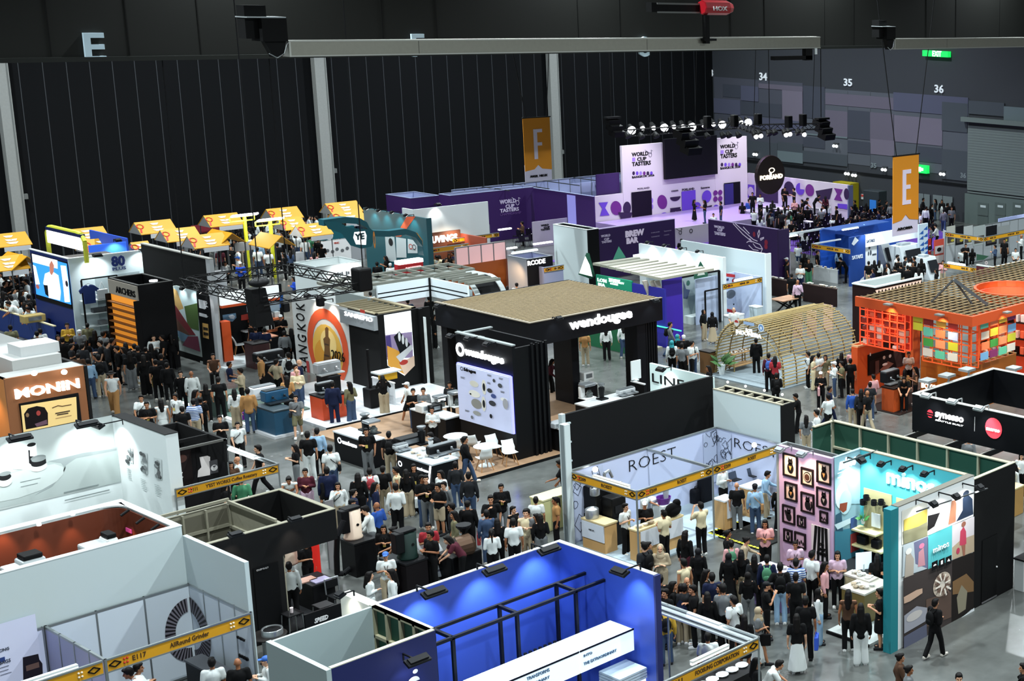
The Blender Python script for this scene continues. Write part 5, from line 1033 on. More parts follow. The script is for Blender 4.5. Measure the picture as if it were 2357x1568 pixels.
for X,Y,lab in((200,1360,'round white pedestal table nearer the crowded counter'),(470,1455,'round white pedestal table nearer the screen tower')):
 c=G(*P('c',X,Y),.1);tt=thing('round_table',lab,'table',c);MB().lathe(c+Vector((0,0,.71)),[(.4,0),(.42,.02),(.4,.03)],24).build('table_top',WHT,tt,True);MB().lathe(c,[(.28,0),(.26,.02),(.05,.06),(.035,.4),(.06,.71)],16).build('pedestal',WHT,tt)
# ================================================================ sunset picture booth (SANREMO)
x0,x1,y0,y1=foot((968,932),0,None,700);xs=x0
zS=4.1
f=Face('B',xs);
pR=G(968,932);yR=pR.y;aL=f.w(*P('j',1430,1100));bL=f.w(*P('j',815,1100));cL=f.w(*P('j',675,985))
t=booth('tall booth wall with an orange sunset print and grey metallic sign',xs,yR)
zA=f.w(*P('j',1430,1105)).z;y_mid=f.w(*P('j',1190,1250)).y;y_le=f.w(*P('j',680,1100)).y;y_sgn=f.w(*P('j',1140,1100)).y;y_c=aL.y
zL=f.w(*P('j',800,965)).z
bx('white_print_wall',M('d4d6d4',.6),t,xs,xs+.12,y_mid,y_le,0,zL);bx('black_wall',BLK,t,xs,xs+.12,y_c,y_mid,0,zL);bx('end_wall',BLK,t,xs+.0,xs+2.4,y_c-.12,y_c,0,zL)
xe_=slide((xs,y_c,zL),'x',957).x
m=MB();m.box(xs,xe_,y_c,y_c+.08,zL,zL+.05).box(xs,xs+.1,y_c,y_sgn+.3,zL+.001,zL+.05)
for k in range(8):yy=y_c+.3+k*.42;m.box(xs+.1,xs+1.6,yy,yy+.05,zL-.18,zL)
m.box(xe_-.2,xe_,y_c,y_sgn+.6,zL-.01,zL+.05);m.build('timber_top',M('8f8468',.7),t)
bx('grey_rear_wall',M('8f9a98',.7),t,xe_-.1,xe_,y_c+.05,y_le-.5,0,zL+.0)
bx('sign_panel',M('9aa0a4',.4),t,xs-.18,xs-.002,y_c-.1,y_sgn,f.w(*P('j',1430,1250)).z,zL-.05)
f6=Face('B',xs-.18);text(t,f6,'SANREMO',*P('j',1155,1122),*P('j',1405,1080),M('f4f6f8',.4,0,1.5),-.01,.03);decals(t,f6,'red_emblem',[('c0392b','r',*P('j',1290,1065),*P('j',1335,1105))])
it=[('d4532a','g',755,800,47,88,.27),('e3b650','e',755,810,34,62),('d99a34','e',755,826,30,45),('f0d48a','e',757,790,18,30),
  ('6b4a22','p',[(744,860),(748,800),(745,780),(750,775),(749,756),(753,752),(757,756),(757,775),(761,782),(760,800),(766,862)]),('3c2a1c','r',748,790,758,796),('3c2a1c','r',747,815,759,822),('b23a3a','r',706,830,716,880),('c97a6a','r',712,860,800,893),('8a3d52','r',708,878,803,930)]
decals(t,f,'sunset_print',it)
def scribble(t,f,pts,w,name='brush_lettering',mat=INK):m=MB();m.use(mat);line(m,f,pts,w,.03,.01);return m.build(name,None,t)
J=lambda*q:[P('j',a,b)for a,b in q]
# BANGKOK brushed upwards
for s,X,Y,h in(('K',712,1060,75),('O',712,1160,85),('K',722,1245,80),('G',728,1350,80),('N',735,1450,85),('A',742,1535,75),('B',750,1625,80)):
 o=f.w(*P('j',X,Y));a=f.w(*P('j',X+80,Y+15));mb=MB();wz=f.w(*P('j',X,Y-h)).z-o.z
 put_text(mb,s,Vector((xs-.015,a.y,o.z)),Vector((0,0,1)),Vector((0,1,0)),Vector((-1,0,0)),abs(wz)*.8,abs(o.y-a.y),.0,.01);mb.build('lettering',INK,t,fixn=False)
text(t,f,'2026',*P('b',1045,260),*P('b',1160,170),INK,-.01,.05)
for X,Y in((905,962),(1045,1000)):flood(t,f,*P('j',X,Y-4),80,(1,.85,.7),.45,1,85,w=.3)
# glowing machine poster panel facing the camera on the end wall
fe=Face('A',y_c-.12)
rx0,rx1=fe.w(*P('j',1495,1200)).x,fe.w(*P('j',1755,1200)).x
it=[('f4f8f8','p',[P('j',1502,1120),P('j',1750,1078),P('j',1772,1480),P('j',1772,1700),P('b',1690,415),P('b',1530,300)])]
decals(t,fe,'lit_poster',[(M('eef4f6',.4,0,.5),'p',[P('j',1502,1120),P('j',1745,1078),P('b',1780,320),P('b',1690,412),P('b',1535,320)]),('9c8ab0','p',[P('j',1515,1300),P('j',1755,1270),P('j',1765,1500),P('j',1530,1520)]),('4a3a7c','p',[P('j',1518,1310),P('j',1560,1300),P('j',1580,1480),P('j',1530,1500)]),
  ('e2a23c','p',[P('b',1530,140),P('b',1640,190),P('b',1690,400),P('b',1540,320)]),('e8c8b0','p',[P('b',1640,300),P('b',1775,230),P('b',1780,320),P('b',1690,410)]),('b8362c','e',*P('b',1680,290),10,6),('1c2024','p',[P('b',1590,60),P('b',1640,10),P('b',1740,130),P('b',1650,220)]),('d8dcde','p',[P('b',1610,240),P('b',1750,130),P('b',1760,170),P('b',1650,290)])]+[('e4e8ea','e',*P('b',1640+k*32,60+k*25),3,11)for k in range(3)])
bx('poster_frame',INK,t,fe.w(957,700).x if 0 else xe_-.02,xe_+.12,y_c-.3,y_c-.121,0,zL);bx('white_edge',WHT,t,xe_+.121,xe_+.25,y_c-.3,y_c-.1,0,zL-.4)
dk0=booth('white raised floor in front of the sunset print',xs-3,yR,'booth_floor','floor');fl0=G(752,985,.1);bx('floor_panel',M('c9cccf',.5),dk0,fl0.x,xe_+.2,fl0.y+.0,fl0.y+6.8,0,.1);bx('dark_rim',INK,dk0,fl0.x-.03,xe_+.2,fl0.y-.03,fl0.y,0,.09)
s1=counter('orange plinth counter before the sunset print carrying a chrome espresso machine',P('b',945,610),1.05,P('b',1165,0)[0],P('b',832,0)[0],'d2481c','1c1d20')
s2=counter('dark blue corner counter with a blue espresso machine',P('b',510,735),1.05,P('b',680,0)[0],P('b',335,0)[0],'14445e','26353c')
MB().use(M('c9cccf',.5)).box(s2[1]-.12,s2[2]+.1,s2[3]-.12,s2[4]+.1,0,.1).build('light_step',None,s2[0])
s3=counter('white counter with a yellow box lit by the poster',P('b',1590,475),1.05,P('b',1600,0)[0],P('b',1395,0)[0],'d8dde0','f0f2f2')
s4=counter('low sage green platform counter along the aisle',P('a',1955,440),.9,P('a',2140,0)[0],P('a',1800,0)[0],'3a4f47','5c6e66')
bxs=booth('long sage green stage edge with a white lit strip along the aisle',s4[1],s4[3],'stage_edge','stage');ga=G(*P('a',1815,540));gb=G(*P('a',2235,705));bx('stage_body',M('5b7268',.6),bxs,gb.x,gb.x+2.5,gb.y,gb.y+5.2,0,.16);bx('light_strip',M('f4fbff',.5,0,1.5),bxs,gb.x-.05,gb.x-.001,gb.y,gb.y+5.2,.02,.1)
s5=counter('black table carrying the large chrome machine before the sunset print',P('b',1010,425),1.35,P('b',1110,0)[0],P('b',890,0)[0],'17181b','2a2c30')
s6=counter('black counter behind the visitors in pale coats',P('b',470,320),1.1,P('b',640,0)[0],P('b',400,0)[0],'17181b','2a2c30')
machine('large chrome lever espresso machine on the orange plinth',*P('b',1010,400),1.35,w=1.0,d=.6,h=.5,col='8c9092',col2='c4c8ca');machine('black espresso machine left on the orange plinth',*P('b',985,565),1.05,w=.7,h=.4)
machine('dark blue espresso machine on the dark blue corner counter',*P('b',540,655),1.05,w=.9,d=.7,h=.5,col='124a6c',col2='2a3238');machine('white espresso machine left on the dark blue counter',*P('b',430,610),1.05,w=.9,d=.7,h=.45,col='e2e6e8')
machine('black espresso machine behind the crowd in pale coats',*P('b',480,290),1.1,w=1.2,d=.6,h=.45)
c=G(*P('b',1540,440),1.05);bxy=thing('yellow_box','yellow and white box on the counter lit by the poster','box',c);bx('carton',M('d7a51c',.5),bxy,c.x-.3,c.x+.3,c.y-.2,c.y+.2,c.z,c.z+.3);bx('lid',WHT,bxy,c.x-.55,c.x+.45,c.y-.3,c.y+.3,c.z+.3,c.z+.36)
c=G(*P('b',1415,710));tt=thing('black_barrel','black speaker column with a white disc top on the light floor','stand',c);MB().box(c.x-.28,c.x+.28,c.y-.28,c.y+.28,.1,.9,.04).build('bin',M('101114',.5),tt);MB().bar((c.x-.1,c.y,.9),(c.x-.1,c.y,2.5),.12,None,8).build('pole',M('101114',.5),tt)
# tall white panel posts and black graphic walls at the left of this block
def wallB(label,top,z,xr,colr,cap=None,th=.12,name='partition_wall',parent=None,nm='wall',zb=0):
 """wall running along y: far-left top pixel and the picture x of its near-right end"""
 p=G(top[0],top[1],z);e=slide(p,'y',xr);t=parent or booth(label,p.x,e.y,name,'wall')
 o=MB().use(M(colr,.6)).box(p.x,p.x+th,e.y,p.y,zb,z);
 if cap:o.use(M(cap,.6)).box(p.x-.01,p.x+th+.01,e.y,p.y,z,z+.02)
 o.build(nm,None,t);return t,p.x,e.y,p.y
# ================================================================ bamboo tunnel (KOPI INDONESIA)
BAM=M('a08a56',.6,0,0,.2);BAMD=M('7c6740',.6)
gR=G(*P('d',745,745));gL=slide(gR,'y',P('d',290,0)[0])
yA_,yB_=gR.y,gL.y;xF=gR.x;W=yB_-yA_;cyl=(yA_+yB_)/2;Hk=2.75
far=slide(gR,'x',P('d',1235,0)[0]).x
t=booth('arched bamboo tunnel booth with round emblems over its mouth',xF,yA_)
def arch(s):  # s 0..1 across the vault: rounded barrel
 a=math.pi*s;return cyl+W/2*math.cos(a)*-1*(1+.0*math.sin(a)),Hk*(math.sin(a)**.62)
_pts=[arch(i/400)for i in range(401)];_cum=[0]
for a_,b_ in zip(_pts,_pts[1:]):_cum.append(_cum[-1]+math.hypot(b_[0]-a_[0],b_[1]-a_[1]))
import bisect
for k in range(52):
 y,z=_pts[min(400,bisect.bisect(_cum,_cum[-1]*(k+.5)/52))]
 if z<.12:z=.12
 r_=rnd.uniform(-.15,.15)
 MB().bar((xF-.1+r_*.3,y,z),(far+r_,y,z+rnd.uniform(-.02,.02)),.055,None,6).build('bamboo_pole',BAM,t)
nr=6
for k in range(nr+1):
 x=xF+(far-xF)*k/nr;MB().tube([(x,arch(i/20)[0],max(arch(i/20)[1]-.06,0))for i in range(21)],.06,5).build('bamboo_rib',BAMD,t)
MB().tube([(xF-.05,arch(i/20)[0],max(arch(i/20)[1]*.86-.1,0))for i in range(21)],.05,5).build('bamboo_rib',BAM,t)
f=Face('B',xF-.15)
a=f.w(*P('d',400,330));e=slide(a,'y',P('d',612,0)[0])
text(t,f,'KOPI',*P('d',488,358),*P('d',530,338),M('f2f2ee',.5,0,.5),.03);text(t,f,'INDONESIA',*P('d',422,372),*P('d',592,345),M('f2f2ee',.5,0,.6),.03)
decals(t,f,'round_emblem',[('d9d9d4','e',*P('d',425,300),6,8.5),('b03028','h',*P('d',425,300),4.5,6,0,180)]);decals(t,f,'blue_plate',[('9fbadf','r',*P('d',472,290),*P('d',545,325))]);decals(t,f,'round_emblem',[('dfe8f2','e',*P('d',590,335),7,9),('5d8ec9','e',*P('d',590,335),5,7),('dfe8f2','e',*P('d',590,337),2.5,4)])
bx('booth_floor_panel',M('7f8d94',.7),t,xF-.6,far,yA_-.1,yB_+.1,0,.05)
for(X,Y,h)in((835,440,1.2),(930,430,1.2),(1040,385,1.2)):
 c=G(*P('d',X,Y+90),0);MB().box(c.x,c.x+.04,c.y-.3,c.y+.3,.9,2.2).build('hanging_poster',M('c9a898',.6),t)
ck=counter('brown counter of brewing gear at the left of the bamboo tunnel',P('d',245,500),1.05,P('d',290,0)[0],P('d',175,0)[0],'6b4a28','2a2420')
m_=thing('bamboo_table','two-level bamboo table with trays at the mouth of the tunnel','table',G(*P('d',410,640)));c=m_.location
b0=G(*P('d',410,640));b1=slide(b0,'x',P('d',540,0)[0]);b2=slide(b0,'y',P('d',352,0)[0])
for z_ in(.25,.82):bx('table_shelf',M('b08a58',.6),m_,b0.x,b1.x,b0.y,b2.y,z_,z_+.04)
for x_ in(b0.x,b1.x):
 for y_ in(b0.y,b2.y):MB().bar((x_,y_,0),(x_,y_,.86),.06,None,6).build('leg',BAM,m_)
for k in range(7):
 c=(b0.x+.1+(b1.x-b0.x-.2)*(k+.5)/7,b0.y+(b2.y-b0.y)*rnd.uniform(.25,.75),.86);d_=thing('food_tray','small pale tray of samples on the bamboo table','tray',c,'sample trays on the bamboo table');MB().lathe(c,[(.08,0),(.12,.03),(.11,.035),(.02,.02)],10).build('dish',M('d8dcda',.5),d_);MB().ball(Vector(c)+Vector((0,0,.04)),.06,(1,1,.5),8,5).build('sample',M('6a4a2c',.7),d_)
for nm,lab,X,Y,z in(('potted_palm','potted palm in a white tapered pot by the bamboo tunnel',325,655,1.3),('potted_fern','leafy plant at the foot of the white graphic wall post',0,0,0)):
 if z:
  c=G(*P('d',X,Y));tt=thing(nm,lab,'plant',c);MB().lathe(c,[(.1,0),(.17,.42),(.19,.5),(.15,.5)],14).build('pot',WHT,tt);leaves((c.x,c.y,.5),.85,30,'3f6a34',5,par=tt,L=.35)
# ================================================================ orange pavilion with lattice roof
ORA=M('d4501c',.5);ORD=M('c04a14',.5);ORX=M('d9541f',.5,0,.25)
zo=4.5;x0,x1,y0,y1=foot((2022,732),zo,2357,1968)
nc=G(*P('d',2010,262),zo);xN,yN=nc.x,nc.y;yW=slide(nc,'y',1968).y;xE=slide((xN,yW,zo),'x',2380).x
t=booth('orange pavilion with a rattan lattice roof and coloured panel shelves',xN,yN)
bx('left_fascia',ORA,t,xN,xN+.12,yN,yW,zo-.42,zo);bx('front_fascia',ORA,t,xN+.12,xE,yN,yN+.12,zo-.42,zo)
yT=yN+6.0*(yW-yN)/max(yW-yN,.1);m=MB();LAT=M('8c7650',.7,0,0,.3)
nx=18;ny=max(4,round((yW-yN)/.34));Xc=(xN+7.2,(yN+yW)/2+2.2,2.2)
yW2=yW+.0;deep=xE-xN
c=G(2330,665,zo);rr=abs(G(2240,668,zo).y-c.y)+.6
def gaps(a,b,ca,off):
 h=rr*rr-off*off
 if h<=0:return[(a,b)]
 h=math.sqrt(h);return[q for q in((a,min(b,ca-h)),(max(a,ca+h),b))if q[1]-q[0]>.05]
for k in range(1,ny):
 yy=yN+(yW2-yN)*k/ny
 for a_,b_ in gaps(xN+.1,xE,c.x,yy-c.y):MB().box(a_,b_,yy-.03,yy+.03,zo-.012,zo+.02).build('lattice_slat',LAT,t)
k=xN+.3
while k<xE:
 for a_,b_ in gaps(yN+.1,yW2-.05,c.y,k-c.x):MB().box(k-.03,k+.03,a_,b_,zo-.05,zo-.012).build('lattice_slat',M('6a5638',.7,0,0,.3),t)
 k+=.42
bx('roof_board',M('241c12',.9),t,xN+.12,c.x-rr,yN+.12,yW2,zo-.4,zo-.36);bx('roof_board',M('241c12',.9),t,c.x-rr+.01,xE,yN+.12,c.y-rr,zo-.4,zo-.36);bx('roof_board',M('241c12',.9),t,c.x+rr,xE,c.y-rr+.01,yW2,zo-.4,zo-.36)
# steel tripod on the roof
ap=G(*P('d',1885,10),zo+1.2)
for X,Y,w in((1735,160,.07),(2005,170,.07),(2110,178,.13)):
 b_=G(*P('d',X,Y),zo+.08);MB().bar(ap,b_,w).build('steel_strut',M('6e7478',.4,.6),t)
fB,fA=Face('B',xN+.05),Face('A',yN+.05)
# shelves: red lit grid on the left (B face), colour tiles on both faces near the corner
def lattice(t,f,k,X0,X1,Y0,Y1,nx,nz,mat,dep=.35):
 a=f.w(*P(k,X0,Y0));e=slide(a,'x' if f.ax=='A' else 'y',P(k,X1,0)[0]);zb=f.w(*P(k,X0,Y1)).z;N=-f.n();m=MB()
 for i in range(nx+1):
  p=a+(e-a)*(i/nx)
  for d_ in(0,dep):m.bar((p+N*d_).xy.to_3d()+Vector((0,0,zb)),(p+N*d_).xy.to_3d()+Vector((0,0,a.z)),.045)
 for j in range(nz+1):
  z=zb+(a.z-zb)*j/nz
  for d_ in(0,dep):p=a+N*d_;q=e+N*d_;m.bar((p.x,p.y,z),(q.x,q.y,z),.045)
 m.build('shelf_grid',mat,t);return a,e,zb
a,e,zb=lattice(t,fB,'d',1255,1558,160,440,6,6,M('e8502c',.5,0,.5))
bx('red_back_panel',M('c23a24',.6,0,.12),t,xN+.5,xN+.55,e.y,a.y,zb,zo-.42)
for i in range(6):
 for j in range(6):
  if rnd.random()<.6:
   z=zb+(a.z-zb)*j/6;y=a.y+(e.y-a.y)*(i+.5)/6;mb=MB();s_=rnd.uniform(.1,.2);mb.box(xN+.1,xN+.35,y-s_,y+s_,z+.03,z+rnd.uniform(.16,.34),.02);mb.build('shelf_goods',M(rnd.choice(['f0c8b8','8a2a1c','e86a48','2a1412','d9a48e']),.5),t)
TC=['b8b02c','8a1f1a','e0a03c','c0362c','5fae94','e87a4c','b8bfd8','3d8a3c','e08a5c','c8c030','c8bcae','5fb894','d8cfc0','e8b83c','6fa0c8','7a2a5c']
def tiles(t,f,k,pts,w,h):
 for n_,(X,Y,c)in enumerate(pts):
  m=MB();m.use(M(TC[c],.5,0,.12));aa=P(k,X-w,Y-h);a_=f.w(*aa);e_=slide(a_,'x' if f.ax=='A' else 'y',P(k,X+w,0)[0]);zb_=f.w(*P(k,X-w,Y+h)).z;N=f.n()
  m.prism([a_+N*.03,e_+N*.03,Vector((e_.x,e_.y,zb_))+N*.03,Vector((a_.x,a_.y,zb_))+N*.03],N*.03);m.build('colour_tile',None,t)
fB2=Face('B',xN+.35);fA2=Face('A',yN+.35)
lattice(t,fB2,'d',1680,2005,240,555,5,4,ORX,.5)
lattice(t,fA2,'d',2062,2300,262,520,4,4,ORX,.5)
tiles(t,fB2,'d',[(1720,285,1),(1805,300,2),(1885,318,3),(1718,355,4),(1800,370,5),(1885,385,6),(1718,425,7),(1800,440,8),(1885,455,9),(1715,492,10),(1798,510,11),(1882,525,12),(1650,262,0),(1650,318,0)],32,26)
tiles(t,fA2,'d',[(2085,320,4),(2150,300,5),(2210,280,13),(2268,262,15),(2090,392,10),(2150,368,13),(2208,352,8),(2270,340,14),(2092,462,5),(2150,442,7),(2208,425,8),(2268,405,9),(2085,532,14),(2147,512,15),(2208,495,11),(2265,472,12)],26,25)
for f_,X,Y in((fB,1475,178),(fB,1820,248),(fA,2205,232)):
 p=f_.w(*P('d',X,Y));fl=MB();fl.obox(p+f_.n()*.3+Vector((0,0,.05)),f_.u(),f_.n(),(0,0,1),.35,.25,.06);fl.build('floodlight',M('8c8a84',.4,.4),t);spot(t,p+f_.n()*.3,p+f_.n()*-.1+Vector((0,0,-1.6)),110,(1,.78,.5),100)
p=(xN+3,yN+3.5,zo-.4);spot(t,p,(p[0],p[1],0),300,(1,.6,.35),140)
spot(t,(xN+.9,(a.y+e.y)/2,zo-.5),(xN+.3,(a.y+e.y)/2,1),120,(1,.4,.25),120)
# base walls
nb=G(*P('d',2010,600),1.9);xb,yb=nb.x,nb.y;
fb_=Face('B',xb);ww=fb_.w(*P('d',1662,545));ee=Face('A',yb).w(*P('d',2305,520));zb1=nb.z
bt=t
bx('left_wall',M('c06a1a',.5),bt,xb,xb+.12,yb,ww.y,0,zb1);bx('front_wall',M('c06a1a',.5),bt,xb+.12,ee.x,yb,yb+.12,0,zb1);bx('inner_left_rim',M('e0b87c',.5),bt,xb+.4,xb+.48,yb+.42,ww.y,zb1-.08,zb1);bx('inner_front_rim',M('e0b87c',.5),bt,xb+.48,ee.x,yb+.4,yb+.48,zb1-.08,zb1)
for k in range(8):yy=yb+(ww.y-yb)*k/7;bx('rim_bar',M('e0b87c',.5),bt,xb+.0,xb+.4,yy-.03,yy+.03,zb1,zb1+.03)
for k in range(1,8):xx=xb+(ee.x-xb)*k/7;bx('rim_bar',M('e0b87c',.5),bt,xx-.03,xx+.03,yb,yb+.4,zb1,zb1+.03)
text(bt,fb_,'BOYOU',*P('d',1668,735),*P('d',1795,700),M('f6efe2',.4,0,.8),.04)
# screen wall
p=G(*P('d',1262,475),3.1);e_=slide(p,'x',P('d',1562,0)[0])
p=G(*P('d',1240,780));zs_=rise(p,P('d',0,470)[1]);e_=slide((p.x,p.y,zs_),'x',P('d',1562,0)[0])
st=booth('orange screen wall with a dark coffee video beside the pavilion',p.x,p.y,'screen_wall','screen')
bx('orange_wall',M('c9541c',.5),st,p.x,e_.x,p.y,p.y+.35,0,zs_);bx('side_panel',M('d9541f',.5),st,p.x-.02,p.x-.001,p.y,p.y+.35,0,zs_)
m=MB();m.box(p.x,e_.x,p.y+.3,p.y+.36,zs_,zs_+.12).box(p.x,e_.x,p.y,p.y+.06,zs_,zs_+.08).box(p.x,p.x+.06,p.y+.06,p.y+.3,zs_,zs_+.08);m.build('top_rim',M('e0b080',.5),st)
f=Face('A',p.y);a=f.w(*P('d',1305,518));b=f.w(*P('d',1560,600));bx('screen',M('120c0c',.3),st,a.x,b.x-.1,p.y-.05,p.y-.002,f.w(*P('d',1305,655)).z,a.z)
f2=Face('A',p.y-.05);D_=lambda*q:[P('d',a_,b_)for a_,b_ in q]
decals(st,f2,'video_image',[('241310','p',D_((1315,560),(1545,480),(1545,590),(1315,650))),('3c2420','p',D_((1470,470),(1520,460),(1545,585),(1500,600))),('8a5a4c','p',D_((1385,620),(1440,560),(1480,575),(1420,630))),('c9b8b0','e',*P('d',1415,535),3,4),('c9b8b0','e',*P('d',1455,525),3,4),('e8dcd8','e',*P('d',1420,580),6,3),('5a3a34','r',*P('d',1355,560),*P('d',1380,640)),('b0705c','e',*P('d',1490,480),5,6),('e8e8e8','r',*P('d',1317,505),*P('d',1325,522))])
bk=counter('orange counter with a black espresso machine beside the screen wall',P('d',1480,745),1.05,P('d',1560,0)[0],P('d',1400,0)[0],'c0501c','2a1c18')
machine('black espresso machine on the orange counter at the screen wall',*P('d',1470,710),1.05,w=.9,h=.55,d=.6);
bx('doorway_counter',M('7a3418',.5),bk[0],0,0,0,0,0,0)if 0 else None
x_=slide(G(*P('d',1612,600),0),'x',P('d',1650,0)[0]);g1=G(*P('d',1612,620));bx('orange_pillar',M('c9541c',.5),t,g1.x,g1.x+.5,g1.y,g1.y+.5,0,3.2)
bx('carpet',M('2a1a16',.9),t,G(1990,935).x-.2,xE,G(*P('d',1600,900)).y,yN+5,0,.03)
# rear ring with red shelves, right
f=Face('B',slide(G(2240,700,zo),'x',2250).x);
rc=t;spot(t,(c.x,c.y,zo),(c.x+2,c.y+2,1.5),250,(1,.5,.3),120)
def arcwall(t,c,r,z0,z1,a0,a1,mat,nm,n=24,th=.12):
 m=MB()
 for i in range(n):
  p=[(c.x+rr_*math.cos(a),c.y+rr_*math.sin(a))for rr_ in(r,r-th)for a in(a0+(a1-a0)*i/n,a0+(a1-a0)*(i+1)/n)]
  m.prism([(p[0][0],p[0][1],z0),(p[1][0],p[1][1],z0),(p[3][0],p[3][1],z0),(p[2][0],p[2][1],z0)],(0,0,z1-z0))
 return m.build(nm,mat,t)
arcwall(rc,c,rr,zo-.38,zo+.05,0,math.pi*2,ORD,'orange_ring')
arcwall(rc,c,rr-.15,.1,zo-.2,-.9,2.1,M('d24628',.6,0,.35),'lit_back_wall')
for j in range(4):arcwall(rc,c,rr-.3,1.2+j*.75,1.25+j*.75,-.9,2.1,M('2a1a16',.5),'shelf',16,.35)
for i in range(12):
 a_=-.8+i*.24
 for j in range(4):
  z=1.26+j*.75;p=Vector((c.x+(rr-.5)*math.cos(a_),c.y+(rr-.5)*math.sin(a_),z));MB().box(p.x-.1,p.x+.1,p.y-.1,p.y+.1,z,z+.35,.02).build('shelf_goods',M(rnd.choice(['e86a48','1c1210','e8c8b8','b0b8bc']),.5),rc)
# white-rimmed dark booth left of the lattice roof
z5=3.3;p=G(*P('m',665,1100),z5);q=slide(p,'x',P('m',1195,0)[0]);r_=slide(p,'y',P('m',405,0)[0])
t=booth('dark brown box booth with a white rimmed top and zigzag trim beside the lattice roof',p.x,p.y)
for nm,a_ in(('front_wall',(p.x,q.x,p.y,p.y+.1)),('left_wall',(p.x,p.x+.1,p.y+.1,r_.y))):bx(nm,M('2a1816',.5),t,*a_,0,z5)
m=MB();m.box(p.x-.05,q.x,p.y-.05,p.y+.12,z5,z5+.06).box(p.x-.05,p.x+.12,p.y+.12,r_.y,z5,z5+.06).box(p.x+.12,q.x,r_.y-.1,r_.y+.05,z5,z5+.06);m.build('white_rim',WHT,t);bx('inner_wall',M('b9c2c0',.6),t,p.x+.2,q.x,r_.y-.1,r_.y,1,z5);bx('ceiling_board',M('a4aeac',.6),t,p.x+.12,q.x,p.y+.12,r_.y-.1,z5-.5,z5-.45)
m=MB();k=p.x
while k<q.x-.15:m.prism([(k,p.y-.02,z5-.12),(k+.25,p.y-.02,z5-.12),(k+.125,p.y-.02,z5-.32)],(0,.015,0));k+=.25
m.build('zigzag_trim',M('e8c8b4',.5,0,.4),t)
ZT.update({'q':(400,560,6.533),'r':(820,560,6.533),'s':(0,480,7.84),'t':(1340,560,6.533)})
def ibox(label,c,z,A,B,col,top=None,z0=0,name='exhibition_booth',cat='booth',open_top=False,side=None,inner=None):
 x0,x1,y0,y1=foot(c,z,A,B);x0,x1=sorted((x0,x1));y0,y1=sorted((y0,y1));t=booth(label,x0,y0,name,cat)
 if open_top:
  bx('front_wall',M(col,.6),t,x0,x1,y0,y0+.08,z0,z);bx('side_wall',M(side or col,.6),t,x0,x0+.08,y0+.08,y1,z0,z)
  bx('rear_wall',M(inner or col,.6),t,x0+.08,x1,y1-.08,y1,z0,z);bx('far_side_wall',M(inner or col,.6),t,x1-.08,x1,y0+.08,y1-.08,z0,z)
  if top:
   m=MB();m.use(M(top,.6)).box(x0-.02,x1+.02,y0-.02,y0+.1,z,z+.03).box(x0-.02,x0+.1,y0+.1,y1,z,z+.03).box(x0+.1,x1,y1-.1,y1+.01,z,z+.03).box(x1-.1,x1+.01,y0+.1,y1-.1,z,z+.03);m.build('top_rim',None,t)
 else:
  bx('front_wall',M(col,.6),t,x0,x1,y0,y0+.08,z0,z);bx('side_wall',M(side or col,.6),t,x0,x0+.08,y0+.08,y1,z0,z)
 return t,x0,x1,y0,y1
# ================================================================ MONIN booth
t,x0,x1,y0,y1=ibox('brown booth with big white serif letters and a lit menu screen',(10,873),3.9,193,-200,'8a5632',side='c07a3c')
bx('rear_block',M('a9acaa',.7),t,x0+.6,x1-.3,y0+.9,y1,0,4.25);bx('top_cap',M('c4c8c8',.6),t,x0+1.0,x1-.2,y0+1.2,y0+2.2,4.25,4.6);bx('roof',M('9a9c9a',.7),t,x0,x1,y0+.08,y0+.9,3.86,3.9);bx('right_side',M('1c1a1a',.6),t,x1-.02,x1+.1,y0,y1,0,3.88)
f=Face('A',y0);text(t,f,'MONIN',*P('a',137,462),*P('a',715,375),M('fff6ea',.4,0,2.2),.03,.04,th=.04)
a=f.w(*P('a',182,515));e=slide(a,'x',P('a',690,0)[0]);zb=f.w(*P('a',205,770)).z;bx('menu_screen',INK,t,a.x-.04,e.x+.04,y0-.06,y0-.002,zb,a.z+.04)
f2=Face('A',y0-.06);decals(t,f2,'menu_print',[(M('d9bc7c',.4,0,.35),'p',[P('a',186,525),P('a',686,445),P('a',697,665),P('a',210,765)]),('1c1214','p',[P('a',232,740),P('a',215,600),P('a',250,550),P('a',330,528),P('a',400,540),P('a',430,590),P('a',432,700)]),('a83a34','e',*P('a',345,592),5,6),('8a6a4a','e',*P('a',245,610),4,5),('6a4a5a','p',[P('a',310,690),P('a',420,650),P('a',425,690),P('a',330,715)]),('5a3a1c','l',[P('a',470,545),P('a',520,525),P('a',560,530),P('a',640,515)],.03),('3c2a1c','l',[P('a',500,595),P('a',625,572)],.04),('3c2a1c','l',[P('a',515,608),P('a',610,592)],.04),('a8845a','l',[P('a',500,640),P('a',640,612)],.02)])
for X,Y in((275,245),(545,235)):p=f.w(*P('a',X,Y));MB().use(M('fff0dc',.4,0,9)).ball(p+Vector((0,-.3,.1)),.09).build('bulb',None,t);spot(t,p+Vector((0,-.35,.1)),p+Vector((0,0,-1)),70,(1,.8,.55),110)
spot(t,(x0-.5,y0+1.2,3.6),(x0,y0+1.2,.8),150,(1,.66,.3),120)
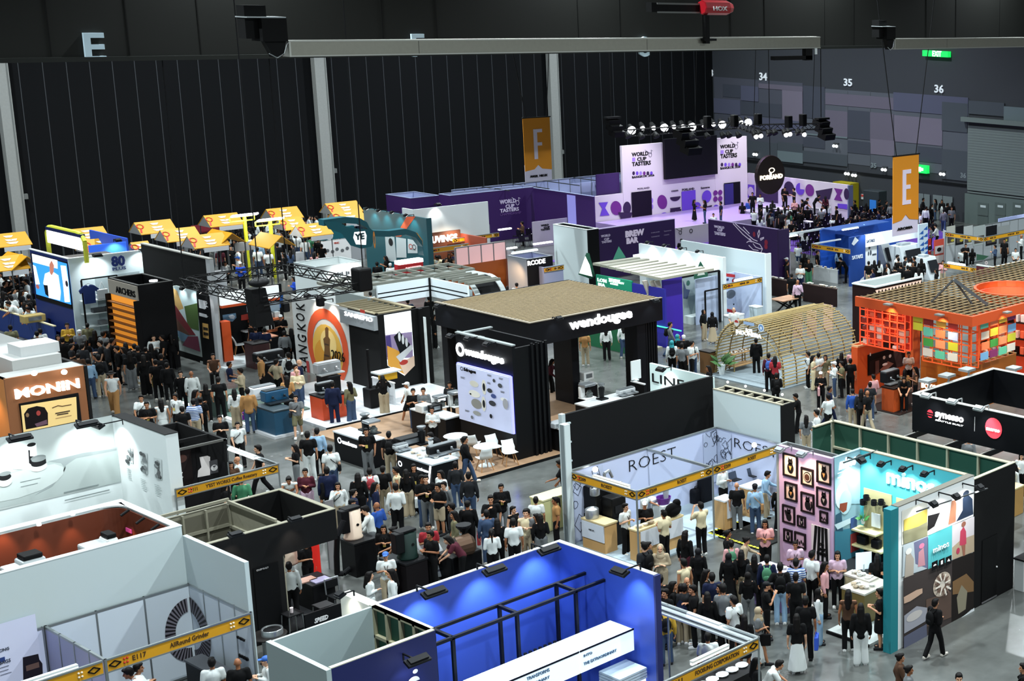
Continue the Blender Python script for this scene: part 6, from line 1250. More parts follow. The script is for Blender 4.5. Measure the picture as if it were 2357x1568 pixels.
# ================================================================ 80 PLUS booth, screen and hoop
z8=4.3;t,x0,x1,y0,y1=ibox('white booth with dark blue numerals, a tall video screen and yellow hoop',(157,597),z8,326,68,'d2e2e6',z0=0,side='142a6e')
f=Face('A',y0);fB=Face('B',x0)
hb=f.w(*P('s',1380,1275)).z
bx('shelf_recess',M('a9b9be',.6),t,x0+1,x1-.2,y0-.02,y0-.001,.3,hb)
text(t,f,'80',*P('s',2015,1045),*P('s',2262,865),M('1b2f72',.5),.04);text(t,f,'PLUS',*P('s',2032,1122),*P('s',2275,1065),M('2c3f7c',.5),.01)
flood(t,f,*P('s',1670,870),120,(.95,1,1),.5,.9,110,w=.4);flood(t,f,*P('i',1255,545),60,(.95,1,1),.5,.9,110,w=.3)
a=fB.w(*P('s',580,822));e=slide(a,'y',P('i',612,0)[0]);zb=fB.w(*P('i',330,955)).z;bx('video_screen',INK,t,x0-.06,x0-.002,e.y,a.y,zb-.05,a.z+.05)
f2=Face('B',x0-.06);E_=lambda c,e_=1.3:M(c,.4,0,e_)
decals(t,f2,'video_image',[(E_('2f86e0',1.1),'p',[P('i',290,565),P('i',605,655),P('i',645,1025),P('i',330,930)]),(E_('eef6fb',1.5),'p',[P('i',290,565),P('i',520,625),P('i',522,700),P('i',298,640)]),(E_('eef6fb',1.5),'p',[P('i',300,665),P('i',325,680),P('i',362,840),P('i',325,840)]),(E_('9a5a52',.8),'e',*P('i',343,862),4,5),(E_('f2f7fb',1.4),'p',[P('i',395,830),P('i',410,745),P('i',470,720),P('i',530,760),P('i',552,910),P('i',545,985),P('i',445,962)]),(E_('b0705c',.8),'p',[P('i',455,740),P('i',450,660),P('i',470,625),P('i',492,670),P('i',488,730),P('i',472,760)]),('1c2230','p',[P('i',398,845),P('i',435,850),P('i',445,955),P('i',415,930)]),(E_('f2e4ea',1.3),'p',[P('i',552,670),P('i',598,675),P('i',620,810),P('i',635,1000),P('i',590,1000),P('i',575,840)]),('2a3040','e',*P('i',608,835),3,7)])
m=MB();ht=z8;pts=[]
h0=fB.w(79,572);h1=slide(h0,'y',165);y_a,y_b=h0.y,h1.y;zt5=fB.w(*P('s',560,330)).z
HX=x0+.6
pts=[(HX,y_a,z8-.2),(HX,y_a,zt5-.35),(HX,y_a-.25,zt5-.05),(HX,y_a-.6,zt5),(HX,y_b+.6,zt5),(HX,y_b+.25,zt5-.05),(HX,y_b,zt5-.35),(HX,y_b,z8-.2)]
m.tube([Vector(p)for p in pts],.2,8);m.build('yellow_hoop',M('c9cc3c',.5),t)
bx('lit_sign',M('f8fbff',.4,0,2.2),t,HX-.08,HX+.08,y_b+.15,y_a-.15,z8+.35,z8+.95);bx('sign_cap',M('16245c',.5),t,HX-.1,HX+.1,y_b+.12,y_a-.12,z8+.951,z8+1.1)
bx('roof_panel',M('55504c',.6),t,x0+.1,x1,y0+.1,y1-.2,z8-.5,z8-.45)
m=MB();m.use(WHT).box(x0-.03,x0+.1,y0-.02,y1,z8,z8+.04).box(x0+.1,x1,y0-.02,y0+.1,z8,z8+.04);m.build('top_rim',None,t)
# shelving with shirt and tote
sh=thing('display_shelving','white shelving with folded goods under the dark blue numerals','shelf',(x0+1.3,y0-.5,0));a=f.w(*P('i',692,795));e=slide(a,'x',P('i',1015,0)[0])
for zz in(.9,1.5,2.1,2.7):bx('shelf_board',WHT,sh,a.x,e.x,y0-.45,y0-.03,zz-.4,zz-.36)
for xx in(a.x,(a.x+e.x)*.5+.4,e.x):bx('upright',INK,sh,xx-.03,xx+.03,y0-.46,y0-.4,0,a.z)
bx('top_rail',INK,sh,a.x,e.x,y0-.461,y0-.401,a.z,a.z+.05)
def shirt(label,c,w,col,cat='shirt'):
 tt=thing('hanging_shirt',label,cat,c);x,y,z=c;MB().prism([(x-w*.3,y,z-w*1.1),(x+w*.3,y,z-w*1.1),(x+w*.32,y,z-.35*w),(x+w*.48,y,z-.45*w),(x+w*.55,y,z-.25*w),(x+w*.3,y,z),(x+w*.1,y,z+.04),(x,y,z-.04),(x-w*.1,y,z+.04),(x-w*.3,y,z),(x-w*.55,y,z-.25*w),(x-w*.48,y,z-.45*w),(x-w*.32,y,z-.35*w)],(0,.08,0)).build('fabric',M(col,.8),tt);MB().tube([(x-w*.25,y+.04,z+.02),(x,y+.04,z+.1),(x+w*.25,y+.04,z+.02)],.02).build('hanger',STL,tt)
c=f.w(*P('i',745,840));shirt('dark blue T-shirt hanging on the shelving under the dark blue numerals',(c.x,y0-.6,c.z),.75,'16306e')
c=f.w(*P('i',872,860));tt=thing('tote_bag','white tote bag hanging beside the dark blue T-shirt','bag',(c.x,y0-.6,c.z));MB().box(c.x-.25,c.x+.2,y0-.62,y0-.52,c.z-.5,c.z-.05,.02).build('bag_body',M('cfd4d6',.7),tt);MB().tube([(c.x-.15,y0-.57,c.z-.05),(c.x-.02,y0-.57,c.z+.3),(c.x+.1,y0-.57,c.z-.05)],.03).build('handle',M('cfd4d6',.7),tt)
for k,(X,Y,w,col)in enumerate(((940,900,.3,'7a7258'),(890,985,.3,'d8dce0'),(860,1055,.5,'4a4e52'),(960,1050,.4,'5c6064'),(960,1110,.3,'d8dce0'),(900,1150,.3,'8a8e92'))):
 c=f.w(*P('i',X,Y));zz=min((.5,1.1,1.7,2.3),key=lambda q:abs(q+.04-c.z));tt=tag(bx('folded_goods',M(col,.7),None,c.x-w/2,c.x+w/2,y0-.4,y0-.1,zz+.04,zz+.24,.02),'small stacked goods on the shelving under the dark blue numerals, next to a blue shirt','goods','goods on the numeral booth shelves')
# blue lit booth behind
t,x0,x1,y0,y1=ibox('bright blue lit booth wall behind the dark blue numerals',(292,549),3.4,293,205,'2c5ad0');fX=Face('A',y1);
t2=t;a=G(205,566,3.4);e=slide(a,'x',290);bx('blue_wall',M('3468e0',.5,0,.3),t,a.x,e.x,a.y,a.y+.1,0,3.4);flood(t,Face('A',a.y),262,556,150,(.6,.85,1),.5,.9,100,w=.3)
# left blue bar counter
cb=counter('long dark blue bar counter with a pale top at the left edge',P('i',485,1215),1.1,P('i',500,0)[0],-120,'173478','d9cfa6')
machine('cardboard display box at the end of the dark blue bar counter',*P('i',300,1180),1.1,w=.9,h=.35,d=.5,col='b09a5c',kind='box',nm='display_box',cat='box')
# ARCHERS cabinet
z9=3.9;t,x0,x1,y0,y1=ibox('tall cabinet with amber lit shelves and a black side wall',(317,658),z9,397,250,'101114',side='101114',top='3a3a38',open_top=True,inner='101114')
f=Face('B',x0);a=f.w(252,642);zb=f.w(*P('i',1000,920)).z
bx('header_board',M('a39c90',.6),t,x0-.05,x0-.002,y0+.02,y1-.02,zb,z9-.03);f2=Face('B',x0-.05);text(t,f2,'ARCHERS',*P('i',1050,912),*P('i',1225,855),INK,.01)
bx('lit_back',M('d98a2c',.6,0,.6),t,x0-.02,x0-.003,y0+.1,y1-.1,.5,zb-.02)
m=None
for k in range(9):z=.55+k*(zb-.6)/9;bx('shelf',M('7a4a18',.6),t,x0-.2,x0-.03,y0+.1,y1-.1,z,z+.05)
bx('cabinet_side',INK,t,x0-.22,x0-.003,y0,y0+.06,0,zb);bx('cabinet_side',INK,t,x0-.22,x0-.003,y1-.06,y1,0,zb);bx('amber_base',M('e0983c',.5,0,.7),t,x0-.5,x0-.21,y0+.1,y0+1.6,.5,.54)
fa=Face('A',y0);p=fa.w(*P('i',1365,820));MB().lathe(p+Vector((0,-.2,.05)),[(.16,0),(.16,.06)],12).build('floodlight',M('f4f8ff',.4,0,3),t)
# tall black wall with white end, cherry photo and text panel
pb=G(515,846);zt7=rise(pb,597);xr_,yr_=pb.x,pb.y
pa=slide((xr_,yr_,zt7),'x',482);xw7=pa.x;ya=slide((xw7,yr_,zt7),'y',324).y
t=booth('tall black wall with a white end post, coffee cherry photo and text panel',xw7,yr_)
bx('white_end',M('b9bdc0',.6),t,xw7,xr_,yr_,yr_+.35,0,zt7);bx('black_wall',BLK,t,xw7,xw7+.35,yr_+.35,ya,0,zt7);bx('grey_top',M('a5a39c',.6),t,xw7-.02,xr_,yr_,ya,zt7,zt7+.05)
xq_=xw7-.06;f=Face('B',xq_);yl=f.w(*P('i',1520,1000)).y;ym5=f.w(*P('i',1785,1000)).y;z_t=f.w(*P('i',1785,905)).z
bx('photo_wall',M('b9c6c4',.6),t,xq_,xw7-.001,ym5,yl,.3,z_t);bx('text_panel',M('0f1013',.5),t,xq_-.04,xw7-.001,yr_+.3,ym5-.01,0,z_t-.1)
i_=lambda*q:[P('i',a_,b_)for a_,b_ in q]
decals(t,f,'cherry_photo',[('b9d0d4','p',i_((1525,845),(1785,905),(1812,1450),(1560,1300))),('b8985c','p',i_((1525,850),(1600,900),(1660,1060),(1600,1080),(1535,960))),('44602e','p',i_((1665,1040),(1785,1010),(1800,1260),(1700,1230))),('6e1f28','p',i_((1540,975),(1600,1050),(1720,1230),(1770,1300),(1700,1300),(1580,1160))),('5a3a2a','p',i_((1540,1080),(1620,1180),(1720,1300),(1640,1290),(1555,1210))),('5c7f98','p',i_((1570,1240),(1700,1300),(1760,1380),(1640,1350))),('6a2a42','p',i_((1700,1310),(1790,1310),(1812,1450),(1650,1390))),('2f6a4a','p',i_((1565,1300),(1620,1320),(1610,1350),(1565,1340)))])
for X,Y in((1555,838),(1650,862),(1755,888)):flood(t,f,*P('i',X,Y),35,(.95,1,1),.5,.8,90,w=.25)
f3=Face('B',xq_-.04);m=MB();m.use(M('c4c8cc',.6));small_print(m,f3,P('i',1795,975),P('i',1885,1075),12,.03);small_print(m,f3,P('i',1800,1095),P('i',1895,1150),7,.02);m.build('printed_text',None,t)
decals(t,f3,'small_poster',[('b08a4a','p',i_((1828,1190),(1880,1200),(1888,1335),(1835,1320))),('2a2420','p',i_((1835,1225),(1878,1235),(1880,1260),(1838,1252))),('2a2420','p',i_((1838,1270),(1882,1280),(1884,1305),(1840,1298)))])
flood(t,f3,*P('i',1865,925),15,(1,1,1),.3,.5,70,w=.2)
# orange/black machine booth behind the post
z6=3.4
a=G(*P('q',700,760),z6);e=slide(a,'x',641)
t=booth('white and orange overhead band above a dark wall of machine photos',a.x,a.y)
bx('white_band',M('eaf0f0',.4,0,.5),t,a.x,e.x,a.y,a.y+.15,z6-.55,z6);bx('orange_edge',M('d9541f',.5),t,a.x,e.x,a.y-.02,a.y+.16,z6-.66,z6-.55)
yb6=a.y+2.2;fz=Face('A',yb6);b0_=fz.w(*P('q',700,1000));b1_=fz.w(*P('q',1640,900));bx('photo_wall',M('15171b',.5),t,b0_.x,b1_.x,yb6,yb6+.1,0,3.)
Q=lambda*q:[P('q',a_,b_)for a_,b_ in q]
decals(t,fz,'machine_photo',[('5c82a0','p',Q((730,1080),(930,1050),(940,1120),(880,1180),(740,1160))),('c9d8e4','p',Q((820,1090),(880,1070),(920,1100),(900,1140),(840,1130))),('9fb4c4','p',Q((1090,950),(1190,900),(1330,900),(1310,1010),(1100,1040))),('24282c','e',*P('q',1235,950),6,7),('b0382c','p',Q((1010,1080),(1110,1060),(1220,1050),(1210,1080),(1110,1150),(1010,1160))),('a9bccb','p',Q((1430,880),(1590,870),(1590,1010),(1440,1030))),('1e5aa8','p',Q((1590,760),(1640,750),(1640,960),(1590,970)))])
for k,(X,Y,X2,zz)in enumerate(((1110,1160,1560,1.9),(1340,1290,1530,1.1))):
 p=fz.w(*P('q',X,Y));q=slide(p,'x',P('q',X2,0)[0]);bx('orange_shelf',M('e07a4c',.5),t,p.x,q.x,yb6-.5,yb6-.01,p.z-.1,p.z)
 for j in range(4):xx=p.x+(q.x-p.x)*(j+.5)/4;bx('white_goods',WHT,t,xx-.12,xx+.12,yb6-.35,yb6-.1,p.z+.001,p.z+.25)
cq=counter('white-topped dark counter behind the white end post',P('q',1080,1330),1.1,P('q',1200,0)[0],P('q',760,0)[0],'17181b','d8dcde')
cq2=counter('orange-topped counter with chrome gear before the dark machine photos',P('q',1370,1420),1.1,P('q',1560,0)[0],P('q',1200,0)[0],'15161a','c98a6c')
cq3=counter('tall dark red counter behind the visitor in the blue polo shirt',P('b',320,130),1.15,P('b',470,0)[0],P('b',240,0)[0],'3a1c1e','2a2628')
c0_=G(*P('b',90,300));tt=tag(bx('orange_pillar',M('d9541f',.5),None,c0_.x-.1,c0_.x+.3,c0_.y,c0_.y+.4,0,1.9),'short orange pillar beside the white end post','pillar')
c0_=G(*P('b',200,340));tt=tag(bx('white_floor_panel',M('d8e2e4',.4),None,c0_.x-.6,c0_.x+1.6,c0_.y,c0_.y+2.2,0,.08),'bright white floor panel under the white plastic chair','floor')
sc1=dup(sc0,G(*P('b',205,220),.08),1.2,'white plastic chair on the bright floor panel near the orange pillar')
# ================================================================ truss frame
zt8=5.6;x0,x1,y0,y1=foot((600,693),zt8,838,424)
t=booth('black box truss square hanging over the machine booths',x0,y0,'lighting_truss','truss')
def truss(t,p,q,s=.32,mat=None,nm='truss_beam',w=.045):
 p=Vector(p);q=Vector(q);d=(q-p).normalized();a=d.cross(Vector((0,0,1))).normalized()*s/2;b=Vector((0,0,s/2));L=(q-p).length;n=max(2,int(L/.45));m=MB()
 cs=(a+b,a-b,-a-b,b-a)
 for c in cs:m.bar(p+c,q+c,w,None,5)
 for i in range(n):
  u,v=p+d*L*i/n,p+d*L*(i+1)/n
  for j in range(4):c1,c2=cs[j],cs[(j+1)%4];m.bar(u+(c1 if i%2 else c2),v+(c2 if i%2 else c1),w*.55,None,4)
 return m.build(nm,mat or M('0c0d0f',.4),t)
for p,q in(((x0,y0,zt8),(x1,y0,zt8)),((x0,y0,zt8),(x0,y1,zt8)),((x1,y0,zt8),(x1,y1,zt8)),((x0,y1,zt8),(x1,y1,zt8))):truss(t,p,q)
for i,(x,y)in enumerate(((x0,y0),(x1,y0),(x0,y1),(x1,y1))):MB().bar((x,y,zt8),(x,y,22.05),.03).build('hanging_cable',M('16171a',.5),t)
MB().prism([(x0-.3,y0,zt8+.45),(x0+.22,y0,zt8+.45),(x0+.42,y0,zt8-.95),(x0-.22,y0,zt8-.95)],(0,.5,0)).build('chain_motor',M('0a0b0d',.6),t);MB().ball((x0,y0,zt8+.68),.28,(1.3,1,.6)).build('motor_drum',M('131417',.4),t);MB().box(x1-.35,x1+.2,y0-.3,y0+.3,zt8-.2,zt8+.7,.08).build('chain_motor',M('0a0b0d',.6),t)
for X in(655,735):p=slide((x0,y0,zt8),'x',X);MB().box(p.x-.12,p.x+.12,y0-.12,y0+.12,zt8-.55,zt8-.2,.05).build('spotlight',M('101114',.4),t)
# ================================================================ white box with script, curved white building
t,x0,x1,y0,y1=ibox('white open-topped box booth with thin script lettering behind the truss',P('j',890,690),3.3,P('j',1300,0)[0],P('j',690,0)[0],'e2ecec',top='9fa8a8',open_top=True)
f=Face('A',y0);text(t,f,'~',*P('j',1060,775),*P('j',1195,735),M('3a3e42',.5),-.01,.01);spot(t,(x0+1.5,y0-1.2,3.6),(x0+1.5,y0,1.8),160,(1,1,1),120)
spot(t,((x0+x1)/2,(y0+y1)/2,3.2),((x0+x1)/2,(y0+y1)/2,0),150,(1,1,1),150)
z2_=3.4;c=G(989,640,z2_);l=slide(c,'x',868);r_=slide(c,'y',1075)
t=booth('white canopy of lined panels ending in a curved black arch',c.x-3,r_.y)
hh_=z2_-Face('A',c.y).w(987,683).z
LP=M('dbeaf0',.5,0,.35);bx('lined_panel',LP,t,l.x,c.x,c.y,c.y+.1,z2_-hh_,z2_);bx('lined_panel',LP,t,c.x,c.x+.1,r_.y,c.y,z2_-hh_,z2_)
m=MB();m.use(INK)
for k in(.42,.65):z=z2_-hh_*k;m.box(l.x,c.x-.02,c.y-.02,c.y-.001,z-.025,z+.025).box(c.x-.02,c.x-.001,r_.y,c.y-.03,z-.025,z+.025)
m.box(c.x-.09,c.x-.021,c.y-.09,c.y-.021,0,z2_+.02);m.build('black_lines',None,t)
m=MB();m.use(M('86887e',.7)).box(l.x-1.5,c.x+2.5,c.y+.1,c.y+.25,z2_+.0,z2_+.12)
for k in range(10):xx=l.x-1.5+k*(c.x-l.x+4)/9;m.box(xx-.04,xx+.04,c.y+.25,c.y+2.2,z2_,z2_+.12)
m.box(l.x-1.5,c.x+2.5,c.y+2.2,c.y+2.35,z2_,z2_+.12).box(l.x-1.5,c.x+2.5,c.y+1.1,c.y+1.18,z2_,z2_+.12);m.box(c.x+.12,c.x+1.8,r_.y,r_.y+.15,z2_,z2_+.12)
for k in range(6):yy=r_.y+.3+k*(c.y-r_.y)/6;m.box(c.x+.12,c.x+1.8,yy,yy+.08,z2_,z2_+.12)
m.build('timber_roof_frame',None,t);bx('roof_skin',M('8f9894',.7),t,l.x-1.4,c.x+2.4,c.y+.12,c.y+2.3,z2_-.2,z2_-.15)
# arch at right end: quarter barrel along x
yr2=r_.y;p=G(*P('r',1715,545),z2_);q=slide((p.x,p.y,z2_),'x',1131)
def qarch(x0,x1,y1,r,z,mat,nm,n=10,th=.05):
 m=MB();pts=[(y1-r*math.sin(a),z-r*.9+r*.9*math.cos(a))for a in[i*math.pi/2/n for i in range(n+1)]]+[(y1-r,0)]
 for(a,b),(c_,d)in zip(pts,pts[1:]):m.prism([(x0,a,b),(x1,a,b),(x1,c_,d),(x0,c_,d)],(0,th,-.02))
 return m.build(nm,mat,t)
ya3=p.y+.5
qarch(p.x,q.x,ya3,1.3,z2_,M('14161a',.4),'curved_black_panel');qarch(p.x-.25,p.x,ya3,1.36,z2_+.05,WHT,'white_arch_edge');qarch(q.x,q.x+.25,ya3,1.36,z2_+.05,WHT,'white_arch_edge')
bx('arch_side',M('cfdde0',.5),t,p.x-.3,p.x-.26,ya3-1.0,ya3+.6,0,z2_-.4)
bx('arch_top',M('c9d2d2',.5),t,p.x-.25,q.x+.25,ya3+.05,ya3+1.6,z2_-.1,z2_+.03)
# ================================================================ yellow gabled market huts
def hut(label,px_,py_,px2,z=3.0):
 """front slope: upper ridge runs from (px_, py_) to px2"""
 r=G(px_,py_,z);e=slide(r,'x',px2);t=thing('market_hut',label,'hut',(r.x,r.y,0),'yellow gabled market huts');L=e.x-r.x;d=.75;h=.62
 m=MB();Y=M('cf9416',.55)
 m.prism([r,e,(e.x,e.y-d,z-h),(r.x,r.y-d,z-h)],(0,0,.04));m.build('front_roof_slope',Y,t)
 MB().prism([r,e,(e.x,e.y+d,z-h),(r.x,r.y+d,z-h)],(0,0,.04)).build('rear_roof_slope',Y,t)
 MB().prism([(r.x,r.y-d+.05,z-h),(r.x,r.y+d-.05,z-h),(r.x,r.y,z-.04)],(.04,0,0)).build('gable',M('8a8c8c',.6),t)
 m=MB();m.box(r.x+L*.25,e.x-.1,r.y-d-.02,r.y-d,z-h-.25,z-h);m.build('white_name_board',M('c9ccd0',.6),t)
 n=Vector((0,-h,d)).normalized();dn=Vector((0,-d,-h)).normalized();U=Vector((1,0,0))
 def S(u,v):return r+U*(u*L)+dn*(v*math.hypot(d,h))+Vector((0,0,.05))+n*.005
 m=MB();m.use(M('c0281c',.5))
 c=S(.09,.38)
 for i in range(10):
  a,b=2*math.pi*i/10,2*math.pi*(i+1)/10;m.bar(c+(U*math.cos(a)-dn*math.sin(a))*.17,c+(U*math.cos(b)-dn*math.sin(b))*.17,.07,.015)
 m.bar(c+dn*.17+U*-.02,c+dn*.5-U*.12,.09,.015);m.build('red_pin_mark',None,t)
 m=MB();m.use(M('f2ead6',.5))
 for u,v,w in((.5,.22,.24),(.47,.5,.2),(.58,.5,.2),(.52,.72,.3)):c=S(u,v);m.prism([c-U*w,c+U*w,c+U*w*.5+dn*.14,c-U*w*.5+dn*.14],n*.01)
 m.build('white_tree_mark',None,t)
 for a in(.04,.96):
  for b in(-d*.85,d*.85):MB().bar((r.x+L*a,r.y+b,0),(r.x+L*a,r.y+b,z-h),.05,None,6).build('post',STL,t)
 bx('counter',M('b9bcc0',.6),t,r.x+.3,e.x-.3,r.y-d*.8,r.y-d*.8+.45,0,.95);return t
HUTS=[(-30,543,58,'hut at the left edge, in the upper row'),(-35,596,52,'hut, the lower one beside the tall video screen'),(148,531,237,'hut just right of the yellow hoop'),(185,555,268,'hut half hidden behind the dark blue numerals'),(308,514,392,'hut standing alone above the black wall end'),(368,531,448,'hut in the middle row left of the lamp posts'),(300,560,340,'small piece of hut roof above the black wall'),(430,545,512,'hut in front of the middle row, left lamp post'),(468,498,545,'hut directly behind the left lamp post'),(612,483,683,'hut behind the right lamp post, upper one'),(640,505,692,'hut behind the right lamp post, lower one'),(680,520,750,'hut between right lamp post and teal booth'),(748,470,820,'hut behind the teal booth, upper one'),(762,490,830,'hut behind the teal booth, lower one')]
for a,b,c,lab in HUTS:hut('yellow gabled market '+lab,a,b,c)
for X,Y,lab in((18,580,'yellow hut roof end beside the left market hut, turned to the right'),(488,528,'yellow hut roof end turned to the right, left of the left lamp post'),(600,535,'small orange stall roof beside the right lamp post')):
 r=G(X,Y,3.0);t=thing('market_hut',lab,'hut',(r.x,r.y,0),'yellow gabled market huts');MB().prism([r,r+Vector((0,-2.2,0)),r+Vector((-.75,-2.2,-.62)),r+Vector((-.75,0,-.62))],(0,0,.04)).build('front_roof_slope',M('cf9416',.55),t);MB().prism([r,r+Vector((0,-2.2,0)),r+Vector((.75,-2.2,-.62)),r+Vector((.75,0,-.62))],(0,0,.04)).build('rear_roof_slope',M('cf9416',.55),t)
 for a in(-.7,.7):
  for b in(-2.1,-.1):MB().bar(r+Vector((a,b,-3)),r+Vector((a,b,-.6)),.05).build('post',STL,t)
# small red and white stalls between
for X,Y,c1,w,lab in((440,520,'7a1c2c',1.6,'dark red sign board among the market huts'),(540,560,'8a8c8c',1.2,'grey sign board near the left lamp post'),(245,575,'c9b48a',1.3,'beige board behind the blue numeral booth')):
 p=G(X,Y,2.3);tt=thing('sign_board',lab,'sign',(p.x,p.y,0));bx('board',M(c1,.6),tt,p.x,p.x+w,p.y,p.y+.06,1.8,2.3);bx('post',STL,tt,p.x+w/2-.04,p.x+w/2+.04,p.y+.06,p.y+.12,0,2.2)
# ================================================================ yellow lamp posts
for bx_,by_,tx_,ty_,lab in((575,640,555,497,'tall yellow lamp post with a bright floodlight bank, left one'),(633,640,618,507,'tall yellow lamp post with a bright floodlight bank, right one')):
 g=G(bx_,by_);z=rise(g,ty_);t=thing('lamp_post',lab,'lamp',g);YP=M('b8bc20',.5,0,.1)
 MB().box(g.x-.07,g.x+.07,g.y-.07,g.y+.07,0,z).build('post',YP,t)
 m=MB();m.bar((g.x-.9,g.y-.1,z),(g.x+.5,g.y-.1,z),.06).bar((g.x-.9,g.y-.1,z-.25),(g.x+.5,g.y-.1,z-.25),.06).bar((g.x-.9,g.y-.1,z),(g.x-.9,g.y-.1,z-.25),.06).bar((g.x+.5,g.y-.1,z),(g.x+.5,g.y-.1,z-.25),.06);m.build('yellow_bracket',YP,t)
 for k in range(3):MB().obox((g.x-.65+k*.5,g.y-.35,z+.1),(1,0,0),(0,1,-.35),(0,.35,1),.44,.3,.08).build('floodlight_head',M('ffffff',.4,0,14),t)
 L=bpy.data.lights.new('fl','POINT');L.energy=90;L.shadow_soft_size=.3;o=bpy.data.objects.new('lamp_light',L);COL.objects.link(o);o.parent=t;o.location=(-.2,-.7,z-.1)
# ================================================================ teal booth
z=4.2;TL='0a4f5a';p=G(980,503,z);e=slide(p,'y',836);t=booth('teal booth wall with an orange stripe, flowing ribbon canopy and white posters',p.x,p.y)
bx('teal_wall',M(TL,.5),t,p.x,p.x+.12,p.y,e.y,0,z);bx('wall_end',M('0a4a54',.5),t,p.x-.02,p.x+.3,p.y-.06,p.y-.001,0,z);f=Face('B',p.x)
decals(t,f,'orange_stripe',[('d0542c','p',[P('j',1710,232),P('j',1790,228),P('j',1660,410),P('j',1610,410)])])
decals(t,f,'white_poster',[('b9c2c4','p',[P('j',1515,398),P('j',1600,415),P('j',1620,640),P('j',1530,630)]),('c4ccce','p',[P('j',1615,415),P('j',1705,430),P('j',1710,600),P('j',1620,600)]),('c4ccce','p',[P('j',1720,430),P('j',1805,450),P('j',1810,560),P('j',1722,560)]),('2a2c30','e',*P('j',1568,460),5,9),('c0402c','g',*P('j',1748,500),4.5,6,.3),('4a4c50','g',*P('j',1780,505),4.5,6,.3),('2a2c30','r',*P('j',1735,520),*P('j',1795,535))])
for X,Y in((1420,178),(1530,195),(1650,212),(1775,238)):flood(t,f,*P('j',X,Y-8),70,(.7,1,1),.5,.9,85,w=.2)
# ribbon canopy (curved band facing the camera)
fA=Face('A',p.y-1.2)
def ribbon(pts,h,mat,nm,dep=.5):
 m=MB();w=[fA.w(*q)for q in pts]
 for a,b in zip(w,w[1:]):m.prism([a,b,b-Vector((0,0,h)),a-Vector((0,0,h))],(0,dep,0))
 return m.build(nm,M(mat,.5),t)
J_=lambda*q:[P('j',a_,b_)for a_,b_ in q]
ribbon(J_((960,260),(1150,235),(1290,245),(1350,280),(1375,330),(1400,355),(1550,360),(1700,340),(1790,370),(1850,450),(1860,530)),.32,'0a5864','ribbon_canopy')
decals(t,Face('A',p.y-1.22),'logo_shield',[('0c5c68','p',J_((960,275),(1080,270),(1180,330),(1400,350),(1420,420),(1390,500),(1300,520),(1200,490),(1120,380),(1000,340))),('e6923c','g',*P('j',1415,440),2.5,20,.5),(M('f4f8f8',.4,0,1),'p',J_((1235,370),(1330,360),(1345,400),(1340,485),(1250,480),(1225,420)))],.02)
text(t,Face('A',p.y-1.25),'YE',*P('j',1238,440),*P('j',1325,385),M('0c4048',.5),.05,.05)
decals(t,Face('A',p.y-1.0),'orange_curve',[('e6a23c','l',J_((1250,250),(1310,270),(1340,330)),.1),('e6a23c','l',J_((1700,350),(1800,385),(1845,450),(1850,560)),.1)])
g0=G(*P('j',1420,750));post(t,g0.x,g0.y,3.2,.14,M('0c5c68',.5))
# white board with circles and blue sign in front
c=G(*P('j',1215,640),.1);q=slide(c,'x',P('j',965,0)[0]);zt9=2.3
t=booth('rounded white display board with five grey discs in front of the teal booth',q.x,c.y,'display_board','display')
fw=Face('A',c.y);a=fw.w(*P('j',965,455));bx('board',M('e4e6e6',.5,0,.12),t,q.x,c.x,c.y,c.y+.15,.1,a.z)
decals(t,fw,'grey_disc',[('6a6e72','e',*P('j',X,Y),4,4)for X,Y in((995,538),(1040,546),(1080,524),(1128,536),(1172,516))]);text(t,fw,'PINC',*P('j',1055,478),*P('j',1100,462),M('c0402c',.5),.02)
bx('board_cap',M('0c5c68',.5),t,q.x,q.x+2.1,c.y+.02,c.y+.3,a.z+.05,a.z+.75);decals(t,Face('A',c.y+.02),'round_logo',[('dfe6e6','e',*P('j',1010,405),9,9),('8a6a5c','e',*P('j',1015,410),5,3)]);bx('board_leg',STL,t,q.x+.3,q.x+.4,c.y+.02,c.y+.12,0,.1)
# red cold drink chest
t,x0,x1,y0,y1=ibox('red kiosk with a glowing white top beside the teal wall',P('r',640,330),1.9,P('r',1005,0)[0],P('r',632,0)[0],'c0242c');f=Face('A',y0);bx('lit_top',GLO,t,x0,x1,y0-.02,y0+.4,1.9,2.1);bx('red_body',M('c0242c',.5),t,x0+.1,x1-.1,y0+.1,y0+.6,0,1.88)
text(t,f,'DIGITIZER',*P('r',745,250+150),*P('r',985,215+150),M('f4dadc',.5,0,.6),.04)
# ================================================================ KUVINGS and shell booths behind it
z=2.9;p=G(988,572,ZS);q=slide(p,'x',1078)
t=booth('brown lit booth with big white lit letters and a yellow name board',p.x,p.y)
fascia(t,'A',p.y,p.x,q.x,ZS,(('~',.1,.25),),.3);fz=Face('A',p.y+2.4);a=fz.w(985,540);b=fz.w(1060,540)
bx('brown_wall',M('6a3c26',.6),t,a.x,b.x,fz.c,fz.c+.1,0,fz.w(1000,536).z);text(t,fz,'KUVINGS',982,561,1052,546,M('fbf4ee',.4,0,1.5),.05,.05);bx('side_wall',M('a04a34',.6),t,b.x,b.x+.1,p.y,fz.c,0,2.6)
spot(t,(a.x+1.5,fz.c-.8,3),(a.x+1.5,fz.c,2),130,(1,.75,.55),120)
t,x0,x1,y0,y1=ibox('plain white wall behind the brown lit booth',(950,483),4.2,1123,925,'d4dcde',z0=0,name='partition_wall',cat='wall')
flood(t,Face('A',y0),1000,474,60,(1,.97,.9),.4,.8,90,w=.3)
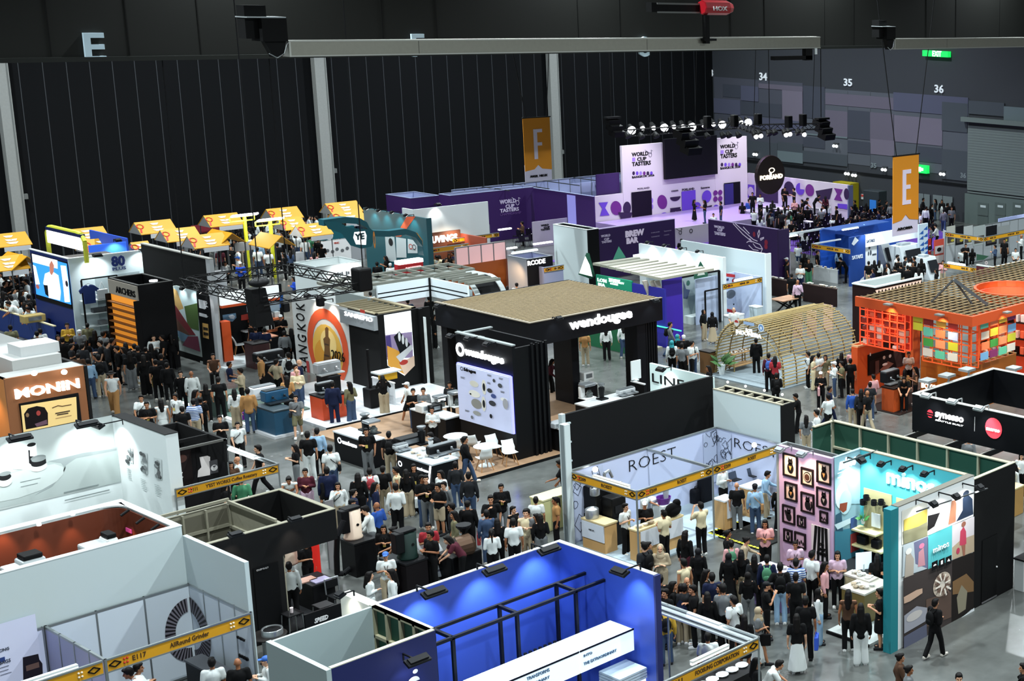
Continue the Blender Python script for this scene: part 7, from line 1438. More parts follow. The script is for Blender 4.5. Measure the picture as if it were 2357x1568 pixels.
# wide purple room with white frames
def purple(label,c,z,A,B,inner=True):
 return ibox(label,c,z,A,B,'321256',top='8f98b8',open_top=inner,inner='a9b4e0')
t,x0,x1,y0,y1=purple('low purple walled room left of the long printed purple wall',(945,457),3.2,1010,888)
t,x0,x1,y0,y1=purple('long purple walled room printed with pale championship lettering',(1035,451),3.4,1228,1010);xw_,yw_=x1,y0
fP=Face('A',y0);W_=M('b9b0cc',.6,0,.15)
text(t,fP,'WORLD',*P('o',1090,1385),*P('o',1200,1357),W_,.03);text(t,fP,'CUP',*P('o',1130,1412),*P('o',1190,1388),W_,.03);text(t,fP,'TASTERS',*P('o',1092,1442),*P('o',1220,1418),W_,.03);text(t,fP,'CHAMPIONSHIP',*P('o',1093,1465),*P('o',1235,1448),M('6a4a8c',.6),.0)
def cup_doodle(t,f,cx,cy,s,mat,nm='spoon_drawing'):
 m=MB();m.use(mat)
 for k in range(8):a=math.pi*2*k/8;b=math.pi*2*(k+1)/8;line(m,f,[(cx+s*.35*math.cos(a),cy+s*.5*math.sin(a)),(cx+s*.35*math.cos(b),cy+s*.5*math.sin(b))],.03,.02)
 line(m,f,[(cx-s*1.2,cy-s*1.1),(cx-s*.3,cy-s*.5),(cx+s*.3,cy-s*.3)],.03,.02);line(m,f,[(cx+s*.3,cy-s*.5),(cx+s*.2,cy-s*1.1),(cx+s*.55,cy-s*.9)],.03,.02);return m.build(nm,None,t)
cup_doodle(t,fP,*P('o',1210,1375),11,W_)
p=G(1228,433,3.4);e5=slide(p,'y',1228)
# right arm going down to the right from (1228,433) to (1365,455)
q=G(1365,455,3.4)
tt=booth('purple wall running from the long printed room towards the stage',p.x,q.y,'partition_wall','wall');yE=slide(p,'y',1366).y;bx('purple_wall',M('321256',.6),tt,p.x,p.x+.1,yE,p.y,0,3.4);bx('wall_top',M('8f98b8',.6),tt,p.x-.02,p.x+.12,yE,p.y,3.4,3.43)
a=Face('B',p.x).w(*P('o',1548,1320));b=Face('B',p.x).w(*P('o',1604,1330));bx('open_doorway',M('8a88d0',.6,0,.3),tt,p.x-.03,p.x-.001,b.y,a.y,0,a.z)
p2=G(1040,436,3.4);
z=3.4;rr0=G(1040,437,z);rr1=slide(rr0,'x',1432);t=booth('white framed back rooms with blue-white panels behind the purple walls',rr0.x,rr0.y)
m=MB();m.use(M('a4b0dc',.6)).box(rr0.x,rr1.x,rr0.y,rr0.y+.06,0,z).use(M('6a7080',.5))
for k in range(16):xx=rr0.x+(rr1.x-rr0.x)*k/15;m.box(xx-.02,xx+.02,rr0.y-.03,rr0.y,0,z)
m.box(rr0.x,rr1.x,rr0.y-.04,rr0.y,z-.06,z);m.build('panel_wall',None,t)
for X in(1110,1180,1250,1320):k_=slide(rr0,'x',X);MB().bar(k_,k_+Vector((0,-4.0 if X>1150 else-3,0)),.06).build('cross_beam',STL,t)
m=MB();m.use(M('9fa9d8',.6)).box(rr1.x-6.5,rr1.x,rr0.y-2.2,rr0.y-2.14,0,z-.1);m.use(M('6a7080',.5))
for k in range(8):xx=rr1.x-6.5+k*.93;m.box(xx-.02,xx+.02,rr0.y-2.23,rr0.y-2.2,0,z-.1)
m.build('panel_wall',None,t)
# purple side wall left of the stage
pS=G(1433,335,6.6)
# ================================================================ pink frosted box, orange picture wall, small shells
z=3.2;p=G(1048,571,z);q=slide(p,'x',1163);t=booth('pink frosted panel box above an orange wall with three lit pictures',p.x,p.y)
zb=Face('A',p.y).w(1055,612).z
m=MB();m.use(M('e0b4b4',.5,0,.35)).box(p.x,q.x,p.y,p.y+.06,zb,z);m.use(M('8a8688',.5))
for k in range(5):xx=p.x+(q.x-p.x)*k/4;m.box(xx-.03,xx+.03,p.y-.02,p.y+.08,zb,z)
m.box(p.x,q.x,p.y-.02,p.y+.08,z-.04,z+.02);m.build('frosted_panel',None,t)
ys=slide(q,'y',1240).y;bx('side_band',M('9aa2a8',.5),t,q.x,q.x+.06,ys,p.y,zb,z-.5);bx('orange_side',M('a4521c',.6),t,q.x,q.x+.06,ys,p.y,0,zb);bx('orange_wall',M('9c5220',.6),t,p.x-.5,q.x,p.y+.01,p.y+.07,0,zb)
fo=Face('B',q.x)
for X0,Y0,X1,Y1,c in((670,685,722,795,'e8c86a'),(765,705,815,820,'e8a87a'),(858,720,910,835,'e89a8c')):decals(t,fo,'lit_picture',[('5a3218','p',[P('k',X0-4,Y0-6),P('k',X1+4,Y0+6),P('k',X1+4,Y1+6),P('k',X0-4,Y1-8)]),(M(c,.4,0,.9),'p',[P('k',X0,Y0),P('k',X1,Y0+10),P('k',X1,Y1),P('k',X0,Y1-12)])])
for X,Y in((460,760),(690,700),(880,740)):g_=G(*P('k',X,Y+60),2.0);spot(t,g_+Vector((-.4,-.5,.6)),g_+Vector((.6,.6,-.8)),90,(1,.6,.3),110)
for k,(X,Y0,Y1)in enumerate(((218,570,690),(365,550,700),(505,535,690),(738,530,640),(830,548,660),(925,560,700))):
 g_=G(*P('k',X,Y1+130));MB().bar((g_.x,g_.y,0),(g_.x,g_.y,rise(g_,P('k',0,Y0)[1])),.1,None,6).build('dark_post',M('3a2a2c',.5),t)
t,x0,x1,y0,y1=ibox('black booth box with white bold lettering beside the white wall',P('k',840,618),2.9,P('k',1065,0)[0],P('k',655,0)[0],'15161b',side='9a9fa8',top='8a8f98',open_top=True,inner='a9b0dc');text(t,Face('A',y0),'RCODE',*P('k',840,672),*P('k',1000,630),M('f2f4f6',.4,0,.8),.04)
tube_light(t,(x0+.6,y1+.4,2.9),(x0+2.2,y1+.4,2.9),.14)
for X,Y,X2 in((580,350,690),(895,480,1060),(650,520,740)):a=G(*P('k',X,Y),ZS);b=slide(a,'x' if X!=580 else 'x',P('k',X2,0)[0]);o=MB().bar(a,b,.16,.08).build('tube_light',M('f4fbff',.5,0,4));tag(o,('bright tube light left of the world cup chairs','bright tube light above the black lettered box','bright tube light beside the pink frosted box')[(X==895)+2*(X==650)],'light')
a=G(1110,540,ZS);b=slide(a,'x',1196);t=booth('shell booth strip with a yellow name board before the pale printed screen',a.x,a.y);fascia(t,'A',b.y+0,G(1090,558,ZS).x,slide(G(1090,558,ZS),'x',1197).x,ZS,(('~',.4,.7),),.27);panels(t,'back',a.x-2,b.x,a.y-1,a.y+3,ZS,M('a9b4e0',.6))
t,x0,x1,y0,y1=ibox('small shell booth with a yellow name board below the black lettered box',P('k',985,690),ZS,P('k',1160,0)[0],P('k',940,0)[0],'9aa4c8');fascia(t,'A',y0-.05,x0,x1,ZS,(('~',.15,.3),('~',.5,.75)),.27)
# white screens "WORLD CUP TASTERS" low boards
def board(label,k,X0,Y0,X1,Y1,zb=None,col='b9b0c0',txt=(),h=1.6,name='low_screen',cat='screen'):
 a=G(*P(k,X0,Y0),h);e=slide(a,'x',P(k,X1,0)[0]);t=booth(label,a.x,a.y,name,cat);bx('board',M(col,.6),t,a.x,e.x,a.y,a.y+.08,0,h);f=Face('A',a.y)
 for s,x0_,y0_,x1_,y1_ in txt:text(t,f,s,*P(k,x0_,y0_),*P(k,x1_,y1_),INK,.03)
 return t,f
board('pale low screen printed with small black words beside the purple stage lights','k',885,280,1255,0,h=1.7,col='a59cae',txt=(('WORLD',960,318,1030,303),('CUP',985,337,1040,322),('TASTERS',960,357,1040,342)))
# brew bar block
t,x0,x1,y0,y1=ibox('white and black box room left of the two-word purple wall',(1353,530),3.4,1378,1273,'0e0f13',side='c9d8da',top='dfe6e6',open_top=True,inner='0c0d10')
p=G(1377,529,3.0);q=slide(p,'x',1553);t=booth('purple wall with two large white words and small print',p.x,p.y,'partition_wall','wall');bx('purple_wall',M('2e1250',.6),t,p.x,q.x,p.y,p.y+.12,0,3.0);bx('wall_top',M('8a7ea0',.6),t,p.x,q.x,p.y-.02,p.y+.3,3,3.03)
f=Face('A',p.y);text(t,f,'BREW',*P('k',1722,415),*P('k',1892,362),M('d4c8e0',.5,0,.2),.06);text(t,f,'BAR',*P('k',1732,475),*P('k',1840,425),M('d4c8e0',.5,0,.2),.06)
for s,a_,b_,c_,d_ in(('WORLD',1502,418,1585,397),('CUP',1530,445,1575,425),('TASTERS',1507,472,1597,452)):text(t,f,s,*P('k',a_,b_),*P('k',c_,d_),W_,.03)
for s,a_,b_,c_,d_ in(('PORLAND',1955,382,2030,372),('Sunverse',2070,368,2135,355),('TOMORROW',1955,420,2030,410),('COASTI',2070,403,2115,393)):text(t,f,s,*P('k',a_,b_),*P('k',c_,d_),M('a898bc',.6),.0)
# Colombia block
zc_=3.3;p=G(1353,585,2.0)
gA=G(*P('t',740,700),0);
a=G(*P('t',205,470),3.0);e=slide(a,'y',P('t',740,0)[0])
t=booth('green lettered booth with pale wing beams and a lit triangle sign',e.x,e.y)
bx('green_wall',M('128a68',.5,0,.15),t,a.x,a.x+.1,e.y,a.y,0,3.0);f=Face('B',a.x);Wt=M('e8fff4',.4,0,.8)
for s,a_,b_,c_,d_ in(('LOM',235,570,370,520),('BIA',245,640,350,590)):text(t,f,s,*P('t',a_,b_),*P('t',c_,d_),Wt,.03)
for s,a_,b_,c_,d_ in(('THE HEART',400,548,575,522),('OF SPECIALTY',405,578,635,552),('COFFEE',425,615,540,592)):text(t,f,s,*P('t',a_,b_),*P('t',c_,d_),Wt,.04)
b=G(*P('t',740,580),3.0);bv=a.x;bb=slide((a.x,e.y,3),'y',P('t',1230,0)[0]);bx('blue_wall',M('26248c',.5,0,.12),t,a.x+.02,a.x+.12,bb.y,e.y-.01,0,2.9)
c=G(*P('t',1215,545),3.2);c2_=slide(c,'x',P('t',1500,0)[0]);bx('violet_wall',M('38209a',.5,0,.1),t,c.x,c2_.x,c.y,c.y+.1,0,3.2);
for k in range(9):
 X0=160+k*115;u=G(*P('t',X0,330+k*26),3.35);MB().prism([u,u+Vector((2.6+.1*k,-.2,0)),u+Vector((2.6+.1*k,-.5,0)),u+Vector((0,-.5,0))],(0,0,.12)).build('wing_beam',M('a9a898',.6),t)
g1=G(*P('t',900,780))
for X in(1000,1110,1180):
 a1=G(*P('t',X,555),3.2);m=MB();pts=[a1+Vector((-.35,0,0)),a1+Vector((-.05,0,-.7)),a1+Vector((-.12,0,-1.5)),a1+Vector((-.4,0,-3.15))];
 for i in range(3):m.prism([pts[i],pts[i]+Vector((.28-.05*i,0,0)),pts[i+1]+Vector((.22,0,0)),pts[i+1]],(0,.1,0))
 m.build('curved_leg',M('c4bdb0',.5),t)
def tri_sign(t,k,pts,inner,face,lit):
 decals(t,face,'triangle_sign',[('1e5a44','p',[P(k,*q)for q in pts]),(M('f8fff8',.4,0,3)if lit else 'cfd8d0','p',[P(k,*q)for q in inner])])
tri_sign(t,'t',((60,145),(105,150),(195,490),(130,540),(-60,470)),((45,195),(110,330),(150,500),(-45,450)),Face('A',a.y+1.2),True)
decals(t,Face('A',a.y+2.6),'green_triangle',[('3f8f74','p',[P('t',548,45),P('t',655,215),P('t',460,250)])])
bx('carpet_step',M('8a8878',.7),t,a.x-1.4,a.x-.2,bb.y,a.y+1,0,.1);bx('green_light_strip',M('3fd0a0',.5,0,1.2),t,a.x-.06,a.x-.01,e.y-3.5,e.y-1,1.0,1.05)
# green lower wall seen through the pavilion
g=G(*P('c',1300,330));h_=slide(g,'x',P('c',1890,0)[0]);yg=G(*P('c',1640,395)).y
bx('green_back_wall',M('0f5c38',.6),t,G(*P('c',1300,350)).x,G(*P('c',1300,350)).x+.1,G(*P('c',1890,430)).y-1.5,G(*P('c',1300,350)).y,0,1.9)
# white light-box booth
zv=3.4;p=G(1658,592,zv);q=slide(p,'y',1470);t=booth('bright white booth wall with downlights and a black framed glass front',p.x,p.y)
bx('white_wall',M('dde8ea',.6),t,p.x,p.x+.15,p.y,q.y,0,zv);bx('white_end',WHT,t,p.x-.02,p.x+.2,p.y-.2,p.y-.001,0,zv);f=Face('B',p.x)
for X,Y in((1065,10),(1320,55),(1570,100),(1820,145)):a=P('t',X,Y);flood(t,f,a[0],a[1],80,(.88,1,1),.4,.8,85,w=.2)
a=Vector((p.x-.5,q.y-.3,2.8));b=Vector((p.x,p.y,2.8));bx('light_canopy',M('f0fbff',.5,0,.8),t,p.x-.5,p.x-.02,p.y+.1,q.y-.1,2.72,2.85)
fg=Face('B',a.x-.05);m=MB();m.use(INK);gl=G(*P('t',1520,1440));
zg=rise((p.x-.3,p.y-.2,0),623);c0_=Vector((p.x-.3,p.y-.2,zg));g0_=slide(c0_,'x',P('t',1700,0)[0])if 0 else None
xg0=c0_.x;
MB().use(INK).bar((xg0,c0_.y,0),(xg0,c0_.y,zg),.1).bar((xg0,c0_.y,zg),(xg0-2.6,c0_.y,zg),.09).bar((xg0,c0_.y,zg-.95),(xg0-1.0,c0_.y,zg-.95),.07).bar((xg0-1.0,c0_.y,0),(xg0-1.0,c0_.y,zg-.95),.07).build('black_door_frame',None,t)
decals(t,f,'wall_map_print',[('b4c4c8','p',[P('t',965,310),P('t',1950,475),P('t',1950,1160),P('t',965,1000)])])
fw=Face('A',c0_.y+1.2);wa=fw.w(*P('t',1510,500));wb=fw.w(*P('t',1950,480));bx('print_wall',M('a9b8b8',.6),t,wa.x,wb.x,fw.c,fw.c+.08,0,wa.z);bx('white_plinth',M('c9d4d4',.5),t,wa.x,wb.x,fw.c-.6,fw.c-.01,0,.4)
decals(t,fw,'map_print',[('8a9a9c','p',[P('t',1590,760),P('t',1690,740),P('t',1700,850),P('t',1640,1080),P('t',1590,900)]),('4a5878','p',[P('t',1520,560),P('t',1560,690),P('t',1620,700),P('t',1580,840),P('t',1520,830)]),('3a6a5c','e',*P('t',1592,598),4,6),('2f5a48','r',*P('t',1800,815),*P('t',1840,855))]+[('2f5a48','l',[P('t',1720,540+k*35),P('t',1910,560+k*35)],.12)for k in range(3)])
text(t,f,'CO',*P('t',1185,485),*P('t',1250,445),M('1c3a44',.5),.02,.03);text(t,f,'LOM',*P('t',1190,535),*P('t',1290,500),M('1c3a44',.5),.02,.03)
tri_sign(t,'t',((1775,265),(1890,455),(1885,500),(1680,545),(1675,490)),((1785,335),(1845,470),(1730,490)),Face('A',c0_.y-.1),False)
# tall white wall to 1765 and the shell booth under it
zv=3.4;p=G(1768,583,zv);q=slide(p,'y',1575);t=booth('tall plain white wall in front of the purple spoon wall',p.x-.3,p.y,'partition_wall','wall');bx('white_wall',M('c9d8dc',.6),t,p.x-.25,p.x-.1,p.y,q.y,0,zv);bx('white_end',WHT,t,p.x-.27,p.x+.12,p.y-.1,p.y-.001,0,zv)
a=G(*P('l',1300,1010),ZS);b=slide(a,'x',P('l',838,0)[0]);y1s=a.y+2.0
t=booth('shell booth with red trimmed pictures and a yellow name board',b.x,a.y);fascia(t,'A',a.y,b.x,a.x,ZS,(('~',.12,.24),('~',.42,.66)),.3);post(t,a.x,a.y,ZS);post(t,b.x,a.y,ZS)
MB().use(M('b9c8e4',.6)).box(b.x,a.x,y1s,y1s+.05,0,ZS).build('back_wall',None,t);MB().use(M('b9c8e4',.6)).box(a.x,a.x+.05,a.y,y1s,0,ZS).build('side_wall',None,t)
f=Face('A',y1s);decals(t,f,'red_band',[('b8242c','p',[P('l',830,960),P('l',1130,1010),P('l',1130,1040),P('l',830,1000)]),('b8242c','p',[P('l',845,1380),P('l',1150,1435),P('l',1150,1470),P('l',845,1415)]),('5a6470','e',*P('l',930,1215),11,10),('7a7060','p',[P('l',1045,1160),P('l',1220,1190),P('l',1220,1290),P('l',1050,1270)]),('8a1c24','e',*P('l',965,1055),4,5),('2a3a6a','r',*P('l',860,1035),*P('l',905,1055))]+[('2a3444','e',*P('l',965+k*35,1335+k*7),1.5,2)for k in range(5)])
tube_light(t,(b.x+1,a.y+.2,ZS),(a.x-.5,a.y+.2,ZS),.08)
cc1=counter('glass showcase counter in the red trimmed shell booth',P('l',1240,1370),1.0,P('l',1310,0)[0],P('l',1150,0)[0],'b9cad0','dfe8ea')
cc2=counter('white tablecloth counter in front of the red trimmed shell booth',P('l',930,1480),.8,P('l',1090,0)[0],P('l',840,0)[0],'d4dce0','e8eef0')
# ================================================================ championship stage
N_=lambda*q:[P('n',a_,b_)for a_,b_ in q];O_=lambda*q:[P('o',a_,b_)for a_,b_ in q]
g=G(1436,503,.8);yw=g.y;f=Face('A',yw);LAV=M('d4c8d6',.6)
zL_=f.w(1433,336).z;xL_=f.w(1433,400).x;xA1=f.w(1527,370).x;xA2=f.w(1645,370).x;xR_=f.w(1720,400).x;zM=f.w(1600,406).z;zR_=f.w(1720,313).z
t=booth('tall lilac-white stage wall of the cup tasters championship with a dark screen',xL_,yw,'stage_backdrop','stage')
bx('left_tower',LAV,t,xL_,xA1,yw,yw+.2,0,zL_);bx('right_tower',LAV,t,xA2,xR_,yw,yw+.2,0,zR_);bx('middle_wall',LAV,t,xA1,xA2,yw+.01,yw+.2,0,zM)
xl2=f.w(1368,460).x;bx('left_low_wall',LAV,t,xl2,xL_,yw+.02,yw+.2,0,f.w(1400,449).z)
bx('purple_side',PUR,t,xl2+.5,xL_-.05,yw+.3,yw+.4,0,f.w(1432,398).z)
bx('large_screen',M('17161f',.35),t,xA1-.05,xA2+.05,yw-.25,yw-.02,f.w(1527,413).z,f.w(1527,320).z)
dP,dM,dV,dL='2a1040','6b2080','6a42c8','9a78d8'
it=[(dM,'e',1418,479,12,17,.5),(dV,'p',O_((1760,1375),(1825,1370),(1805,1410),(1835,1460),(1770,1465),(1785,1415))),(dP,'e',1443,479,9,15),(dM,'e',1524,465,11,17,.4),(dP,'h',1554,453,12,10,180,360),(dP,'h',1554,478,12,10,180,360),(dP,'r',1542,484,1568,506),('cdbbd6','p',[(1543,506),(1555,486),(1567,506)]),(dV,'e',1528,499,11,10),(dV,'r',1568,441,1602,508),(dL,'e',1498+0,462,5,7),(dL,'e',1498,476,5,7),(dV,'e',1626,452,11,14,.5),(dM,'e',1646,444,5,6),(dM,'e',1657,443,5,6),(dM,'e',1646,458,5,6),(dM,'e',1657,457,5,6),(dV,'e',1604,478,9,13),(dP,'p',N_((165,1410),(238,1390),(225,1480),(180,1475))),(dV,'e',1647,484,8,13),(dP,'p',O_((1890,1440),(1990,1440),(1970,1490),(1920,1500))),('6a1a3a','e',1460,470,0.1,0.1)]
decals(t,f,'printed_shapes',it)
decals(t,f,'dark_doorway',[('180a26','r',*P('o',1980,1305),*P('o',2122,1500)),('0f0a1c','r',1665,422,1704,494),('2a2070','r',1666,424,1688,494)],.06)
for X0,s in((0,0),(1,0)):
 k='o' if X0==0 else 'n';T=[('WORLD',1985,1062,2098,1035),('CUP',2022,1092,2085,1068),('TASTERS',1987,1128,2115,1100),('BANGKOK 2026',1988,1210,2138,1195)]if k=='o' else[('WORLD',296,1008,396,983),('CUP',330,1040,383,1016),('TASTERS',298,1075,410,1046),('BANGKOK 2026',298,1150,432,1134)]
 for j,(s_,a,b,c,d)in enumerate(T):text(t,f,s_,*P(k,a,b),*P(k,c,d),INK,.03 if j<3 else .02)
 x0_,y0_=(1990,1175)if k=='o' else(300,1118)
 decals(t,f,'pattern_row',[(c,'e',*P(k,x0_+j*24+8,y0_+(0 if k=='o' else-1)),3,4.5)for j,c in enumerate((dP,dV,dL,dM,dP,dV))]);decals(t,f,'purple_tick',[(dL,'r',*P(k,x0_-2,y0_-105 if k=='o' else y0_-98),*P(k,x0_+20,y0_-80 if k=='o' else y0_-75))])
 cup_doodle(t,f,*(P(k,2110,1050)if k=='o' else P(k,405,995)),10,M('6a6478',.6))
for s_,a,b,c,d in(('PORLAND',2025,1287,2105,1275),('coson',2255,1302,2300,1290)):text(t,f,s_,*P('o',a,b),*P('o',c,d),M('4a4250',.6))
for s_,a,b,c,d in(('PORLAND',38,1295,120,1280),('Sunverse',165,1282,225,1268)):text(t,f,s_,*P('n',a,b),*P('n',c,d),M('3a3240',.6),.01)
text(t,f,'BREWERS',1583,457,1600,453,M('e8e0f4',.6))
# right wing (runs along y)
c=f.w(1720,398);xw_=c.x;zt=f.w(1720,398).z;fB=Face('B',xw_);a=slide((xw_,yw,zt),'y',1951);
bx('right_wing',LAV,t,xw_,xw_+.2,a.y,yw-.01,0,zt);bx('wing_end',M('6a7494',.6),t,xw_-.02,xw_+.5,a.y-.1,a.y-.001,0,zt-.05)
it=[(dP,'e',*P('n',460,1305),8,15),(dM,'p',N_((438,1365),(480,1370),(478,1430),(440,1420))),(dV,'p',N_((485,1250),(530,1255),(530,1345),(485,1340))),('cdbbd6','e',*P('n',505,1302),7,12),(dP,'p',N_((540,1250),(690,1270),(690,1380),(540,1360))),(dP,'e',*P('n',765,1280),12,17),(dV,'e',*P('n',840,1282),10,14),('cdbbd6','h',*P('n',840,1282),10,14,0,90),(dM,'e',*P('n',905,1290),10,14),(dP,'p',N_((945,1295),(1060,1275),(1040,1350),(990,1365),(960,1350))),(dM,'p',N_((1070,1275),(1130,1285),(1110,1325),(1128,1365),(1070,1355),(1090,1315))),(dP,'e',*P('n',1155,1315),6,13),(dV,'p',N_((1095,1380),(1160,1385),(1160,1420),(1095,1410)))]
decals(t,fB,'printed_shapes',it)
# platform
bx('stage_floor',M('a890c8',.35),t,xl2,xw_,yw-6.5,yw-.05,0,.8);bx('platform_front',M('9a90a4',.6),t,xl2,xw_-.01,yw-6.6,yw-6.51,0,.8)
sp=[(1560,470),(1690,500),(1480,500),(1610,520)]
for k,x in enumerate((xL_+1.5,xA1+2,xA2,xR_-1)):spot(t,(x,yw-5,7),(x,yw-4,.8),450,(.55,.2,1)if k%2 else(.62,.3,1),70)
for x in(xL_+1,xR_-.8):spot(t,(x,yw-5,8),(x,yw,4),900,(1,.97,.98),60)
# purple carpet with purple light
cp=MB().box(xl2-9,xw_,yw-9,yw-6.6,0,.02).build('purple_carpet',M('5c3a94',.5),t);bx('purple_carpet',M('5c3a94',.5),t,xw_-11,xw_+3,yw-22,yw-9,0,.02)
for k,(x,y)in enumerate(((xl2-4,yw-6),(xw_-3,yw-12),(xw_-7,yw-14),(xw_-1,yw-18))):spot(t,(x,y,8),(x,y-1,0),900,(.5,.2,1),90)
# round PORLAND sign
tt=thing('round_hanging_sign','round black hanging sign with glowing cream lettering','sign',(0,0,0));yS=yw-5;fs=Face('A',yS);c=fs.w(1775,403);r=(fs.w(1807,403)-c).length;tt.location=c
MB().lathe(c,[(r*.98,0),(r,.05),(r,.25),(r*.96,.28)],32,(0,1,0)).build('disc',M('2c2420',.5),tt);GL=M('f6e6c4',.4,0,2.5)
text(tt,fs,'PORLAND',1749,415,1801,405,GL,.05,.03);decals(tt,fs,'cup_emblem',[(GL,'g',1776,392,7,6,.3),(GL,'r',1771,397,1776,408)],.02);MB().bar(c+Vector((0,.1,r)),(c.x,c.y+.1,22.05),.04).build('hanging_wire',INK,tt)
# hanging truss with lamps
zT=8.2;a=G(1442,307,zT);tt=thing('lighting_truss','black stage truss carrying bright spotlights above the championship stage','truss',a)
b=slide(a,'x',1700);truss(tt,a,b,.4,None,'truss_beam',.06);a2=G(1660,300,zT);b2=G(1890,291,zT);truss(tt,b,G(1745,304,zT),.4,None,'truss_beam',.06);truss(tt,G(1735,294,zT),b2,.4,None,'truss_beam',.06)
def par_can(p,on,r=.2):
 o=MB().lathe(p,[(r*.6,.35),(r,.1),(r,0)],10,(0,.6,.8)).build('stage_lamp',M('0e0f11',.5),tt)
 if on:MB().ball(p+Vector((0,-.05,-.05)),r*(.7 if on==1 else 1.3)).build('lens',M('ffffff',.4,0,8 if on==1 else 16),o)
for X,Y,on in((1453,298,2),(1478,293,1),(1503,293,1),(1528,292,2),(1550,290,1),(1571,289,1),(1592,290,2),(1619,287,1),(1641,285,1),(1661,285,2),(1684,281,1),(1705,280,1),(1721,280,2),(1447,316,0),(1478,318,0),(1512,316,0),(1595,317,0),(1630,318,0),(1666,316,0),(1680,315,0),(1702,315,0),(1739,313,1),(1750,311,1),(1772,311,0),(1785,309,0),(1808,309,1),(1817,307,1),(1839,309,0),(1850,308,1)):
 p=G(X,Y,zT);par_can(G(X,Y,rise((p.x,p.y,0),Y)),on)
for X,Y in((1745,272),(1815,277),(1848,273),(1690,275),(1628,278)):p=G(X,Y,zT+.6);MB().box(p.x-.2,p.x+.2,p.y-.2,p.y+.2,p.z-.5,p.z+.3,.05).build('moving_lamp',M('0e0f11',.5),tt)
for X in(1470,1600,1735,1870):p=slide(a,'x',X);MB().bar(p,(p.x+.8,p.y,22.05),.03).build('hanging_wire',INK,tt)
for X,Y,s,lab in((1408,285,.9,'black speaker hanging left of the stage truss'),(1575,311,1.1,'black speaker array hanging at the middle of the stage truss'),(1890,287,1.0,'black speaker hanging at the right end of the stage truss')):
 p=G(X,Y,zT);t3=thing('hanging_speaker',lab,'speaker',p)
 for k in range(3):MB().obox(p+Vector((k*.08,-k*.18*s,-.5*s-k*.42*s+.6)),(1,0,0),(0,1,.3),(0,-.3,1),1.0*s,.7*s,.4*s).build('cabinet',M('0b0c0e',.5),t3)
 MB().bar(p+Vector((0,0,.5)),(p.x,p.y,22.05),.04).build('hanging_wire',INK,t3);MB().box(p.x-.55,p.x+.55,p.y-.3,p.y+.1,p.z+.35,p.z+.48).build('frame',M('15161a',.5),t3)
# counters near the stage
for a_ in(('white counter with a magenta lit print before the stage',(1820,488),1.0,1868-20,1740,'a070c8','d8d0e0'),('grey counter with a cup drawing right of the purple lit one',(1892,481),1.05,1897,1836,'9a94a0','c9c4cc'),('pale box counter with a small mark at the right end of the stage',(1938,480),1.1,1952,1915,'a9a4ac','c9c4cc'),('low grey counter in front of the stage doorway',(1790,496),1.0,1840,1705,'8f8a98','b0aab8'),('white table beside the audience chairs',(1870,512),.8,1880,1842,'d4d0d8','e8e4ec')):  # first counter is white; its purple body colour carries the stage light
 counter(a_[0],a_[1],a_[2],a_[3],a_[4],a_[5],a_[6])
t4,f4=board('pale low screen with a round emblem under the stage, right of the two-word purple wall','l',275,440,668,0,h=1.3,col='b0a8b4');cup_doodle(t4,f4,*P('l',335,490),9,INK);decals(t4,f4,'round_emblem',[(INK,'g',*P('l',463,470),4,5,.35)])
t4,f4=board('standing pale panel with small black lettering beside the purple wall end','l',1485,590,1635,0,h=2.2,col='c4bcc0',name='standing_sign',cat='sign');m=MB();m.use(INK);small_print(m,f4,P('l',1515,645),P('l',1590,710),4,.06);m.build('lettering',None,t4)
# purple spoon wall
zv=3.3;p=G(1789,529,zv);q=slide(p,'y',1630);t=booth('purple wall with white print and a large spoon drawing',p.x,p.y,'partition_wall','wall');bx('purple_wall',M('2b0f4a',.55),t,p.x,p.x+.15,p.y,q.y,0,zv);bx('wall_top',M('7a6a94',.6),t,p.x-.02,p.x+.17,p.y,q.y,zv,zv+.03);bx('purple_end',M('240c3e',.55),t,p.x,p.x+.9,p.y-.1,p.y-.001,0,zv-.02)
f=Face('B',p.x)
for s,a_,b_,c_,d_ in(('WORLD',738,428,858,400),('CUP',778,470,838,440),('TASTERS',742,510,872,475)):text(t,f,s,*P('l',a_,b_),*P('l',c_,d_),W_,.03)
m=MB();m.use(M('c4b8d0',.6,0,.15));L5=lambda*q:[P('l',a_,b_)for a_,b_ in q]
for pts in(L5((965,385),(1080,510),(1180,590),(1280,630),(1310,680),(1290,730)),L5((990,385),(1100,480),(1200,570),(1250,590)),L5((1085,425),(1155,500)),L5((1125,605),(1150,590),(1190,600),(1160,560)),L5((1200,620),(1230,660),(1280,680),(1300,680)),L5((1270,460),(1255,500),(1262,550),(1278,500),(1272,460)),L5((1325,545),(1285,560),(1290,580),(1325,555)),L5((1150,640),(1200,690),(1260,700))):line(m,f,pts,.05,.02)
m.build('spoon_drawing',None,t);decals(t,f,'red_cherry',[('8a1c38','e',*P('l',1210,510),3,6),('8a1c38','e',*P('l',1352,605),4,6),('8a1c38','e',*P('l',1350,655),4,6)])
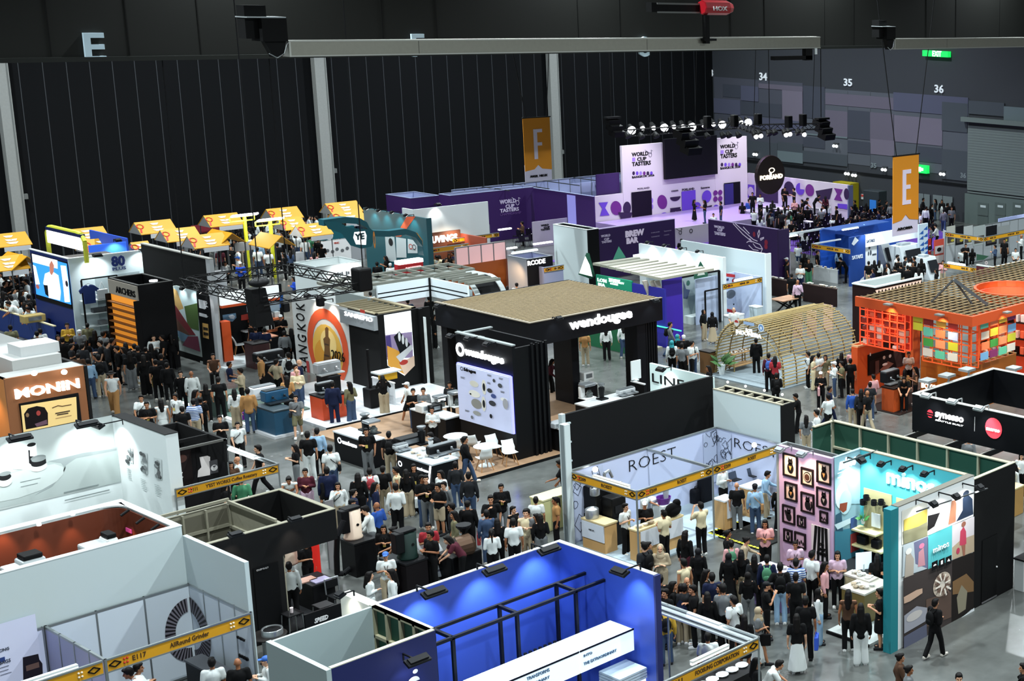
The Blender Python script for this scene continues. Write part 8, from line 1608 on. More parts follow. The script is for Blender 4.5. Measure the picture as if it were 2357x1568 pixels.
# Satake booth
a=G(1957,660);zs_=rise(a,547);b=slide(a,'x',1992);t=booth('blue and white machinery booth with a blue end panel and sorting machines',a.x,a.y)
bx('blue_panel',M('16408c',.5),t,a.x,b.x,a.y,a.y+.12,0,zs_);f=Face('A',a.y);text(t,f,'SATAKE',*P('m',400,780),*P('m',522,738),M('e4ecf4',.5),.02);decals(t,f,'white_triangle',[('dfe8f0','p',[P('m',395,600),P('m',435,520),P('m',475,560),P('m',420,620)]),('dfe8f0','p',[P('m',440,1080),P('m',500,1000),P('m',535,970),P('m',535,1010)])])
q=slide((b.x,a.y,zs_),'x',2116);zb=Face('A',a.y).w(2000,568).z
bx('white_header',M('e8f0f4',.5,0,.3),t,b.x+.01,q.x,a.y-.02,a.y+.1,zb,zs_);text(t,Face('A',a.y-.02),'SATAKE',*P('m',565,590),*P('m',660,555),M('2c3f5c',.5),.01)
wy=a.y+3.6;bx('blue_back_wall',M('1c50b4',.5,0,.12),t,b.x,q.x+2.4,wy,wy+.1,0,zs_-.1);bx('blue_side',M('16408c',.5),t,b.x+1.3,b.x+1.4,a.y+.2,wy,0,zs_-.5);bx('poster_panel',M('d4dce0',.5),t,b.x+.02,b.x+1.28,a.y+.2,a.y+.26,.9,zb-.02);decals(t,Face('A',a.y+.2),'machine_print',[('3a4450','e',*P('m',597,645),2.5,3.5),('3a4450','e',*P('m',612,700),2,6),('3a4450','e',*P('m',587,710),1.5,5),('3a4450','r',*P('m',630,715),*P('m',675,725))])
e1=G(2115,517,zs_+.3);pz=Face('A',a.y-.5);a1=pz.w(2115,517);b1=pz.w(2136,517);bx('pattern_panel',M('c9dcea',.5),t,a1.x,b1.x,pz.c,pz.c+.1,0,a1.z);decals(t,pz,'triangle_pattern',[('1c58a8','p',[P('m',X,Y),P('m',X+46,Y-46),P('m',X+46,Y)])for X,Y in((1165,490),(1212,440),(1165,550),(1212,520),(1170,620),(1215,600),(1170,680),(1215,660),(1212,720),(1218,780))])
m=MB();m.box(a.x-2.2,a.x+2,wy+.2,wy+.4,zs_-.15,zs_-.05);m.build('rear_beam',M('c4ccd0',.5),t);bx('roof_strip',M('2c5cb0',.5),t,b.x,q.x,wy-1.2,wy,zs_-.04,zs_)
tube_light(t,(b.x+.2,wy-1.6,zs_+.05),(b.x+1.6,wy-1.6,zs_+.05),.12);tube_light(t,(a.x-2,wy+.1,zs_-.2),(a.x-.6,wy+.1,zs_-.2),.12)
for X in(680,790):spot(t,(a.x+1.2+(X-680)*.01,a.y-.6,zs_+.2),(a.x+1.2+(X-680)*.01,a.y,zs_-.5),60,(1,1,1),90)
spot(t,(b.x+3,wy-.9,zs_),(b.x+3.1,wy,zs_-1.2),200,(.8,.9,1),80)
for lab,X,Y,w,h,kk in(('white sorting machine with a dark slanted front in the blue and white booth',1070,960,2.0,1.9,0),('white boxy machine at the right of the blue and white booth',1290,990,1.2,1.3,1),('small white tilted machine under the white machine poster',790,870,.8,1.5,2)):
 c=G(*P('m',X,Y));tt=thing('sorting_machine',lab,'machine',c);MB().prism([(c.x-w/2,c.y-.5,0),(c.x+w/2,c.y-.5,0),(c.x+w/2,c.y+.1,h),(c.x-w/2,c.y+.1,h)],(0,.9,0)).build('body',M('c9d2d6',.4),tt);MB().prism([(c.x-w*.35,c.y-.42,h*.35),(c.x+w*.35,c.y-.42,h*.35),(c.x+w*.35,c.y-.1,h*.88),(c.x-w*.35,c.y-.1,h*.88)],(0,-.04,.0)).build('dark_window',M('22262c',.2),tt);MB().box(c.x-w*.3,c.x+w*.1,c.y+.2,c.y+.7,h,h+.15).build('top_unit',M('a9b2b6',.4),tt)
# shell fascias: left of the blue panel and the far right
a=G(1957,574,ZS);b=slide(a,'y',1868);t=booth('shell frame with a yellow name board left of the blue end panel',a.x,a.y);fascia(t,'B',a.x,a.y,b.y,ZS,(('~',.1,.25),('~',.4,.7)),.3);post(t,b.x,b.y,ZS);bx('top_beam',M('c9d2d8',.5),t,a.x,a.x+2.5,b.y-.1,b.y,ZS-.08,ZS)
cw=counter('white clothed table of cups under the shell frame left of the blue panel',P('l',2190,930),.85,P('l',2200,0)[0],P('l',1905,0)[0],'d4dadc','e8eeee')
cbn=counter('dark brown tasting counter, right one of the two behind the bamboo tunnel',P('l',2180,1150),1.05,P('l',2190,0)[0],P('l',1780,0)[0],'2c1c1c','5a4a44');cbm=counter('dark brown tasting counter, left one of the two behind the bamboo tunnel',P('l',1590,1050),1.05,P('l',1600,0)[0],P('l',1385,0)[0],'2c1c1c','5a4a44')
def dishes(n,cnt,lab,grp,seed):
 r2=random.Random(seed);_,x0,x1,y0,y1=cnt
 for k in range(n):
  c=(r2.uniform(min(x0,x1)+.1,max(x0,x1)-.1),r2.uniform(y0+.15,y1-.15),0);zz=[o for o in cnt[0].children if o.name.startswith('counter_top')][0];top=max(v.co.z for v in zz.data.vertices)
  o=MB().lathe((c[0],c[1],top),[(.05,0),(.09,.07),(.08,.07),(.04,.02)],8).build('cup',M(r2.choice(('e8e8e4','d9d4cc','b9a890')),.4));tag(o,lab,'cup',grp)
dishes(16,cbn,'small pale cup on the right dark brown tasting counter','cups on the right brown counter',1);dishes(9,cbm,'small pale cup on the left dark brown tasting counter','cups on the left brown counter',2);dishes(12,cw,'small pale cup on the white clothed table left of the blue panel','cups on the white clothed table',3)
dishes(10,cc,'small white cup on the island counter before the turquoise wall','cups on the island counter',4);dishes(8,c2,'small cup on the rear counter of the turquoise booth','cups on the rear turquoise booth counter',5);dishes(10,k2,'small pale cup on the crowded black front counter','cups on the crowded front counter',6);dishes(6,R2,'small cup on the long wood front counter','cups on the long wood front counter',7);dishes(8,c3,'small cup on the lilac fronted serving counter','cups on the lilac counter',8);dishes(8,cb,'small cup on the dark blue bar counter','cups on the blue bar',9)
g0=G(*P('l',1600,1330));tt=thing('wooden_table','pale wooden table with black crossed legs behind the bamboo tunnel','table',g0);a=G(*P('l',1550,1300),.78);b=slide(a,'y',P('l',1390,0)[0]);
bx('table_top',M('a88064',.5),tt,a.x,a.x+1.5,a.y,b.y,.73,.78)
for yy in(a.y+.25,b.y-.3):MB().bar((a.x+.1,yy,0),(a.x+1.4,yy,.73),.07).bar((a.x+1.4,yy,0),(a.x+.1,yy,.73),.07).build('crossed_legs',INK,tt)
c=G(2264,546,ZS);l=slide(c,'y',2176);r=slide(c,'x',2357);t=booth('corner shell booth with yellow name boards and poster walls at the far right',c.x,c.y);fascia(t,'B',c.x,c.y,l.y,ZS,(('~',.12,.22),('~',.4,.66)),.3);fascia(t,'A',c.y,c.x,r.x+2,ZS,(('~',.1,.2),('~',.4,.6)),.3);post(t,c.x,c.y,ZS);post(t,l.x,l.y,ZS)
a=G(*P('m',1465,430),ZS+.02);panels(t,'back',l.x,l.x+9,l.y-.2,l.y,ZS,M('a9b0b4',.6));wl=l.x+5;f=Face('A',l.y-.03)
for k,(X0,X1,cc_)in enumerate(((1475,1570,'b9bcb4'),(1580,1665,'1c1e24'),(1670,1770,'b9c0c0'),(1780,1910,'a9b4b4'),(1925,2045,'1c1e24'),(2060,2190,'9aa0a0'))):decals(t,f,'poster',[(cc_,'r',*P('m',X0,405+0),*P('m',X1,600)),('4a4440','r',*P('m',X0+10,520),*P('m',X1-10,580)),('c8b83c','e',*P('m',(X0+X1)/2+20,560),4,3)])
a=G(*P('m',2070,315),ZS);b=slide(a,'x',2400);bx('rear_panels',M('a9b4e0',.6),t,a.x,b.x,a.y,a.y+.06,0,ZS);b2=slide(a,'y',2230);tube_light(t,(a.x+2.5,a.y-.6,ZS),(a.x+5.5,a.y-.6,ZS),.16)
c=G(*P('m',1812,870),ZS);l=slide(c,'y',2172);t=booth('low shell booth with a yellow board and a dark red and green block beside it',c.x,c.y);fascia(t,'B',c.x,c.y,l.y,ZS,(('~',.1,.2),('~',.55,.75)),.3);tube_light(t,(c.x-.1,c.y+.7,ZS+.05),(c.x-.1,c.y+1.9,ZS+.05),.12);post(t,l.x,l.y,ZS)
a=G(*P('m',2010,875),2.5);b=slide(a,'y',P('m',1815,0)[0]);e=slide(a,'x',2420);t=booth('dark green and red walled box booth with a white rim at the right edge',a.x,a.y);bx('red_green_wall',M('5c1c2c',.5),t,a.x,a.x+.1,a.y,b.y,0,2.5);bx('green_wall',M('1c3a34',.5),t,a.x+.1,e.x,a.y,a.y+.1,0,2.5);m=MB();m.box(a.x-.03,a.x+.12,a.y-.02,b.y,2.5,2.56).box(a.x+.12,e.x,a.y-.02,a.y+.12,2.5,2.56);m.build('white_rim',M('d4e0dc',.5),t)
decals(t,Face('B',a.x),'swirl_logo',[('d8c4c4','g',*P('m',1930,815),3,4,.4),('1c4a34','p',[P('m',1818,715),P('m',1960,740),P('m',1900,780),P('m',1818,790)])])
# red posters beside the blue panel
for lab,X0,X1,Y0,Y1,c_ in(('tall red roll-up poster right of the triangle panel',1335,1445,560,860,'d8503c'),('narrow dark red roll-up poster next to the triangle panel',1268,1300,545,780,'b8281c')):
 g=G(*P('m',X0,Y1));e=slide(g,'x',P('m',X1,0)[0]);zz=rise(g,P('m',X0,Y0)[1]);tt=thing('rollup_poster',lab,'poster',g);bx('poster_sheet',M(c_,.5),tt,g.x,e.x,g.y,g.y+.04,.1,zz);bx('poster_foot',STL,tt,g.x,e.x,g.y-.15,g.y+.2,0,.1)
 f=Face('A',g.y);decals(tt,f,'printed_picture',[('e8dcd8','r',*P('m',X0+8,Y0+70),*P('m',X1-8,Y0+140)),('2a2422','e',*P('m',(X0+X1)/2,Y0+105),5,5),('e8dcd8','r',*P('m',X0+8,Y0+180),*P('m',X1-8,Y0+250))])
g=G(*P('m',1450,790));MB_=tag(MB().bar((g.x,g.y,0),(g.x,g.y,rise(g,P('m',0,450)[1])),.16).build('white_column'),'slim white column at the left of the corner shell booth','column');MB_.data.materials[0]=WHT
# ---------------------------------------------------------------- audience chairs
def audience_chair(loc,label,group):
 t=thing('audience_chair',label,'chair',loc,group);C=M('1a1226',.3)
 def lc(mb,nm,mat):o=mb.build(nm,mat);o.parent=t;return o
 lc(MB().box(-.22,.22,-.22,.2,.42,.47,.02),'seat',C);lc(MB().obox((0,-.24,.68),(1,0,0),(0,.15,1),(0,1,-.15),.44,.42,.05),'backrest',C)
 for a in(-.2,.2):lc(MB().tube([Vector((a,.2,0)),Vector((a,.16,.42)),Vector((a,-.2,.42)),Vector((a,-.24,0))],.03,5),'leg_frame',M('3c3844',.3,.7))
 lc(MB().ball((0,-.26,.89),.03),'back_cap',M('e8e4f0',.2));return t
AL='black audience chair in the rows facing the championship stage';AG='audience chairs before the stage'
ac=None;cnt=0
c0=G(2060,535);Y0c=c0.y
for r in range(11):
 for k in range(17):
  base=G(1800+r*5,498+r*9.5);x=base.x+k*.62+(.35 if k>8 else 0);y=base.y;px_,py_=PX((x,y,.5))
  if not(1785<px_<2190 and 480<py_<600)or x>XR-1.5:continue
  if px_<1800 and py_>530:continue
  if ac is None:ac=audience_chair((x,y,0),AL,AG)
  else:dup(ac,(x,y,0))
  cnt+=1
for r in range(3):
 for k in range(7):b_=G(1185+r*6,545+r*13);dup(ac,(b_.x+k*.75,b_.y,0),label='black audience chair in the short rows left of the white box room',group='audience chairs left of the white box')
# ================================================================ people
def cap(mb,a,b,ra,rb,n=12):
 a=Vector(a);b=Vector(b);mb.ball(a,ra,(1,1,1),n,8);mb.ball(b,rb,(1,1,1),n,8);d=b-a
 if d.length>1e-4:mb.lathe(a,[(ra,0),(rb,d.length)],n,d)
def elp(mb,c,rx,ry,rz):mb.ball(c,1,(rx,ry,rz),16,12)
def V3(*a):return Vector(a)
POSE={}
def pose(name,lean=0.,el=None,wl=None,er=None,wr=None,kl=None,al=None,kr=None,ar=None,sit=False,turn=0.,curl=.5):
 POSE[name]=dict(lean=lean,el=el,wl=wl,er=er,wr=wr,kl=kl,al=al,kr=kr,ar=ar,sit=sit,turn=turn,curl=curl)
# arms: elbow and wrist offsets from the shoulder (x outward, y forward negative, z up)
pose('stand',el=(.06,.03,-.29),wl=(.07,-.03,-.54),er=(.06,.03,-.29),wr=(.07,-.03,-.54),kr=(.01,-.03,.49),ar=(.03,-.02,.08))
pose('stand2',el=(.07,.04,-.28),wl=(.06,-.04,-.53),er=(.05,.05,-.28),wr=(-.05,-.18,-.22),kl=(.0,.0,.5),al=(.05,.03,.08),turn=.3)
pose('phone',el=(.05,.02,-.28),wl=(-.1,-.22,-.2),er=(.05,.02,-.28),wr=(-.1,-.23,-.17),turn=-.05,curl=.9)
pose('crossed',el=(.07,.0,-.27),wl=(-.2,-.17,-.25),er=(.07,.0,-.27),wr=(-.2,-.2,-.22),curl=.4)
pose('photo',el=(.08,-.16,-.2),wl=(-.08,-.26,.1),er=(.08,-.16,-.2),wr=(-.08,-.26,.1),curl=1.)
pose('walk',el=(.06,.1,-.27),wl=(.06,.04,-.5),er=(.06,-.1,-.27),wr=(.03,-.2,-.48),kl=(.0,-.17,.5),al=(.0,-.27,.1),kr=(.0,.08,.48),ar=(.0,.3,.14))
pose('walk2',el=(.06,-.1,-.27),wl=(.03,-.22,-.47),er=(.05,.04,-.28),wr=(-.08,-.17,-.25),kl=(.0,.08,.48),al=(.0,.28,.13),kr=(.0,-.15,.5),ar=(.0,-.23,.09))
pose('reach',lean=.18,el=(.05,-.16,-.22),wl=(.0,-.38,-.3),er=(.06,.02,-.29),wr=(.02,-.16,-.5),kl=(.0,-.06,.5),al=(.0,-.06,.08))
pose('lean',lean=.6,el=(.05,-.14,-.24),wl=(-.03,-.32,-.38),er=(.05,-.14,-.24),wr=(-.03,-.32,-.38),curl=.8)
pose('drink',el=(.07,.04,-.28),wl=(.04,-.06,-.52),er=(.08,-.1,-.25),wr=(-.1,-.24,-.02),curl=.9)
pose('hip',el=(.17,.06,-.24),wl=(.03,.0,-.42),er=(.06,.03,-.29),wr=(.07,-.03,-.54),curl=.7)
pose('sit',el=(.05,-.02,-.28),wl=(-.02,-.24,-.34),er=(.05,-.02,-.28),wr=(-.02,-.24,-.36),sit=True,curl=.6)
def skel(pn):
 p=POSE[pn];hz=.52 if p['sit']else .93;L=p['lean'];piv=V3(0,.06 if L else 0,hz);R_=Matrix.Rotation(L,3,'X')
 def up(v):v=Vector(v);v.z+=hz-.93;return piv+R_@(v-V3(0,0,hz))+V3(0,0,0)
 J={'pel':up((0,0,.93)),'waist':up((0,0,1.08)),'chest':up((0,.01,1.28)),'neck':up((0,.01,1.44)),'head':up((0,-.015,1.585)),'R':R_,'hz':hz,'turn':p['turn'],'curl':p['curl']}
 for s,e_,w_ in((1,'el','wl'),(-1,'er','wr')):
  sh=up((.175*s,.01,1.385));J['sh%d'%s]=sh;J['el%d'%s]=sh+Vector((p[e_][0]*s,p[e_][1],p[e_][2]));J['wr%d'%s]=sh+Vector((p[w_][0]*s,p[w_][1],p[w_][2]))
 for s,k_,a_ in((1,'kl','al'),(-1,'kr','ar')):
  hp=V3(.09*s,piv.y-.0,hz-.03);J['hp%d'%s]=hp
  if p['sit']:J['kn%d'%s]=V3(.1*s,-.42,.5);J['an%d'%s]=V3(.1*s,-.42,.08)
  else:
   k=p[k_]or(.01,-.01,.49);a=p[a_]or(.01,.02,.08);J['kn%d'%s]=V3(.09*s+k[0]*s,k[1]+piv.y*.5,k[2]);J['an%d'%s]=V3(.09*s+a[0]*s,a[1],a[2])
 return J
WS=bpy.data.scenes.new('workshop')
def evaluated(o):
 with bpy.context.temp_override(scene=WS,view_layer=WS.view_layers[0]):return bpy.data.meshes.new_from_object(o.evaluated_get(bpy.context.evaluated_depsgraph_get()))
def finish(mb,nm,vox,dec,smooth_it=2):
 me=bpy.data.meshes.new(nm);mb.b.to_mesh(me);mb.b.free();o=bpy.data.objects.new('tmp',me);WS.collection.objects.link(o)
 r=o.modifiers.new('r','REMESH');r.mode='VOXEL';r.voxel_size=vox;r.use_smooth_shade=True
 s=o.modifiers.new('s','SMOOTH');s.iterations=smooth_it;s.factor=.5
 d=o.modifiers.new('d','DECIMATE');d.ratio=dec
 m2=evaluated(o);m2.name=nm
 bpy.data.objects.remove(o);bpy.data.meshes.remove(me);m2.materials.clear()
 for p in m2.polygons:p.use_smooth=True;p.material_index=0
 return m2
CACHE={}
def headframe(J):return J['head'],Matrix.Rotation(J['turn'],3,'Z')@J['R']if J['R'][1][2]==0 else Matrix.Rotation(J['turn'],3,'Z')@Matrix.Rotation(.25,3,'X')
def body_mesh(pn):
 k=('body',pn)
 if k in CACHE:return CACHE[k]
 J=skel(pn);m=MB();H,Q=headframe(J)
 cap(m,J['pel'],J['waist'],.115,.1);cap(m,J['waist'],J['chest'],.1,.115)
 for s in(1,-1):
  cap(m,J['chest']+V3(.07*s,0,0),J['chest']+V3(.05*s,0,-.1),.1,.09);cap(m,J['sh%d'%s],(J['sh%d'%s]+J['neck'])/2+V3(0,0,-.02),.058,.05)
  cap(m,J['sh%d'%s],J['el%d'%s],.05,.037);cap(m,J['el%d'%s],J['wr%d'%s],.038,.026)
  w=J['wr%d'%s];e=J['el%d'%s];d=(w-e).normalized();side=V3(1,0,0)if abs(d.x)<.9 else V3(0,0,1)
  pn_=(V3(0,-1,0)if abs(d.y)<.8 else V3(0,0,-1));fx=d.cross(side).normalized()
  if abs(d.z)>.7:across=V3(0,1,0)*1;palm=V3(-s,0,0)
  else:across=V3(1,0,0)*-s;palm=V3(0,0,-1)
  across=(across-d*across.dot(d)).normalized();palm=(palm-d*palm.dot(d)).normalized();c=J['curl']
  m.obox(w+d*.05,d,across,palm,.09,.075,.026);m.ball(w+d*.01,.027)
  for i,ln in enumerate((.058,.068,.072,.066)):
   a=w+d*.09+across*(-.032+.0215*i);b=a+(d*math.cos(c*.7)+palm*math.sin(c*.7))*ln*.5;g=b+(d*math.cos(c*1.7)+palm*math.sin(c*1.7))*ln*.5
   cap(m,a,b,.0098,.0092,6);cap(m,b,g,.0092,.0085,6)
  a=w+d*.03+across*.034;b=a+(d*.6+across*.7+palm*.2).normalized()*.035;g=b+(d*.9+across*.1+palm*.45).normalized()*.03;cap(m,a,b,.013,.011,6);cap(m,b,g,.011,.0095,6)
  cap(m,J['hp%d'%s],J['kn%d'%s],.078,.052);kn,an=J['kn%d'%s],J['an%d'%s];mid=kn+(an-kn)*.35+V3(0,.015,0);cap(m,kn,mid,.05,.05);cap(m,mid,an,.05,.034)
  cap(m,an+V3(0,.02,-.03),an+V3(.01*s,-.14,-.05),.038,.026);m.box(an.x-.035,an.x+.035,an.y-.15,an.y+.04,an.z-.08,an.z-.03)
 cap(m,J['neck']+V3(0,0,-.03),H+V3(0,.01,-.06),.052,.05)
 def hd(x,y,z):return H+Q@V3(x,y,z)
 m.ball(H+V3(0,.01,.03),1,(.074,.092,.1),16,12);cap(m,hd(0,-.02,-.03),hd(0,-.045,-.085),.06,.034)
 cap(m,hd(0,-.085,.015),hd(0,-.103,-.018),.009,.014,8);m.ball(hd(0,-.098,-.02),.014,(1.3,1,.8));cap(m,hd(-.022,-.083,-.05),hd(.022,-.083,-.05),.009,.009,8);m.ball(hd(0,-.07,-.093),.02)
 for s in(1,-1):m.ball(hd(.074*s,.012,0),1,(.012,.018,.03),8,8);cap(m,hd(.014*s,-.082,.034),hd(.044*s,-.073,.032),.007,.006,6);m.ball(hd(.042*s,-.062,-.02),.02)
 me=finish(m,'person_body',.0085,.22)
 inv=Q.inverted()
 for p in me.polygons:
  q=inv@(Vector(p.center)-H);
  if q.y<-.055 and abs(q.z-.012)<.009 and .013<abs(q.x)<.046:p.material_index=1
  elif q.y<-.055 and abs(q.z-.036)<.0035 and .01<abs(q.x)<.048:p.material_index=1
  elif q.y<-.07 and abs(q.z+.05)<.008 and abs(q.x)<.024:p.material_index=2
 CACHE[k]=me;return me
def top_mesh(pn,kind):
 k=('top',pn,kind)
 if k in CACHE:return CACHE[k]
 J=skel(pn);m=MB();g={'short':.02,'long':.016,'jacket':.028,'vest':.018}[kind]
 lo=J['pel']+J['R']@V3(0,0,.0 if kind!='jacket' else-.08)
 m.ball(lo,1,(.155+g,.11+g,.05),16,8);cap(m,lo,J['waist'],.1+g,.095+g);cap(m,J['waist'],J['chest']+J['R']@V3(0,.005,.02),.105+g,.12+g);cap(m,J['chest']+J['R']@V3(0,0,.04),J['neck']+J['R']@V3(0,.005,-.05),.09+g,.055+g)
 for s in(1,-1):
  X=V3(s,0,0);cap(m,lo+X*.05,J['waist']+X*.035,.1+g,.095+g);cap(m,J['waist']+X*.035,J['chest']+X*.06,.09+g,.1+g);cap(m,J['sh%d'%s]+V3(0,0,-.01),J['neck']+X*.045+V3(0,0,-.045),.055+g*.8,.035+g*.8)
  a,b,w=J['sh%d'%s],J['el%d'%s],J['wr%d'%s]
  if kind=='short':cap(m,a,a+(b-a)*.62,.058+g,.052+g)
  elif kind=='vest':pass
  else:cap(m,a,b,.052+g,.042+g);cap(m,b,b+(w-b)*.93,.042+g,.03+g*.8)
 me=finish(m,'top',.019,.35,3);CACHE[k]=me;return me
def legs_mesh(pn,kind):
 q_=POSE[pn];k=('leg',q_['kl'],q_['al'],q_['kr'],q_['ar'],q_['sit'],q_['lean'],kind)
 if k in CACHE:return CACHE[k]
 J=skel(pn);m=MB();pe=J['pel']
 if kind in('trousers','wide','shorts'):
  g=.018 if kind!='wide' else .035;cap(m,pe+J['R']@V3(0,.0,.09),pe+V3(0,0,-.02),.105,.125)
  for s in(1,-1):
   hp,kn,an=J['hp%d'%s],J['kn%d'%s],J['an%d'%s];cap(m,pe+V3(.04*s,0,.0),hp,.11,.085+g)
   if kind=='shorts':cap(m,hp,hp+(kn-hp)*.85,.088+g,.075+g)
   else:cap(m,hp,kn,.085+g,.058+g);cap(m,kn,an+V3(0,0,.0),.057+g,.043+g*1.6)
 else:
  zl=.12 if kind=='skirt' else .5
  if J['hz']<.8:
   cap(m,pe,(J['kn1']+J['kn-1'])/2,.16,.15);cap(m,(J['kn1']+J['kn-1'])/2,V3(0,-.42,.2),.15,.17)
  else:
   mid=(J['an1']+J['an-1'])/2;n=18;rings=[]
   for i,(t_,r_)in enumerate(((0,.115),(.15,.155),(.5,.2),(1,.27 if kind=='skirt' else .22))):
    c=pe+V3(0,0,.1)+(Vector((mid.x,mid.y,zl))-pe-V3(0,0,.1))*t_;rings.append([m.b.verts.new(c+V3(math.cos(a)*r_*(1+.05*math.sin(a*6)*t_),math.sin(a)*r_*.8*(1+.05*math.cos(a*5)*t_),0))for a in[j*2*math.pi/n for j in range(n)]])
   for r1,r2 in zip(rings,rings[1:]):
    for j in range(n):m.face([r1[j],r1[(j+1)%n],r2[(j+1)%n],r2[j]])
   m.face(rings[0]);m.face(rings[-1][::-1]);bmesh.ops.recalc_face_normals(m.b,faces=m.b.faces)
 me=finish(m,'lower',.02,.35,2);CACHE[k]=me;return me
def shoes_mesh(pn,s):
 q_=POSE[pn];k=('shoes',s,q_['kl'],q_['al'],q_['kr'],q_['ar'],q_['sit'],q_['lean'])
 if k in CACHE:return CACHE[k]
 J=skel(pn);m=MB();a=J['an%d'%s];cap(m,a+V3(0,.035,-.035),a+V3(.012*s,-.15,-.045),.05,.038);m.obox(V3(a.x,a.y-.05,a.z-.07),V3(1,0,0),V3(0,1,0),V3(0,0,1),.095,.25,.03)
 me=finish(m,'shoe',.014,.4,1);CACHE[k]=me;return me
def hair_mesh(pn,kind):
 q_=POSE[pn];k=('hair',q_['lean'],q_['turn'],q_['sit'],kind)
 if k in CACHE:return CACHE[k]
 J=skel(pn);H,Q=headframe(J);m=MB()
 def hd(x,y,z):return H+Q@V3(x,y,z)
 if kind in('short','long','bun','tail'):
  m.ball(hd(0,.03,.055),1,(.088,.096,.095),16,12);m.ball(hd(0,.06,.0),1,(.078,.07,.08),14,10);m.ball(hd(0,-.04,.105),1,(.07,.055,.04),12,8)
  for s in(1,-1):m.ball(hd(.07*s,.02,.03),1,(.02,.045,.045),10,8)
 if kind=='long':
  cap(m,hd(0,.07,0),J['neck']+V3(0,.1,-.16),.085,.075)
  for s in(1,-1):cap(m,hd(.065*s,.02,0),J['neck']+V3(.07*s,.06,-.1),.035,.035)
 if kind=='bun':m.ball(hd(0,.12,.08),.05)
 if kind=='tail':m.ball(hd(0,.12,.06),.035);cap(m,hd(0,.13,.05),J['neck']+V3(0,.13,-.12),.035,.02)
 if kind=='cap':
  m.ball(hd(0,.015,.06),1,(.092,.108,.08),16,12);m.obox(hd(0,-.12,.06),V3(1,0,0),V3(0,1,0),V3(0,0,1),.13,.11,.018);m.ball(hd(0,.05,.0),1,(.08,.075,.06),12,8)
 if kind=='hat':m.ball(hd(0,.015,.08),1,(.095,.1,.07),16,12);m.lathe(hd(0,.01,.055),[(.19,-.015),(.1,.02)],16)
 if kind=='hijab':
  m.ball(hd(0,.035,.03),1,(.1,.105,.12),16,12);cap(m,hd(0,.03,-.04),J['chest']+V3(0,.0,.08),.085,.14);m.ball(hd(0,-.04,-.11),1,(.07,.05,.035),10,8)
 me=finish(m,'hair',.012,.35,2);CACHE[k]=me;return me
def _obj(nm,me,par,mats):
 o=bpy.data.objects.new(nm,me);COL.objects.link(o);o.parent=par
 while len(me.materials)<len(mats):me.materials.append(None)
 for i,mt in enumerate(mats):o.material_slots[i].link='OBJECT';o.material_slots[i].material=mt
 return o
CN={'k':('black','0c0c0e'),'w':('white','d4dad8'),'c':('cream','cfc3a0'),'n':('navy','141c38'),'b':('blue','2a4f9c'),'l':('light blue','8fb0cc'),'g':('grey','6a6e70'),'d':('dark grey','2c2e32'),'r':('red','9a2c34'),'p':('pink','d09a9c'),'o':('tan','a87c4c'),'e':('beige','a89a80'),'j':('denim','3a4c68'),'v':('green','3f7a58'),'m':('maroon','4a1c28'),'y':('yellow','c09a38'),'z':('brown','4a3426'),'u':('royal blue','2a52c0'),'s':('striped','5c7cb0'),'a':('olive','6c6a50'),'t':('teal','1c8a90'),'i':('lilac','c4a8bc'),'q':('purple','6a1c8c')}
SKIN=['c08a68','a87452','96603e','d0a080','b47e5c'];HC_={'k':('black','14100f'),'z':('brown','3a241a'),'g':('grey','7c7a78'),'w':('white','d0d4d4'),'b':('blue','2a60b0'),'e':('beige','a49478'),'d':('dark','18181c'),'t':('teal','188890'),'p':('pink','b08a88'),'v':('green','3f7a58')}
HAIRN={'short':'short hair','long':'long hair','bun':'hair in a bun','tail':'ponytail','cap':'cap','hat':'hat','hijab':'headscarf'}
TOPN={'short':'T-shirt','long':'shirt','jacket':'jacket','vest':'sleeveless top'}
LEGN={'trousers':'trousers','wide':'wide trousers','shorts':'shorts','skirt':'long skirt','dress':'short skirt'}
PON={'stand':'standing','stand2':'standing with one arm bent','phone':'looking at a phone','crossed':'standing with folded arms','photo':'taking a photo','walk':'walking','walk2':'striding','reach':'reaching forward','lean':'bending forward','drink':'drinking','hip':'standing hand on hip','sit':'sitting'}
PEOPLE=[];BAGS=[]
def clear_of(p,r=.2):
 for _ in range(3):
  hit=False
  for x0,x1,y0,y1 in SOLIDS:
   if x0-r<p.x<x1+r and y0-r<p.y<y1+r:
    d=min(((p.x-x0+r),(-1,0)),((x1+r-p.x),(1,0)),((p.y-y0+r),(0,-1)),((y1+r-p.y),(0,1)))
    if d[0]<.9:p=Vector((p.x+d[1][0]*d[0],p.y+d[1][1]*d[0],p.z));hit=True
  if not hit:break
 return Vector((min(p.x,88.6),min(p.y,94.6),p.z))
